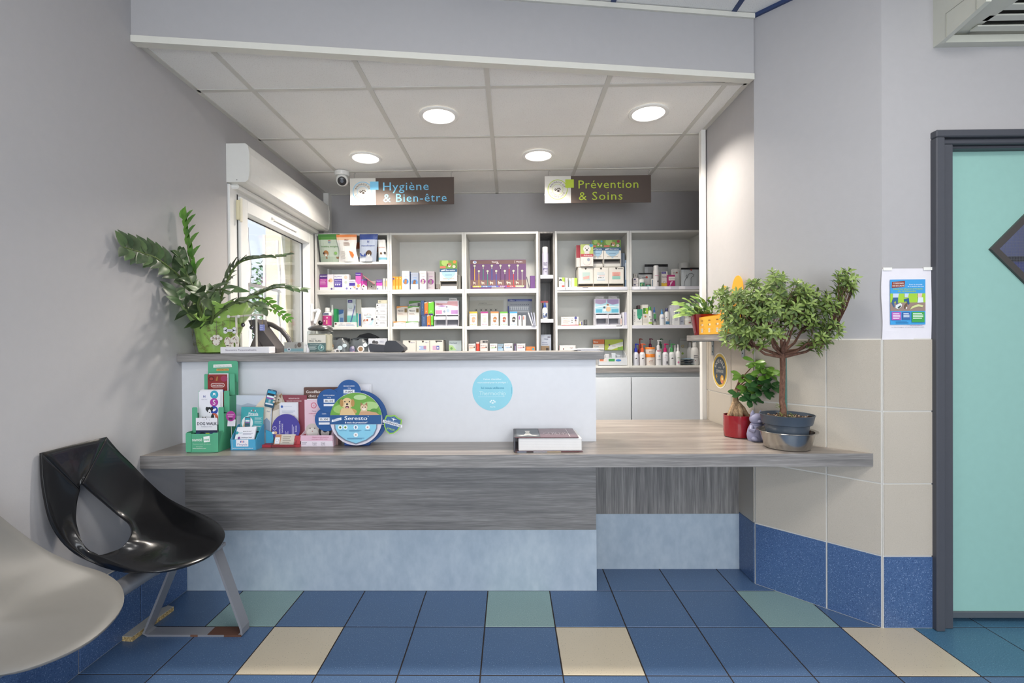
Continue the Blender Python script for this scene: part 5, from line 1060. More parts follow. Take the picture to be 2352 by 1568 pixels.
for cx, cz, a, c, p in ((-.033, .126, 'GRANDS CHIENS', '> 8 kg', '39,80€'), (-.127, .083, 'PETITS CHIENS', '< 8 kg', '38,10€'), (-.14, -.003, 'CHATS', '', '35,30€')):
    dx = -.012 if cx < -.13 else 0
    print_m(b, Vector((cx + dx, .0035 if cx > -.1 else .0062 if cx > -.13 else .0089, cz)), X3, Z3, [('te', 'e9eef6', 0, .026, .0052, a, 'c', .052 if len(a) > 6 else .02), ('re', 'eceef4', -.025, -.008, .026, .009), ('re', 'dfe2ea', -.025, -.024, .026, -.014), ('te', '22263a', 0, .0, .0095, p, 'c', .042)] + ([('te', 'e9eef6', 0, .0165, .0045, c, 'c', .018)] if c else []))
b.build('printing', t)
t2 = thing('shield_tag', 'small tilted green and blue shield tag lettered LEISHMANIOSE, right of the paw display', 'tag', (-.5475, 2.235, .832)); U, V = rot_uv(-.28, 0)
shd = lambda s: [(p[0] * s, p[1] * s) for p in ((-.038, .034), (-.018, .038), (0, .046), (.018, .038), (.038, .034), (.041, .01), (.034, -.018), (.018, -.038), (0, -.046), (-.018, -.038), (-.034, -.018), (-.041, .01))]
card(t2, 'shield', shd(1), (0, 0, 0), U, V, M('8cc444', .45)); b = MB(); print_m(b, (0, 0, 0), U, V, [('pe', '3a6594', shd(.87)), ('te', 'c9d8e8', 0, .014, .0035, 'RÉDUIT LE RISQUE DE', 'c', .05), ('pe', 'e9ecf2', [(-.046, -.002), (.048, -.002), (.046, .011), (-.046, .011)]), ('te', '22263a', 0, .0045, .0085, 'LEISHMANIOSE', 'c', .084), ('te', 'a9d84a', 0, -.022, .008, '8 MOIS', 'c', .036), ('pe', 'e9ecf2', [(-.015, .03), (-.002, .027), (0, .036), (.002, .027), (.015, .03), (.002, .023), (0, .016), (-.002, .023)])]); b.build('printing', t2)
b = MB(); b.tube([(-.03, .006, 0), (-.09, .02, .0)], .0015, M('d8d8dc', .5), 5); b.build('arm', t2)

# thick book lying flat
t = thing('book', 'thick hardback dog breed book lying flat on the worktop, lettered CHIENS', 'book', (.168, 2.118, WT), .0)
CV, PG = M('6b4a50', .35, coat=.3), M('e6e4e2', .8)
b = MB(); b.cbox(-.135, .006, .004, .142, .205, .060, PG, .003)
for k in range(7): b.box(-.13, .0055, .011 + k * .007, .1405, .006, .0114 + k * .007, M('c9c7c6', .8))
b.build('page_block', t)
b = MB(); b.cbox(-.15, 0, .062, .128, .212, .0655, CV, .0015); b.build('front_cover', t); b = MB(); b.cbox(-.15, 0, 0, .146, .212, .0035, CV, .0015); b.build('back_cover', t)
b = MB(); b.cbox(-.156, 0, .0, -.149, .212, .0655, M('4a4a50', .4), .002); b.build('spine', t)
b = MB()
print_m(b, (-.15, 0, .0655), X3, Y3, [('re', '4e5052', .0, .004, .112, .208), ('pe', '6f7478', [(.008, .02), (.108, .02), (.108, .19), (.008, .19)]), ('pe', 'd8d4cc', [(.012, .03), (.04, .05), (.05, .1), (.046, .15), (.07, .15), (.066, .1), (.076, .05), (.104, .03), (.09, .024), (.058, .045), (.03, .024)]), ('te', 'c9b8bc', .182, .085, .055, 'CHIENS', 'c', .11), ('pe', 'e2dcda', [(.24, .01), (.2425, .01), (.2425, .2), (.24, .2)])])
print_m(b, (-.15, -.0006, 0), X3, Z3, [('re', '8fa0b8', .01, 0, .05, .0035), ('re', '2c2a30', .05, 0, .08, .0035), ('re', 'c9ccd4', .08, 0, .14, .0035), ('re', 'd8c4a0', .14, 0, .2, .0035), ('re', '6a3a3a', .2, 0, .28, .0035)])
b.build('printing', t)

# lavender lucky cat
t = thing('cat_figurine', 'small lavender waving lucky cat figurine between the red pot and the steel bowl', 'figurine', (1.178, 2.345, WT)); LV = M('9292ae', .45)
b = MB(); b.lathe([(.0001, 0), (.036, 0), (.042, .012), (.044, .03), (.039, .055), (.03, .075), (.026, .083), (.0001, .085)], LV, n=28, sy=.85, cap=False)
b.build('body', t, smooth=True)
b = MB(); b.sphere((0, -.002, .104), .033, LV, 24, 14, sz=.85, sy=.85)
b.sphere((0, -.029, .096), .009, LV, 12, 8, sz=.7); b.build('head', t, smooth=True)
for s in (-1, 1):
    b = MB(); b.lathe([(.0125, 0), (.009, .013), (.001, .026)], LV, (s * .019, -.002, .121), 10, sy=.6); b.build('ear', t, smooth=True)
b = MB(); b.tube([(-.03, -.016, .07), (-.04, -.028, .056), (-.026, -.038, .052)], [.011, .011, .009], LV, 10); b.build('paw', t, smooth=True)
b = MB(); b.tube([(.034, -.01, .07), (.046, -.016, .09), (.047, -.02, .112), (.045, -.024, .126)], [.010, .010, .010, .009], LV, 10); b.build('paw', t, smooth=True)
for s in (-1, 1): b = MB(); b.sphere((s * .022, -.03, .014), .0155, LV, 12, 8, sz=.8); b.build('foot', t, smooth=True)
b = MB(); b.tube([(.026 * math.cos(a), -.002 + .022 * math.sin(a), .08) for a in [k * PI / 8 for k in range(17)]], .0035, M('84849f', .4), 6, False); b.build('collar', t, smooth=True)
for k in range(5): b = MB(); b.tube([(.008 + k * .004, -.037 + k * .0008, .02 + k * .004), (.022 + k * .003, -.034 + k * .001, .045 - k * .003)], .0012, M('7c7c98', .5), 5); b.build('scale_groove', t)

# yellow cardboard collar display on the wall shelf
t = thing('collar_display', 'long yellow cardboard display with rounded upright boards on the wall shelf, lettered Scalibor', 'display', (1.135, 2.62, 1.241)); YE = M('e3a52c', .5)
b = MB(); b.box(-.055, -.17, 0, -.053, .17, .1, YE); b.box(-.055, -.17, 0, .055, .17, .003, YE); b.box(.05, -.17, 0, .052, .17, .12, YE); b.prism([(0, 0), (.107, 0), (.107, .12), (0, .1)], (-.055, .17, 0), (1, 0, 0), (0, 0, 1), (0, -1, 0), YE, .002); b.prism([(0, 0), (.107, 0), (.107, .12), (0, .1)], (-.055, -.17, 0), (1, 0, 0), (0, 0, 1), (0, -1, 0), YE, .002); b.build('tray', t)
for y, h, w in ((.075, .27, .05), (-.08, .305, .062)): card(t, 'header_board', [(-w, .0), (w, 0), (w, h - w * 1.2)] + arc_pts(0, PI, w, 10)[0:0] + [(w * math.cos(a), h - w * 1.2 + w * 1.2 * math.sin(a)) for a in [PI * k / 12 for k in range(13)]] + [(-w, h - w * 1.2)], (.045, y, 0), (0, -1, 0), (0, 0, 1), YE, .003)
b = MB()
for y in (.13, .03, -.07): print_m(b, (-.055, y, 0), (0, -1, 0), (0, 0, 1), [('te', '8a5a20', .0, .08, .009, 'Scalibor', 'c', .035), ('ce', '5a4020', -.014, .056, .004, .006), ('ce', 'efe4c8', 0, .056, .005, .006), ('ce', 'efe4c8', .013, .056, .005, .006), ('re', 'eadfc6', -.012, .014, .012, .036), ('li', '5a5048', -.009, .034, .009, 6, .003), ('te', '8a5a20', .035, .03, .005, '48', 'c')])
print_m(b, (.045 - .0, .075, .19), (0, -1, 0), (0, 0, 1), [('te', '5a4020', 0, 0, .017, 'Scalibor', 'c', .082), ('te', '5a4020', .01, -.025, .008, '48', 'c'), ('re', 'eadfc6', -.03, -.06, .02, -.035)])
print_m(b, (.045 - .0, -.08, .2), (0, -1, 0), (0, 0, 1), [('te', '5a4020', 0, 0, .017, 'Scalibor', 'c', .09)]); b.build('printing', t)

# ================================================================ ON THE RAISED SHELF
UT = 1.1625
t = thing('souvenir_stand', 'white souvenir stand with T-bar of hanging charms, lettered Souvenirs Personnalisable', 'display stand', (-1.285, 2.335, UT)); WH = M('e4e2e6', .4); WD = M('d9d2c6', .6)
b = MB(); b.cbox(-.12, 0, 0, .12, .06, .032, WH, .002); b.build('base_box', t)
b = MB(); text(b, 'Souvenirs Personnalisable', (-.018, -.0006, .017), X3, Z3, .0085, M('6a5f78', .5), 'c', .152); b.build('printing', t)
for x in (-.065, .035): b = MB(); b.tube([(x, .045, .03), (x, .045, .185)], .005, WD, 8); b.build('post', t)
b = MB(); b.tube([(-.135, .045, .178), (.085, .05, .192)], .0045, WD, 8); b.build('cross_bar', t)
for x in (-.13, -.083, -.035): b = MB(); b.tube([(x, .045, .182), (x, .012, .18)], .003, WD, 6); b.sphere((x, .01, .18), .008, M('e2dfda', .5), 12, 8); b.build('peg', t, smooth=True)
SPOT = M('7a4636', .7)
def charm(label, px, py, y, kind, str_len):
    p = atY(px, py, y); c = thing('charm', label, 'charm', tuple(p), group='charms hanging on the souvenir stand'); b = MB(); b.tube([(0, 0, .0), (.001, .0, str_len)], .001, M('b08a4a' if kind == 'blue' else '6a5a4a', .5), 5); b.build('cord', c)
    if kind == 'bone':
        b = MB(); b.prism(rrect(-.02, -.006, .02, .006, .005), (0, -.002, -.012), X3, Z3, -Y3, WH, .004)
        for sx in (-1, 1):
            for sz in (-1, 1): b.prism(ell(sx * .022, sz * .007, .009, n=14), (0, -.002, -.012), X3, Z3, -Y3, WH, .004)
        text(b, 'nom', (0, -.0025, -.012), X3, Z3, .006, M('5a6aa8')); b.build('tag_plate', c)
    elif kind == 'paw':
        b = MB()
        for e in ((0, -.014, .017), (-.02, .003, .009), (-.008, .012, .009), (.008, .012, .009), (.02, .003, .009)): b.prism(ell(*e, n=14), (0, -.002, -.014), X3, Z3, -Y3, WD, .004)
        for k in range(9): b.prism(ell(.018 * math.sin(k * 2.1), -.01 + .016 * math.cos(k * 3.3), .0025, n=8), (0, -.0025, -.014), X3, Z3, -Y3, SPOT)
        b.build('tag_plate', c)
    elif kind == 'metal': b = MB(); b.sphere((0, 0, -.008), .011, M('6f6a6c', .2, .9), 12, 8, sy=.5); b.build('pendant', c, smooth=True)
    elif kind == 'blue':
        b = MB(); b.cbox(-.012, -.004, -.03, .012, .004, 0, M('8a90cc', .3), .002)
        for k in range(3): b.box(-.008, -.0046, -.008 - k * .008, .006, -.004, -.0055 - k * .008, M('dfe4f4', .5))
        b.build('key_tag', c)
    return c
charm('white bone-shaped name tag hanging from the souvenir stand', 528, 753, 2.36, 'bone', .055)
charm('spotted wooden paw charm against the green pot wrapper', 497, 772, 2.335, 'paw', .075)
charm('dark metal pendant hanging at the right of the post', 558, 742, 2.37, 'metal', .04)
charm('dark bead pendant on a cord over the grey cone', 578, 748, 2.37, 'metal', .055)
charm('violet-blue key tag hanging at the right end of the bar', 602, 745, 2.37, 'blue', .045)
for px, lab in ((522, 'round spotted wooden disc standing on the souvenir base'), (538, 'spotted wooden animal figure standing on the souvenir base')):
    p = atY(px, 797, 2.35); c = thing('wooden_figure', lab, 'figurine', (p.x, 2.352, UT + .0325)); b = MB()
    if px == 522: b.prism(ell(0, .026, .016, .022, 18), (0, 0, 0), X3, Z3, -Y3, WD, .006); b.box(-.008, 0, 0, .008, .006, .008, WD)
    else: b.prism([(-.02, 0), (-.008, 0), (-.007, .02), (.004, .02), (.006, 0), (.018, 0), (.02, .045), (.01, .056), (-.006, .05), (-.02, .04)], (0, 0, 0), X3, Z3, -Y3, WD, .006)
    b.build('body', c); b = MB()
    for k in range(10): b.prism(ell(.013 * math.sin(k * 2.3), .03 + .014 * math.cos(k * 1.7), .0022, n=8), (0, -.0006, 0), X3, Z3, -Y3, SPOT)
    b.build('printing', c)  # brown spots printed on the wood
t = thing('cone_display', 'dark grey fabric cone with white tag behind the souvenir base', 'cone', (-1.282, 2.447, UT)); b = MB(); b.lathe([(.045, 0), (.043, .006), (.02, .065), (.004, .112), (.0001, .116)], M('5f5757', .7), n=28); b.build('cone_body', t, smooth=True)
b = MB(); b.prism([(-.018, .012), (.018, .012), (.017, .038), (0, .043), (-.017, .038)], (0, -.0395, 0), X3, Vector((0, .34, .94)), Vector((0, -.94, .34)), WH, .001); text(b, 'PET', (0, -.037, .026), X3, Vector((0, .34, .94)), .008, M('8a5a50'), 'c'); b.build('tag_label', t)
# desk phone
t = thing('desk_telephone', 'dark grey desk telephone with raised handset, between the window and the counter end', 'telephone', (-1.215, 2.50, UT)); PH = M('4f4a4a', .35)
P_ = lambda L: [(atY(a, c, 2.5).x + 1.215, max(0, atY(a, c, 2.5).z - UT)) for a, c in L]
b = MB(); b.prism(P_([(587, 737), (606, 734), (614, 752), (650, 800), (650, 809), (630, 809), (600, 768)][::-1]), (0, .03, 0), X3, Z3, -Y3, PH, -.10)
b.v = b.v; b.build('base', t)
P2 = P_([(600, 740), (618, 745), (640, 757), (655, 775), (664, 797)]); b = MB(); b.tube([(p[0], .03, p[1]) for p in P2], [.011, .0125, .0125, .0125, .013], PH, 12); b.build('handset', t, smooth=True)
b = MB(); b.prism(P_([(612, 770), (622, 778), (640, 800), (620, 798)][::-1]), (0, .028, 0), X3, Z3, -Y3, M('8b9188', .4), .002); b.build('display_edge', t)
b = MB(); r_ = random.Random(2)
b.tube([(-.01 + .035 * k / 60 + .008 * math.cos(k * .9), .005 + .008 * math.sin(k * .9), .008 + .012 * abs(math.sin(k * .11))) for k in range(61)], .0025, M('2a2829', .5), 6); b.build('coiled_cord', t, smooth=True)
t = thing('card_holder', 'clear holder with photo cards of a cat and a dog, left of the glass jar', 'card holder', (-1.08, 2.405, UT))
b = MB(); b.box(-.052, 0, 0, .052, .002, .055, ACR); b.box(-.052, 0, 0, .052, .035, .003, ACR); b.box(-.052, .033, 0, .052, .035, .05, ACR); b.build('holder', t)
b = MB(); b.box(-.048, .006, .003, .048, .012, .053, M('d8d2cc', .5)); b.build('card_stack', t); b = MB(); print_m(b, (-.048, .006, .003), X3, Z3, [('re', 'b9b0a6', 0, .018, .096, .05), ('re', '8fb4ba', 0, .004, .096, .018), ('ce', 'e8e8ea', .024, .014, .009), ('ce', '5a5a66', .024, .014, .005), ('ce', '6a5648', .076, .036, .01, .012), ('ce', '8a8076', .058, .03, .006, .01)]); b.build('printing', t)
t = thing('dispenser_nozzle', 'tiny white swan-necked nozzle beside the glass jar', 'dispenser', (-1.022, 2.44, UT)); b = MB(); b.lathe([(.009, 0), (.009, .012), (.006, .02), (.004, .026)], WH, n=14); b.tube([(0, 0, .024), (0, 0, .036), (-.014, 0, .038)], .003, WH, 8); b.build('nozzle_body', t, smooth=True)
# treat jar
t = thing('treat_jar', 'square glass treat jar with black lid and teal label, lettered PRO PLAN', 'jar', (-.98, 2.50, UT))
JG = mat_glass('jar_glass', (.9, .93, .92, 1), .12)
b = MB(); b.cbox(-.052, -.05, 0, .052, .05, .112, JG, .006); b.build('glass_body', t); b = MB(); b.cbox(-.047, -.045, .006, .047, .045, .095, M('b7b09c', .8), .006); o = b.build('treats', t); o['kind'] = 'stuff'
b = MB(); b.lathe([(.05, .112), (.06, .116), (.062, .122), (.055, .13), (.034, .138), (.012, .142), (.0001, .143)], M('5a5856', .2, .4), n=32); b.build('lid', t, smooth=True); b = MB(); b.sphere((0, 0, .153), .0125, M('1f1d1d', .15), 16, 10); b.tube([(0, 0, .14), (0, 0, .148)], .006, M('1f1d1d', .15)); b.build('lid_knob', t, smooth=True)
b = MB(); print_m(b, (-.046, -.0504, .004), X3, Z3, [('re', '56706f', 0, 0, .092, .044), ('re', 'dcd8cc', 0, .044, .092, .085), ('te', '3a3a3a', .03, .064, .004, 'PURINA', 'c', .024), ('te', '3a3f3a', .038, .054, .0095, 'PRO PLAN', 'c', .062), ('ce', '8fb3b0', .068, .02, .016), ('ce', '5f8886', .068, .02, .012), ('pe', 'e4eae4', [(.066, .014), (.076, .022), (.07, .03)]), ('te', 'dfe6e2', .04, .038, .004, 'Veterinary Supplements', 'c', .06), ('li', 'c4d0cc', .006, .03, .046, 4, .006)]); b.build('printing', t)
# payment terminal
t = thing('payment_terminal', 'dark grey card payment terminal lying on the raised counter', 'card terminal', (-.605, 2.46, UT)); TM = M('3e3f46', .35)
b = MB(); b.prism([(-.09, .014), (-.086, .002), (-.02, 0), (.02, 0), (.02, .03), (-.02, .036), (-.088, .044), (-.094, .034)][::-1], (0, 0, 0), X3, Z3, Y3, TM, .075); b.build('keypad_body', t)
b = MB(); b.prism([(-.012, .0), (.07, .0), (.085, .012), (.083, .024), (.045, .056), (.005, .058), (-.004, .052), (-.014, .02)][::-1], (0, -.004, 0), X3, Z3, Y3, M('35363c', .35), .085); b.build('printer_body', t)
b = MB(); b.prism([(.043, .044), (.048, .05), (.074, .024), (.07, .02)][::-1], (0, -.006, 0), X3, Z3, Y3, M('23242a', .3), .004); b.box(.05, -.0065, .016, .075, -.004, .020, M('a8b060', .5)); b.build('slot', t)
b = MB(); b.box(-.012, -.007, .004, .004, -.004, .05, M('777b86', .3, .3)); b.build('clip', t)
t = thing('paper_sheets', 'loose white sheets lying at the right end of the raised counter', 'paper', (.39, 2.5, UT)); b = MB()
for k in range(5): a = .02 * math.sin(k * 2); b.prism([(-.055 + a, -.07), (.058 + a, -.07), (.058 + a, .06), (-.055 + a, .06)], (0, 0, .0016 + k * .0026), (1, 0, 0), (0, 1, 0), (0, 0, 1), M('e9e8ee', .7), .002)
b.build('sheets', t)

# ================================================================ SHELF GOODS
_M0 = M
def M(h, *a, **k):      # cardboard and plastic of the goods: a little below full white
    h = h.lstrip('#'); return _M0(''.join('%02x' % int(int(h[i:i + 2], 16) * .93) for i in (0, 2, 4)), *a, **k)
def upper(ops, f):
    """squeeze a print into the top fraction f of its face"""
    g = lambda v: 1 - (1 - v) * f; out = []
    for o in ops:
        o = list(o)
        if o[0] == 'r': o[3], o[5] = g(o[3]), g(o[5])
        elif o[0] == 'p': o[2] = [(u, g(v)) for u, v in o[2]]
        elif o[0] == 't': o[3] = g(o[3]); o[4] *= f
        elif o[0] == 'l': o[3] = g(o[3]); o[6] *= f
        elif o[0] in ('c', 'ring'): o[3] = g(o[3])
        out.append(tuple(o))
    return out
ZU, ZS, ZMID, ZLOW = 1.6405, 1.8685, 1.3385, 1.0105
FACE = 3.975
def span(px0, px1, pyt, zb, y):
    a, b_ = atY(px0, pyt, y), atY(px1, pyt, y); return a.x, b_.x, max(.01, a.z - zb)
def carton(px0, px1, pyt, zb, col, ops, label, y=FACE, d=.05, side=None, group=None, cat='box', turn=0.0, name='carton', z1=None):
    x0, x1, h = span(px0, px1, pyt, zb, y); w = x1 - x0
    if z1: h = z1 - zb
    b = MB(); c = M(col, .45); sd_ = M(side, .45) if side else c
    b.cbox(-w / 2, 0, 0, w / 2, d, h, c, .0012)
    if side: b.box(-w / 2 - .0003, .0015, .0015, w / 2 + .0003, d - .001, h - .0015, sd_)
    o = b.build(name, loc=((x0 + x1) / 2, y, zb)); o.rotation_euler = (0, 0, turn); tag(o, label, cat, group)
    if ops: b = MB(); draw(b, (-w / 2, 0, 0), X3, Z3, w, h, ops); b.build('printing', o)
    return o
def bottle(pxc, pw, pyt, zb, body, kind, capc, ops, label, y=FACE, group=None, cat='bottle', lab=None):
    """kinds: pump, spray, round, tub, can"""
    x0, x1, h = span(pxc - pw / 2, pxc + pw / 2, pyt, zb, y); r = (x1 - x0) / 2; y += r
    t = thing({'tub': 'tub', 'can': 'spray_can', 'pump': 'pump_bottle', 'spray': 'spray_bottle', 'round': 'bottle'}[kind], label, cat, ((x0 + x1) / 2, y, zb), group=group); m, cm = M(body, .35), M(capc, .35)
    hb = {'pump': .62, 'spray': .7, 'round': .8, 'tub': .72, 'can': .8}[kind] * h; b = MB()
    if kind == 'tub': b.lathe([(r * .97, 0), (r, .003), (r, hb)], m, n=22)
    elif kind == 'can': b.lathe([(r * .95, 0), (r, .004), (r, hb - .006), (r * .9, hb)], m, n=22)
    else: b.lathe([(r * .93, 0), (r, .004), (r, hb * .78), (r * .8, hb * .92), (r * .42, hb), (r * .42, hb * 1.02)], m, n=22)
    b.build('bottle_body' if kind != 'tub' else 'tub_body', t, smooth=True); b = MB()
    if kind == 'tub': b.lathe([(r * 1.03, hb), (r * 1.03, h - .002), (r, h)], cm, n=22)
    elif kind == 'can': b.lathe([(r * .92, hb), (r * .92, h - .004), (r * .8, h)], cm, n=22)
    elif kind == 'round': b.lathe([(r * .5, hb), (r * .5, h - .002), (r * .42, h)], cm, n=18)
    elif kind == 'spray': b.lathe([(r * .5, hb), (r * .48, hb + (h - hb) * .4), (r * .25, hb + (h - hb) * .6), (r * .22, h)], cm, n=16)
    else:
        b.lathe([(r * .55, hb), (r * .55, hb + (h - hb) * .4), (r * .2, hb + (h - hb) * .5), (r * .2, h * .96)], cm, n=16)
        b.tube([(-r * .3, 0, h - .006), (r * .5, 0, h - .004), (r * 1.15, 0, h - .009)], [r * .26, r * .2, r * .12], cm, 8)
    b.build('cap' if kind in ('tub', 'can', 'round') else 'pump_head', t, smooth=True)
    if lab:
        b = MB(); z0, z1 = hb * .12, hb * .74; n = 14; v = []
        for i in range(n + 1): a = -PI * .9 + PI * .8 * i / n; v += [(r * 1.02 * math.cos(a), r * 1.02 * math.sin(a), z0), (r * 1.02 * math.cos(a), r * 1.02 * math.sin(a), z1)]
        b.add(v, [(2 * i, 2 * i + 2, 2 * i + 3, 2 * i + 1) for i in range(n)], M(lab, .4)); b.build('paper_label', t, smooth=True)
    if ops: b = MB(); draw(b, (-r * .7, -r * 1.03, 0), X3, Z3, r * 1.4, hb, ops); b.build('printing', t)
    return t
def pouch(px0, px1, pyt, zb, bands, ops, label, y=FACE, th=.035, waist=0.0, tilt=0.0, group=None, topw=1.0):
    lean = .25 if zb == ZS and y < 4 else 0.0; y -= .015 if lean else 0
    """soft bag; bands = [(from height fraction, colour)]"""
    x0, x1, h = span(px0, px1, pyt, zb, y); w = x1 - x0; nu, nv = 8, 10
    t = thing('treat_pouch', label, 'pouch', ((x0 + x1) / 2, y + th / 2, zb), group=group); b = MB()
    def P(u, v, s):
        ww = w * (1 - waist * math.sin(PI * min(1, v * 1.15)) ** 2) * (1 + (topw - 1) * v); f = math.sin(PI * u) ** .6 * (1 - v ** 3) * .5 * th + .001
        return ((u - .5) * ww + tilt * h * v, -s * f + .0015 * math.sin(9 * u + 5 * v) - lean * v * h, v * h)
    for s in (1, -1):
        for j in range(nv):
            col = [c for f0, c in bands if (j + .5) / nv >= f0][-1]
            for i in range(nu):
                q = [P(i / nu, j / nv, s), P((i + 1) / nu, j / nv, s), P((i + 1) / nu, (j + 1) / nv, s), P(i / nu, (j + 1) / nv, s)]; b.add(q if s > 0 else q[::-1], [(0, 1, 2, 3)], M(col, .35))
    b.build('bag', t)
    if ops:
        k = MB(); draw(k, (-w / 2, 0, 0), X3, Z3, w, h, ops, lift=.0042)
        k.v = [(x + tilt * z, yy - (max(0, math.sin(PI * min(1, max(0, (x + w / 2) / w)))) ** .6 * (1 - min(1, z / h) ** 3) * .5 * th) - lean * z, z) for x, yy, z in k.v]; k.build('printing', t)
    return t
dogp = lambda u, v, s, c='a8713f': [('c', c, u, v, s), ('c', '3a2a22', u - s * .8, v, s * .35), ('c', 'efe6da', u, v - s * .4, s * .5), ('c', '221c1a', u, v - s * .2, s * .22)]
# --- unit next to the window, top shelf: treat pouches
pouch(735, 783, 540, ZS, [(0, 'a9b8a6'), (.2, 'b9c6b6'), (.78, '4f8a3c'), (.9, '3f7a34')], [('t', '5d8a4c', .5, .56, .05, 'healthy weight', 'c', .8), ('t', '3a4fa0', .52, .7, .07, 'H', 'c'), ('r', 'c23a3a', .46, .76, .58, .78), ('r', '8a6a4a', .3, .13, .95, .2)] + dogp(.32, .32, .13) + [('c', '7fae5c', .78, .32, .07)], 'green and sage treat pouch lettered healthy weight, leftmost on the top shelf', topw=1.02)
pouch(776, 822, 541, ZS, [(0, 'ece9e4'), (.8, 'efc9a8'), (.9, 'e8884a')], [('t', '9a4a3a', .5, .8, .05, 'PRO', 'c', .2), ('l', 'b8a090', .35, .72, .65, 3, .05), ('l', 'cfc8c0', .15, .4, .4, 5, .06), ('p', 'dd7a33', [(.6, .4), (.75, .36), (.82, .25), (.75, .14), (.68, .2)])], 'white and orange waisted treat pouch between the green and the blue pouches', y=3.955, waist=.16)
pouch(813, 832, 556, ZS, [(0, '8f8d8a'), (.3, 'c7bfb4'), (.75, 'a85a34')], [('r', '3a4a88', .2, .1, .9, .3)], 'dark brown topped treat pouch half hidden behind the blue pouch', y=4.05, th=.02)
pouch(824, 862, 540, ZS, [(0, 'aab4c6'), (.78, '31468a')], [('t', '2f3f8a', .5, .72, .08, 'H', 'c'), ('t', '3a4a88', .5, .58, .045, 'Hypoallergenic', 'c', .8), ('p', '31468a', [(.0, .32), (.4, .28), (.4, .18), (.1, .2)]), ('r', 'e4e6ea', .02, 0, .4, .12)] + dogp(.58, .3, .17, '54402f') + [('c', 'c9ccd2', .6, .08, .22)], 'blue and silver treat pouch with a brown dog, leaning right', y=3.95, tilt=.12, topw=1.08)
pouch(853, 870, 566, ZS, [(0, '9a9a96'), (.7, '8a4a30')], [], 'grey pouch with rust top behind the blue pouch', y=4.06, th=.02)
pouch(868, 889, 552, ZS, [(0, 'e6e8e8'), (.15, '7fc0d4'), (.25, 'e9e8e4')], [('t', 'b04a3a', .5, .65, .04, 'ROYAL', 'c', .7), ('c', '6a5038', .4, .38, .12), ('c', '3a3a3c', .8, .4, .12)], 'white treat pouch with pale blue band, rightmost on the top shelf', topw=.8)
# --- same unit, second shelf
carton(734, 766, 630, ZU, 'e6e0e6', [('r', 'b5419c', 0, .2, .56, .8), ('r', '4a2a78', 0, .72, .56, 1), ('t', 'eeeaf4', .28, .88, .08, 'FELIWAY', 'c', .5), ('t', 'e9d4e6', .26, .66, .06, 'Classic', 'c', .4), ('l', 'dca8d0', .04, .56, .44, 3, .07), ('c', 'e8c09c', .8, .62, .14), ('c', 'b98a58', .7, .6, .07), ('p', 'efe9dc', [(.6, .1), (.98, .1), (.98, .4), (.75, .5), (.62, .3)]), ('c', '5a4a8c', .86, .1, .07)], 'magenta and white carton with a smiling woman, leftmost on the second shelf', group='pheromone cartons')
carton(767, 801, 630, ZU, 'ebe8ea', [('r', '5a4aa0', .02, .2, .56, .72), ('t', '5a5aa8', .28, .86, .08, 'FELIWAY', 'c', .5), ('t', 'e4e0f4', .28, .62, .06, 'Happy Family', 'c', .46), ('l', 'a8a0d4', .06, .52, .5, 2, .06), ('c', 'e4e0f4', .12, .36, .05), ('c', 'e4e0f4', .25, .36, .05), ('c', 'e4e0f4', .38, .36, .05), ('c', 'e9c8b8', .8, .82, .12), ('c', 'c9d0c4', .8, .5, .1), ('c', '8a80c0', .86, .12, .07)], 'white and violet-blue carton beside the smiling woman carton', group='pheromone cartons')
carton(801.5, 816, 642, ZU, 'e4e4ea', [('r', '4a35a0', .04, .42, .96, .7), ('t', '6a6a9a', .5, .84, .1, 'FELIWAY', 'c', .8), ('c', '5a4a8c', .25, .16, .1), ('p', 'c8a88c', [(.5, .4), (1, .35), (1, .1)])], 'short white carton with deep blue band on the second shelf', group='pheromone cartons')
carton(816.5, 829, 626, ZU, 'd765b4', [('r', '4a2a8c', 0, .82, 1, 1), ('t', 'efe6f4', .5, .9, .05, 'FELIWAY', 'c', .9), ('p', 'efe4da', [(0, 0), (1, 0), (1, .4), (.5, .3), (0, .5)]), ('c', 'c9a86c', .5, .25, .3), ('c', '5a4a8c', .25, .08, .16)], 'tall slim pink carton on the second shelf', group='pheromone cartons')
carton(830, 842.5, 641, ZU, 'd84ab0', [('r', '5a2a90', 0, .85, 1, 1), ('t', 'efe6f4', .5, .92, .06, 'FELIWAY', 'c', .9), ('p', 'efe4da', [(0, 0), (1, 0), (1, .35), (.4, .55), (0, .35)]), ('c', '6a5a48', .4, .35, .16), ('c', '4a3a6c', .25, .1, .12)], 'small bright pink carton right of the tall slim one', group='pheromone cartons')
t = carton(843.5, 863, 645, ZU, '9a958f', [('c', 'b8b2ac', .55, .25, .3), ('c', '3a3634', .5, .4, .08), ('c', '3a3634', .42, .25, .04), ('c', '3a3634', .7, .25, .04)], 'grey photo pack leaning under the sloping red-edged leaflet', d=.03)
p0, p1 = atY(838, 634, 3.985), atY(862, 653, 3.985); b = MB(); b.prism([(0, 0), (p1.x - p0.x, p1.z - p0.z), (p1.x - p0.x, p1.z - p0.z - .004), (0, -.004)][::-1], (0, 0, 0), X3, Z3, -Y3, M('b8707c', .5), -.05); o = b.build('leaflet', loc=(p0.x, 3.985, p0.z)); tag(o, 'pinkish grey leaflet sloping over the grey photo pack', 'leaflet')
carton(864.5, 878, 642, ZU, 'e4e2ea', [('r', 'd84ab0', 0, .42, 1, .7), ('r', '5a2a90', 0, .7, 1, 1), ('t', 'efe6f4', .5, .86, .07, 'FELIWAY', 'c', .9), ('t', '8a8aa0', .6, .25, .06, 'virbac', 'c', .5), ('c', '4a4a8c', .2, .12, .12)], 'small purple and pink carton right of the grey photo pack', group='pheromone cartons')
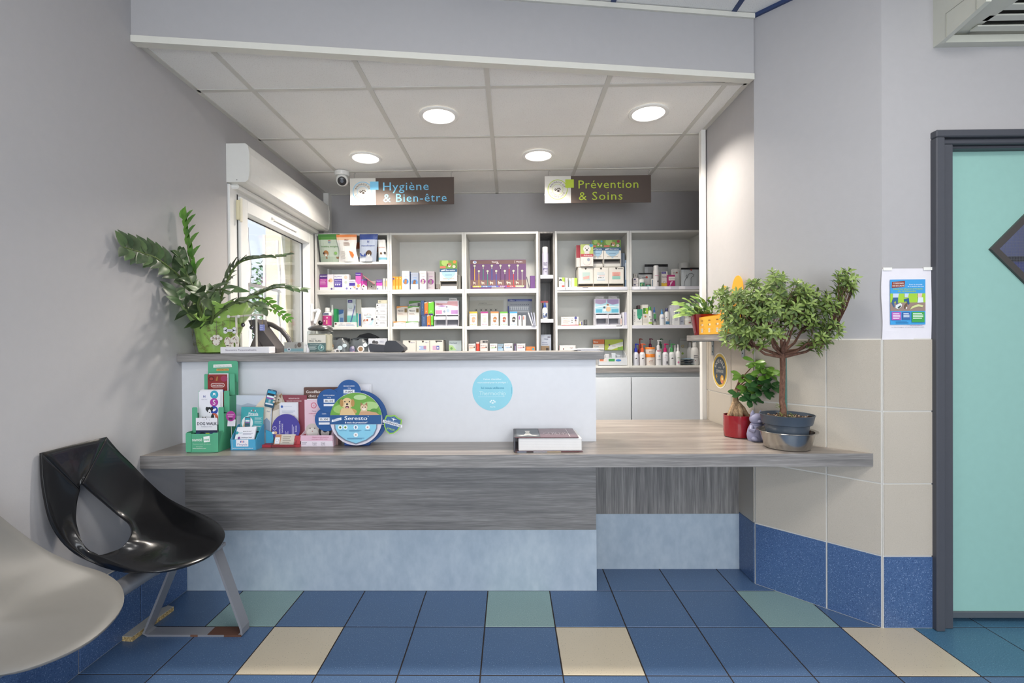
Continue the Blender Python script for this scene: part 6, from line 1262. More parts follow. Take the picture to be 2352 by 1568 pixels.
carton(879.5, 884.5, 639, ZU, 'd9d9d4', [('r', 'e0a860', .4, .3, .7, .8)], 'thin white spined pack with orange stripe, left one of two', d=.12, group='thin orange striped packs')
carton(885.5, 889.5, 639, ZU, 'cfcfca', [('r', 'e0a860', .2, .3, .7, .8)], 'thin grey-white pack with orange stripe against the divider', d=.12, group='thin orange striped packs')
# --- second unit, upper compartment
for k, px in enumerate((901.5, 908.7, 915.9)): carton(px, px + 6.8, 635, ZU, 'e69a2e', [('r', 'f0bc78', .2, .08, .7, .32), ('p', 'f4c890', [(.3, .85), (.7, .9), (.7, .8)])] + ([('c', '5a3a8c', .4, .84, .3)] if k == 0 else []), 'slim orange carton, %s of three' % ('first, with purple dot' , 'middle', 'right-hand')[k], d=.09, group='slim orange cartons')
def roundel(c, dogc): return [('t', 'a09a98', .5, .87, .035, 'BRAVECTO', 'c', .75), ('t', c, .5, .71, .04, 'CHIEN', 'c', .5), ('c', c, .5, .44, .38), ('c', dogc, .5, .5, .17), ('c', dogc, .45, .38, .2), ('c', '2a2220', .55, .55, .05), ('t', '6a6a74', .35, .15, .03, 'spot-on', 'c', .4)]
carton(923, 940.5, 622, ZU, 'e9e6e2', roundel('3f86cc', 'b0713c'), 'tall white carton with bright blue dog roundel', side='5670a8', d=.07, group='roundel cartons')
carton(943, 961.5, 626, ZU, 'a9b2c4', roundel('4f8fd0', '8a5a34') + [('r', 'e6e2da', 0, 0, .93, .34), ('t', 'a09a98', .5, .18, .035, 'BRAVECTO', 'c', .7)], 'tall blue-grey carton with blue roundel and white lower half', y=4.0, side='4a5c94', d=.07, group='roundel cartons')
carton(963.5, 979.5, 622, ZU, 'e4dedc', roundel('8f3a8c', 'b5aaa0'), 'tall white carton with purple cat roundel', side='8a7a8c', d=.07, group='roundel cartons')
carton(981, 998, 623, ZU, 'b2a9b0', roundel('8a2f86', '7d7672') + [('r', '9a9494', 0, .02, 1, .03)], 'tall mauve-grey carton with purple roundel, right of the white one', y=4.0, side='7a7472', d=.07, group='roundel cartons')
carton(1001, 1009, 652, ZU, '8a8580', [('r', '3a3634', .1, .1, .5, .3)], 'small low grey pack left of the collar dispenser', y=4.02)
def collar_ops(dogc, dot, full=True): return [('r', 'f0ece4', 0, 0, 1, 1), ('r', '6f9a3c', 0, .6, 1, 1), ('c', 'a8c46a', .3, .9, .2), ('c', '527c30', .85, .7, .12)] + dogp(.55, .78, .13, dogc) + [('c', 'd9c8b4', .82, .7, .09), ('c', dot, .85, .92, .09), ('r', 'd0705c', .02, .62, .34, .72), ('r', '2f5a80', 0, .44, 1, .6), ('t', 'e9eef4', .6, .52, .075, 'Seresto', 'c', .55), ('p', 'dfe6ee', [(.08, .47), (.3, .5), (.3, .56), (.08, .53)]), ('p', 'a8cbe2', [(.1, .44), (.9, .44), (.86, .3), (.7, .18), (.5, .08), (.3, .18), (.14, .3)]), ('l', '5a86a8', .3, .3, .75, 1, .05), ('r', 'bdb8ae', .18, .1, .82, .13), ('p', 'a8cbe2', [(.42, .1), (.58, .1), (.5, .03)])]
def collar_dispenser(px0, px1, pyt, zb, dogc, dot, label, z1=None):
    x0, x1, h = span(px0, px1, pyt, zb, FACE); w = x1 - x0; t = thing('collar_dispenser', label, 'dispenser', ((x0 + x1) / 2, FACE, zb), group='collar dispensers'); hs = h * .29; b = MB(); m = M('e6e2da', .5)
    b.cbox(-w / 2, 0, hs, w / 2, .1, h, m, .001); b.box(-w / 2, 0, 0, -w / 2 + .003, .1, hs, m); b.box(w / 2 - .003, 0, 0, w / 2, .1, hs, m); b.box(-w / 2, .09, 0, w / 2, .1, hs, M('55504c', .7)); b.box(-w / 2, 0, 0, w / 2, .1, .004, m); b.build('dispenser_body', t)
    b = MB(); b.cbox(-w / 2 + .005, .006, .005, w / 2 - .005, .085, hs * .42, M('d9d6d0', .5), .001); b.build('pack', t); b = MB(); b.cbox(-w / 2 + .008, .02, hs * .43, w / 2 - .008, .085, hs * .72, M('6a6664', .5), .001); b.build('pack', t)
    b = MB(); draw(b, (-w / 2, 0, hs), X3, Z3, w, h - hs, collar_ops(dogc, dot)); b.build('printing', t)
collar_dispenser(1010, 1050, 598, ZU, 'b0784a', 'e0843c', 'tall collar dispenser with small dog photo, right end of the second unit')
carton(1052, 1058, 631, ZU, '8f8c86', [], 'thin grey booklets standing against the divider right of the dispenser', d=.1, name='booklets')
# --- third unit: pipette board
x0, x1, h = span(1080, 1208, 597, ZU, 3.99); w = x1 - x0; t = thing('pipette_board', 'purple and brown display board with rows of coloured pipettes, lettered Vectra 3D', 'display board', ((x0 + x1) / 2, 3.99, ZU))
card(t, 'board', rrect(-w / 2, 0, w / 2, h, .006), (0, 0, 0), X3, Z3, M('5f3566', .35), .004)
ops = [('r', '6c4c4c', 0, .86, 1, .985), ('r', '7a5a58', 0, .13, 1, .32), ('t', 'ece6e8', .44, .93, .05, 'Vectra', 'c', .11), ('t', 'ece6e8', .49, .88, .04, '3D', 'c', .05), ('t', 'ece6e8', .88, .93, .05, 'Vectra', 'c', .11), ('r', 'd8c8c8', .795, .88, .8, .97), ('c', 'd9d4dc', .08, .92, .035, .05), ('c', '7f9cc8', .085, .93, .022, .03)]
for k, c in enumerate(('e6c23c', '5a7ab0', '5a6ab8', '8a4a94', 'c83a44', 'c8d8a0')): ops += [('r', c, .04 + k * .154, .075, .04 + (k + 1) * .154, .125)]
for k in range(6): ops += [('t', 'efe9e4', .11 + k * .154, .1, .03, ('2-4 kg', '4-10 kg', '10-25 kg', '25-40 kg', '> 40 kg', 'Felis')[k], 'c', .08)]
for k in range(6):
    u = .075 + k * .154; s = .6 + .1 * k if k < 5 else .7; ops += [('p', 'd9c4b4', [(u - .03 * s, .16), (u - .02 * s, .16), (u - .02 * s, .2), (u + .015 * s, .2), (u + .02 * s, .16), (u + .03 * s, .16), (u + .03 * s, .24), (u - .02 * s, .24), (u - .03 * s, .28), (u - .045 * s, .25)])]
b = MB(); draw(b, (-w / 2, 0, 0), X3, Z3, w, h, ops + [('r', 'a09890', .38, .03, .6, .065), ('r', 'd8c8d8', .64, .05, .95, .056)]); b.build('printing', t)
for k in range(12):
    u = .078 + k * .0775; up = k % 2 == 0; c = ('d9a93a', 'd9a93a', '3a7f74', '3a7f74', '2f58a8', '2f58a8', '4a1f4c', '4a1f4c', 'b8242c', 'b8242c', 'b9c6a4', 'b9c6a4')[k]
    zt = (.80 if up else .62) * h; zb_ = (.30 if up else .14) * h; x = -w / 2 + u * w
    b = MB(); b.prism(ell(x, zt, .0095, .0085, 14), (0, -.003, 0), X3, Z3, -Y3, M('b9c0a8', .4), .003); b.cbox(x - .0022, -.004, zb_ + (zt - zb_) * (.78 if k < 10 else .1), x + .0022, -.0005, zt, M('c4c8b8', .4), .0005); b.cbox(x - .0028, -.0045, zb_, x + .0028, -.0005, zb_ + (zt - zb_) * (.78 if k < 10 else .1), M(c, .3), .0006); b.build('pipette', t)
t = carton(1218, 1229, 633, ZU, '6a4480', [], 'purple booklet standing in the corner right of the pipette board', d=.02, name='booklet', turn=.15, cat='booklet')
b = MB(); b.prism([(-.002, 0), (.002, 0), (-.022, .095), (-.026, .095)][::1], (0, 0, 0), X3, Z3, -Y3, M('6d6478', .5), -.05); o = b.build('booklet', loc=(atY(1216, 650, 3.99).x, 3.99, ZU)); tag(o, 'thin mauve booklet leaning against the right end of the pipette board', 'booklet')
# --- niche column
bottle(1252.5, 14.5, 566, 1.7485, 'c4c2d4', 'can', 'deddE0'.lower(), [('t', '3a3560', .5, .55, .05, 'dour®', 'c', .9), ('l', '8a88a0', .1, .5, .85, 3, .03), ('t', '3a3070', .5, .3, .09, 'poo', 'c', 1.0), ('t', '4a4a5a', .6, .16, .04, 'spray', 'c', .5)], 'tall white and lavender spray can in the top niche of the grey column', y=3.96)
bottle(1252, 13.5, 694, 1.3925, 'd9dcdf', 'spray', '2f4fa8', [('r', '4a5f94', 0, .2, 1, .5), ('c', 'dfe4ea', .4, .4, .3), ('c', '2a3038', .7, .35, .22), ('r', '3a4a84', .1, .12, .6, .18)], 'small white spray bottle with blue collar in the middle niche', y=3.96)
carton(1241.5, 1259, 691, 1.3925, '9c9a9c', [('r', 'a04048', 0, .9, 1, 1), ('r', '222226', .15, 0, .4, .9)], 'grey and red carton behind the little spray bottle', y=4.05, d=.06)
t = carton(1242, 1266, 768, ZLOW, 'b4bccb', [('t', '6a7088', .5, .85, .05, 'PURINA', 'c', .4), ('r', '4a4458', .65, .9, .92, .93), ('l', '8a92a8', .1, .76, .7, 4, .06), ('t', '3a3f58', .66, .42, .05, 'dog', 'c', .3), ('c', '3a3440', .5, .15, .09)], 'pale blue printed leaflet standing in the lowest niche', y=4.0, d=.004, cat='leaflet', name='leaflet')
carton(1242, 1262, 794, ZLOW, '8a7256', [('r', '5a4634', .1, .3, .5, .7), ('r', '3a2e24', .6, .1, .9, .9)], 'brown patterned pack in the lowest niche, in front of the leaflet', y=3.96, d=.03)
# --- unit right of the column, upper compartment
carton(1283.5, 1297, 637, ZU, 'e2e0da', [('p', 'a8c44c', [(.5, 1), (1, 1), (1, .6), (.6, .65)]), ('c', '2f3440', .28, .75, .24), ('c', 'dfe0dc', .3, .62, .16), ('r', 'd0524c', .5, .06, .95, .3), ('t', '4a5a78', .4, .48, .06, 'chien', 'c', .5)], 'small white and green carton with black dog head at the left end', group='small cartons left of the drawer tower')
carton(1298, 1304.5, 638, ZU, 'dcd8d4', [('r', 'c9a8a8', .3, .5, .5, .8)], 'slim white carton between the dog carton and the blue-striped one', d=.06, group='small cartons left of the drawer tower')
carton(1306, 1313, 639, ZU, 'dddcd2', [('r', '5a8aa8', .05, 0, .3, .8), ('r', '3a5a98', .35, .05, .7, .15), ('l', '8a8aa0', .5, .7, .8, 5, .08)], 'slim white carton with blue stripe left of the lime one', d=.06, group='small cartons left of the drawer tower')
carton(1313.5, 1326, 638, ZU, 'e0e2cc', [('r', 'a9c83c', .55, .2, 1, 1), ('r', 'c4d66c', .4, .2, .55, 1), ('c', '8a8a78', .45, .08, .08)], 'lime and white carton touching the drawer tower', group='small cartons left of the drawer tower')
def drawer_tower(px0, px1, pyt, zb, stick, label, y=3.965, slots=True):
    x0, x1, h = span(px0, px1, pyt, zb, y); w = x1 - x0; t = thing('drawer_tower', label, 'drawer box', ((x0 + x1) / 2, y, zb), group='white cardboard drawer towers'); m = M('dedad0', .55); n = 3; cw = w / n; z0 = h * .22 if slots else .003
    b = MB(); b.box(-w / 2, .003, h - .003, w / 2, .14, h, m); b.box(-w / 2, .12, 0, w / 2, .14, h, m); b.box(-w / 2, .0, 0, w / 2, .14, .003, m)
    if slots: b.box(-w / 2, .002, z0 - .003, w / 2, .14, z0, m)
    for i in range(n + 1): x = -w / 2 + i * cw; b.box(max(-w / 2, x - .0015), .001, 0, min(w / 2, x + .0015), .14, h, m)
    b.build('carcass', t)
    for i in range(n):
        xa, xb = -w / 2 + i * cw + .003, -w / 2 + (i + 1) * cw - .003; b = MB(); b.cbox(xa, -.002, z0, xb, .1, h - .004, M('e2ded5', .5), .001); d = b.build('drawer', t)
        b = MB(); c_ = (xb - xa) / 2; b.prism([(p[0], p[1]) for p in ell((xa + xb) / 2, h - .004, .0085, .0155, 14, PI, 2 * PI)], (0, -.0025, 0), X3, Z3, -Y3, M('4a4440', .7)); b.build('finger_notch', d)
        b = MB(); draw(b, (xa, -.002, z0), X3, Z3, xb - xa, h - z0, stick[i] if slots else upper(stick[i], .42)); b.build('printing', d)
        if slots: b = MB(); b.cbox(xa + .002, .01, .003, xb - .002, .1, z0 * .55, M('8d7a5e', .8), .001); b.build('flat_pack', t)
    return t
drawer_tower(1327.5, 1433, 614, ZU, ([('r', 'b8cfc8', .27, .2, .8, .7), ('p', 'e6a8a0', [(.3, .4), (.75, .5), (.75, .3), (.35, .25)])], [('r', 'dfe2e4', .22, .2, .78, .7), ('l', '9ab8b8', .25, .66, .76, 2, .07), ('t', 'e09a8a', .55, .47, .07, 'OBESITÉ', 'c', .4), ('t', '2f2f2f', .5, .36, .07, 'IMRA 7', 'c', .4), ('r', 'b4c8d8', .22, .18, .78, .24)], [('r', 'e6a89c', .22, .45, .78, .7), ('r', '8cc0b4', .22, .25, .78, .45), ('l', 'c88a80', .3, .64, .7, 3, .07), ('r', '3a3a3a', .6, .88, .95, .92)]), 'wide white three-drawer cardboard tower under the collar dispensers')
ZT3 = atY(1360, 613, FACE).z + .0015
collar_dispenser(1360, 1385.5, 551, ZT3, 'c89c64', '3f9cc4', 'collar dispenser with blond puppy on the drawer tower, left one')
collar_dispenser(1386.5, 1426, 551, ZT3, 'b98a5a', '9c3040', 'collar dispenser with dark red dot on the drawer tower, right one')
carton(1333.5, 1362.5, 561, ZT3, 'e4ddd6', [('r', 'b8c870', 0, .56, 1, 1), ('c', 'e6e2de', .5, .8, .3), ('c', 'dcd8d4', .5, .62, .2), ('c', '2a2628', .38, .82, .04), ('c', '2a2628', .62, .82, .04), ('c', '2a2628', .5, .74, .07), ('c', '4a9cc4', .84, .95, .14), ('r', 'b5404a', 0, .44, 1, .56), ('t', 'f0e4e4', .58, .5, .06, 'Advantix', 'c', .7), ('c', 'cfc8c8', .5, .22, .34), ('c', 'e4ddd6', .5, .24, .3), ('c', '9aa4b4', .62, .3, .12)], 'red and cream carton with a white terrier, standing on the drawer tower', y=3.945, d=.025, name='carton')
carton(1323.5, 1333, 563, ZT3, 'd8d4d0', [('r', '9c2a38', 0, .42, 1, 1)], 'narrow crimson and white carton edge left of the terrier carton', y=3.98, d=.07)
carton(1427, 1435, 581, ZT3, '5f6c7c', [('r', '3f4c5c', .2, 0, .5, 1)], 'dark slate leaflets standing right of the collar dispensers', d=.08, name='leaflets', cat='leaflet')
carton(1435.5, 1439, 597, ZU, '6a84a0', [('r', 'c9d0d8', .2, .3, .7, .9)], 'blue-grey leaflets squeezed between drawer tower and shelf side', d=.1, name='leaflets', cat='leaflet')
# --- farthest right unit, upper compartment
for k, (z0, pt) in enumerate(((ZU, 651), (None, 638))):
    zb = ZU if k == 0 else atY(1460, 651, FACE).z + .001
    carton(1454.5, 1466, pt, zb, 'e2dcda', [('r', '3a3560', .1, .6, .5, .85), ('l', 'b0a8b0', .1, .45, .8, 2, .15)], 'small white carton with dark blue tag, %s of a pair at the left divider' % ('lower', 'upper')[k], group='paired white cartons')
carton(1456, 1463, 628, atY(1460, 638, FACE).z + .001, 'b5b2ae', [('t', '3a3836', .5, .5, .5, '?', 'c')], 'tiny grey carton on top of the white pair', y=3.99, d=.03)
def outlined(px0, px1, pt, label, y, ops=[]): return pouch(px0, px1, pt, ZU, [(0, 'a3a5a6'), (.1, 'b9bbbc'), (.92, '2a2a2e')], ops, label, y=y, th=.04)
outlined(1468, 1500, 626, 'silver pouch with black rim behind the green labelled jar', 4.03, [('c', 'a8443c', .55, .72, .08), ('t', '4a4a4c', .35, .7, .05, 'specific', 'c', .3)])
outlined(1482, 1536, 606, 'wide clear-grey bag at the back behind the white tube', 4.12)
bottle(1475, 15.5, 641, ZU, 'e2e4e2', 'tub', 'e9e9e6', [('r', '2f7a62', 0, .1, 1, .85), ('c', '8ab87c', .45, .5, .3), ('c', '4a3628', .6, .45, .16), ('r', 'e4e8e0', .1, .12, .9, .2)], 'white tub with dark green label and little dog', group='green labelled tubs')
bottle(1490.5, 11, 652, ZU, '4aa090', 'tub', '5f5a5a', [('r', '3a8a7c', 0, .3, 1, .7), ('l', 'bfe0d8', .1, .6, .9, 2, .2)], 'very small teal tub left of the slim white carton', group='green labelled tubs')
carton(1496.5, 1502, 640, ZU, 'e6e4e0', [('r', '3a5a78', .3, .1, .6, .9)], 'slim white carton with vertical blue lettering left of the tall tube', d=.02)
bottle(1508.5, 12.5, 609, ZU, 'e9e6e6', 'can', 'ecebea', [('r', 'c87a9c', .0, .66, 1, .68), ('c', '4a4448', .8, .35, .2)], 'tall plain white spray can on the upper right shelf', y=3.955)
carton(1519, 1533.5, 623, ZU, 'd8d4ce', [('r', 'd9b83c', 0, 0, 1, .3), ('r', '3f2f8c', .05, .85, .75, .98), ('t', 'e4e4f0', .4, .91, .05, 'virbac', 'c', .5), ('t', '5a5878', .5, .66, .06, 'Nutri-Plus', 'c', .8), ('c', '9a9890', .45, .34, .2), ('c', 'd8d4ce', .45, .34, .13)], 'white carton with yellow base and violet tag', y=3.985)
carton(1534, 1550.5, 631, ZU, 'a8286c', [('r', 'e6dcd8', .1, .55, 1, .85), ('t', '6a9a8a', .55, .7, .09, 'ZyLkène', 'c', .8), ('p', 'd8b4c8', [(.2, .1), (.5, .5), (.7, .5), (.3, .1)]), ('t', 'f0e8ee', .35, .35, .16, '7', 'c')], 'magenta carton with white band in front of the white pouch', y=3.955)
pouch(1544, 1564, 617, ZU, [(0, 'd4d4d0'), (.88, '2a2a2e'), (.93, 'd9d8d4')], [('c', 'a8443c', .6, .8, .1), ('t', '4a4a4c', .4, .8, .05, 'specific', 'c', .5)], 'white pouch with black seam, leaning behind the magenta carton', y=4.0, th=.03, tilt=-.03)
bottle(1575, 24, 603, ZU, 'e4e4e2', 'tub', 'd9d9d6', [], 'large plain white tub at the back behind the dog outline pouch', y=4.06)
t = pouch(1566, 1607, 614, ZU, [(0, 'a9b2b8'), (.1, 'b6bec3'), (.95, '222226')], [('c', 'b0524a', .55, .88, .05), ('t', '4a4a4c', .42, .88, .03, 'specific', 'c', .16)], 'silver pouch with black outline drawing of a sitting dog', y=3.955, th=.035, topw=1.0)
x0, x1, h = span(1566, 1607, 614, ZU, 3.955); w = x1 - x0; b = MB(); prev = [(.12, .05), (.14, .25), (.2, .42), (.3, .5)], [(.3, .62), (.24, .6), (.22, .52), (.3, .5), (.34, .6), (.4, .68), (.56, .7), (.6, .66), (.66, .66), (.64, .56), (.56, .52), (.5, .46), (.5, .05)], [(.12, .05), (.5, .05)]
for L in prev: b.tube([((u - .5) * w, -.0155 - .002 * math.sin(PI * v) - (.004 if u > .4 else .001), v * h) for u, v in L], .0016, M('221f22', .5), 5)
b.build('printing', t)  # outline drawing of the dog
# --- window unit, lower boxes
t = bottle(748, 22, 706, ZMID, 'e6e6e4', 'round', 'eeeeec', [('r', '2a2f6a', .05, .78, .95, .9), ('t', 'dfe2ee', .5, .84, .05, 'SÉRESCALM', 'c', .85), ('c', 'efd0dc', .7, .6, .12), ('r', 'e8b8a0', .55, .2, .75, .45), ('c', 'f0cfe0', .3, .4, .1)], 'big white bottle with magenta label at the left end of the middle shelf', y=3.955, lab='c43a86')
bottle(761.5, 9, 700, ZMID, 'c4ccc8', 'round', 'dfe2df', [('r', '2a2a30', .0, .7, .5, .78), ('r', '3f6a8c', .3, .1, .7, .5)], 'narrow clear bottle with white cap behind the magenta bottle', y=4.0)
carton(766, 773, 709, ZMID, '1f8a4c', [], 'narrow bright green carton on the middle shelf', y=3.96, d=.05)
carton(774, 789, 711, ZMID, '8ea3b8', [('p', '33588c', [(0, 1), (1, 1), (.95, .8), (.3, .72), (0, .8)]), ('r', '4a6c9c', .45, .2, .95, .55), ('r', '5f7fae', .45, .05, .95, .2)], 'blue and silver blister pack behind the green carton', y=4.01, d=.012, cat='pack')
carton(797, 817, 687, ZMID, 'c9d4d4', [('r', '3f3a8c', .1, .88, .6, .97), ('t', 'dfe0f0', .35, .92, .03, 'virbac', 'c', .35), ('r', 'dfe4ea', .08, .45, .7, .85), ('t', '3a3f4a', .4, .68, .03, 'dental', 'c', .3), ('r', '6cbab0', 0, 0, 1, .42), ('l', 'b8d8d4', .1, .8, .6, 3, .04)], 'tall white and teal dental care card pack', y=4.03, d=.006, cat='pack')
b = MB(); p0, p1 = atY(804, 745, 4.0), atY(816, 697, 4.02); t = thing('toothbrush', 'long violet toothbrush leaning diagonally on the teal card pack', 'toothbrush', (p0.x, 4.0, ZMID)); q1 = Vector((p1.x - p0.x, .02, p1.z - ZMID)); b.tube([(-.006, 0, .003), tuple(q1 * .7), tuple(q1)], [.0038, .003, .0022], M('4a4aa0', .3), 8); b.build('handle', t); b = MB(); b.cbox(q1.x - .001, q1.y - .008, q1.z - .022, q1.x + .006, q1.y, q1.z - .002, M('dfe2f0', .6), .001); b.build('bristles', t)
carton(818, 830, 687, ZMID, 'cfcfc2', [('r', '4fae9c', 0, 0, .35, .5), ('r', '2f5a9c', .5, .05, .9, .48)], 'tall cream card with teal and blue sticks, right of the toothbrush', y=4.04, d=.008, cat='pack')
carton(767.5, 817, 740, ZMID, 'e4e4e2', [('c', '5a4a4c', .07, .7, .05), ('r', 'a8404a', .05, .5, .1, .62), ('t', '3a3a48', .34, .68, .14, 'logic', 'c', .12), ('t', '6a86b0', .36, .42, .16, 'Orozyme', 'c', .3), ('l', 'c4a8a8', .56, .75, .8, 1, .2), ('l', '9ab0d0', .56, .5, .95, 2, .16)], 'flat white toothpaste carton lying along the front edge', y=3.95, d=.04)
pouch(829, 861, 706, ZMID, [(0, 'e4e4e4')], [('t', 'b0643c', .55, .7, .025, 'ROYAL', 'c', .2), ('t', '4a4a54', .5, .62, .04, 'EDUC', 'c', .6), ('r', 'bcd8e4', .35, .5, .7, .58), ('c', 'b0582c', .25, .33, .09), ('c', 'efe8e4', .32, .28, .09), ('c', 'b0582c', .45, .36, .07), ('c', '4a4a54', .8, .4, .08), ('p', 'b4d8e8', [(.5, .1), (.9, .4), (.8, .1)])], 'white treat pouch with brown and black puppies on the middle shelf', topw=1.05)
zz = ZMID
for k, (pa, pb, a, c) in enumerate(((862, 889, 737, 'e6e6e6'), (862, 889, 723, 'e2e4e4'), (863, 889, 709, 'e9e9ea'), (864, 889, 697, 'e4e6e8'), (868, 889, 689, 'cfcbb4'))):
    o = carton(pa, pb, a, zz, c, [('c', '3a3a3e', .12, .65, .06), ('t', '5a5a60', .2, .3, .12, 'mini', 'c', .2), ('l', 'b4b4bc', .4, .8, .85, 2, .2)] if k < 4 else [('t', '3a3a3e', .2, .5, .4, 'XS', 'c', .3)], 'white carton in the stack by the divider, %s' % ('at the bottom', 'second from below', 'in the middle', 'second from the top', 'cream coloured one on top')[k], y=3.97, d=.09, group='stacked white cartons'); zz = atY(870, a, 3.97).z + .001
# bottom shelf of the window unit
def softbag(px0, px1, pt, label, cols, seed, y=3.96):
    x0, x1, h = span(px0, px1, pt, ZLOW, y); w = x1 - x0; t = thing('accessory_bag', label, 'bag', ((x0 + x1) / 2, y + .05, ZLOW)); rr = random.Random(seed); n, m = 18, 10; v = []; f = []
    for j in range(m + 1):
        a = PI * j / m
        for i in range(n):
            th = 2 * PI * i / n; k = 1 + .04 * math.sin(3 * th + seed) * math.sin(a) + rr.uniform(-.02, .02); v.append((w / 2 * max(0, math.sin(a)) ** .35 * math.cos(th) * k, .05 * max(0, math.sin(a)) ** .35 * math.sin(th), h * (1 - math.cos(a)) / 2 * (1 + .05 * math.sin(4 * th))))
    for j in range(m):
        for i in range(n): f.append((j * n + i, j * n + (i + 1) % n, (j + 1) * n + (i + 1) % n, (j + 1) * n + i))
    b = MB(); b.add(v, f, M('5f6468', .25, coat=.4)); b.build('bag', t, smooth=True); b = MB(); b.box(-w * .42, -.012, h * .9, w * .42, .012, h, M('26262a', .6)); b.build('zip', t); b = MB()
    for k, (u, q, s, c) in enumerate(cols):
        cx_, cz_, R0 = (u - .5) * w, (.42 + .55 * q) * h, s * w; v = [(cx_, -.0006 * k, cz_)]; f = []
        for r in (.35, .7, 1): v += [(cx_ + R0 * r * math.cos(2 * PI * i / 16), -.0006 * k, cz_ + R0 * r * math.sin(2 * PI * i / 16)) for i in range(16)]
        for i in range(16):
            j_ = (i + 1) % 16; f.append((0, 1 + i, 1 + j_))
            for r in (0, 16): f.append((1 + r + i, 17 + r + i, 17 + r + j_, 1 + r + j_))
        b.add(v, f, M(c, .4))
    q = []
    for x, yy, z in b.v: sa = max(.05, math.sin(math.acos(max(-1, min(1, 1 - 2 * z / h))))) ** .35; q.append((x, yy - .004 - .056 * sa * math.sqrt(max(0, 1 - min(1, (x / (w / 2 * sa)) ** 2))), z))
    b.v = q; b.build('printing', t); return t  # printed discs following the bulge of the bag
softbag(748, 802, 777, 'shiny grey bag with a spaniel print and white discs, left end of the bottom shelf', [(.22, .55, .13, 'b07a4a'), (.3, .35, .1, 'efe6dc'), (.36, .4, .03, '2a2a2a'), (.62, .45, .1, 'cfdfe8'), (.5, .25, .11, 'e4e4ea'), (.52, .25, .06, '5a5a5c'), (.8, .6, .08, 'c4d4dc')], 3)
softbag(798, 848, 778, 'shiny grey bag with violet and white printed discs, beside the spaniel bag', [(.2, .35, .16, '8a86a8'), (.25, .5, .07, 'cfc8dc'), (.62, .4, .15, 'e9e6e6'), (.62, .4, .1, '9a7a5a'), (.8, .65, .09, 'dcebf0'), (.3, .2, .05, 'd88aa8')], 5)
t = thing('folded_cap', 'black folded pouch with grey rim lying over the two shiny bags', 'pouch', (atY(842, 780, 4.08).x, 4.1, ZLOW)); zc = atY(842, 778, 4.08).z - ZLOW
b = MB(); b.prism([(-.1, 0), (-.09, zc), (-.05, zc + .035), (.02, zc + .05), (.07, zc + .03), (.105, zc + .012), (.06, zc), (.0, zc - .01), (-.06, zc - .02), (-.085, 0)][::-1], (0, 0, 0), X3, Z3, -Y3, M('2f3034', .5), -.04); b.build('cap_body', t); b = MB(); b.tube([(-.04, -.001, zc + .0), (.03, -.001, zc + .006), (.1, -.001, zc + .012)], .004, M('a9acb0', .4), 6); b.build('rim', t)
carton(846, 889, 777, ZLOW, 'd9dce4', upper([('c', '4a4a4e', .3, .7, .1), ('c', '5a5a5e', .45, .68, .08), ('c', '3a3a3e', .15, .5, .05), ('r', '9ab8d8', .05, .35, .25, .45), ('t', '4a78b0', .15, .3, .06, 'Dog', 'c', .2), ('l', 'b4b8c8', .6, .8, .85, 3, .05)], .45), 'white carton with dog drawing behind the payment terminal', y=3.97, d=.08)
# --- second unit, lower boxes
def tray(px0, px1, pt, col, label, ribbon, back_pt, bx0, bx1, bcol, y=3.955):
    x0, x1, h = span(px0, px1, pt, ZMID, y); w = x1 - x0; t = thing('counter_display', label, 'display box', ((x0 + x1) / 2, y, ZMID), group='slope fronted display boxes'); m = M(col, .5)
    b = MB(); b.cbox(-w / 2, 0, 0, w / 2, .09, h, m, .001); b.build('tray', t); p, q, hh = span(bx0, bx1, back_pt, ZMID, y + .085); c_ = (x0 + x1) / 2
    b = MB(); b.box(p - c_, .086, 0, q - c_, .09, hh, M(bcol, .5)); b.build('header_card', t); b = MB()
    draw(b, (-w / 2, 0, 0), X3, Z3, w, h, [('p', ribbon, [(0, 1), (1, 1), (1, .78), (.5, .88), (0, .72)]), ('t', '3a6a8c', .75, .6, .12, 'Elanco', 'c', .22), ('l', 'c4b0b8', .1, .3, .8, 1, .1)])
    draw(b, (p - c_, .086, hh * .45), X3, Z3, q - p, hh * .55, [('p', ribbon, [(0, 1), (1, 1), (1, .9), (.5, .93), (0, .8)]), ('t', '4a4a4c', .35, .6, .12, 'Milprazon', 'c', .5), ('r', '7a6a44', .72, .45, .95, .8), ('l', 'b8a8a0', .1, .4, .6, 2, .1)]); b.build('printing', t); return t
tray(903.5, 932, 738, 'e6e2e0', 'white display box with orange ribbon and beige header, second unit', 'e0964a', 703, 911, 936, 'cfc8c2')
tray(932.5, 961, 738, 'e4e4e2', 'white display box with green ribbon and white header, second unit', '6aa84c', 703, 937, 963, 'e6e4de')
carton(939, 966, 691, ZMID, 'd8d8d4', [('p', '5f9a44', [(0, 1), (1, 1), (1, .95), (.5, .92), (0, .88)]), ('t', '4a4a4c', .35, .82, .03, 'Milprazon', 'c', .5), ('r', '6a6a6c', .75, .8, .95, .92)], 'tall white carton with green ribbon at the back of the second unit', y=4.09, d=.05)
c1 = atY(970, 724, 3.97).z + .001
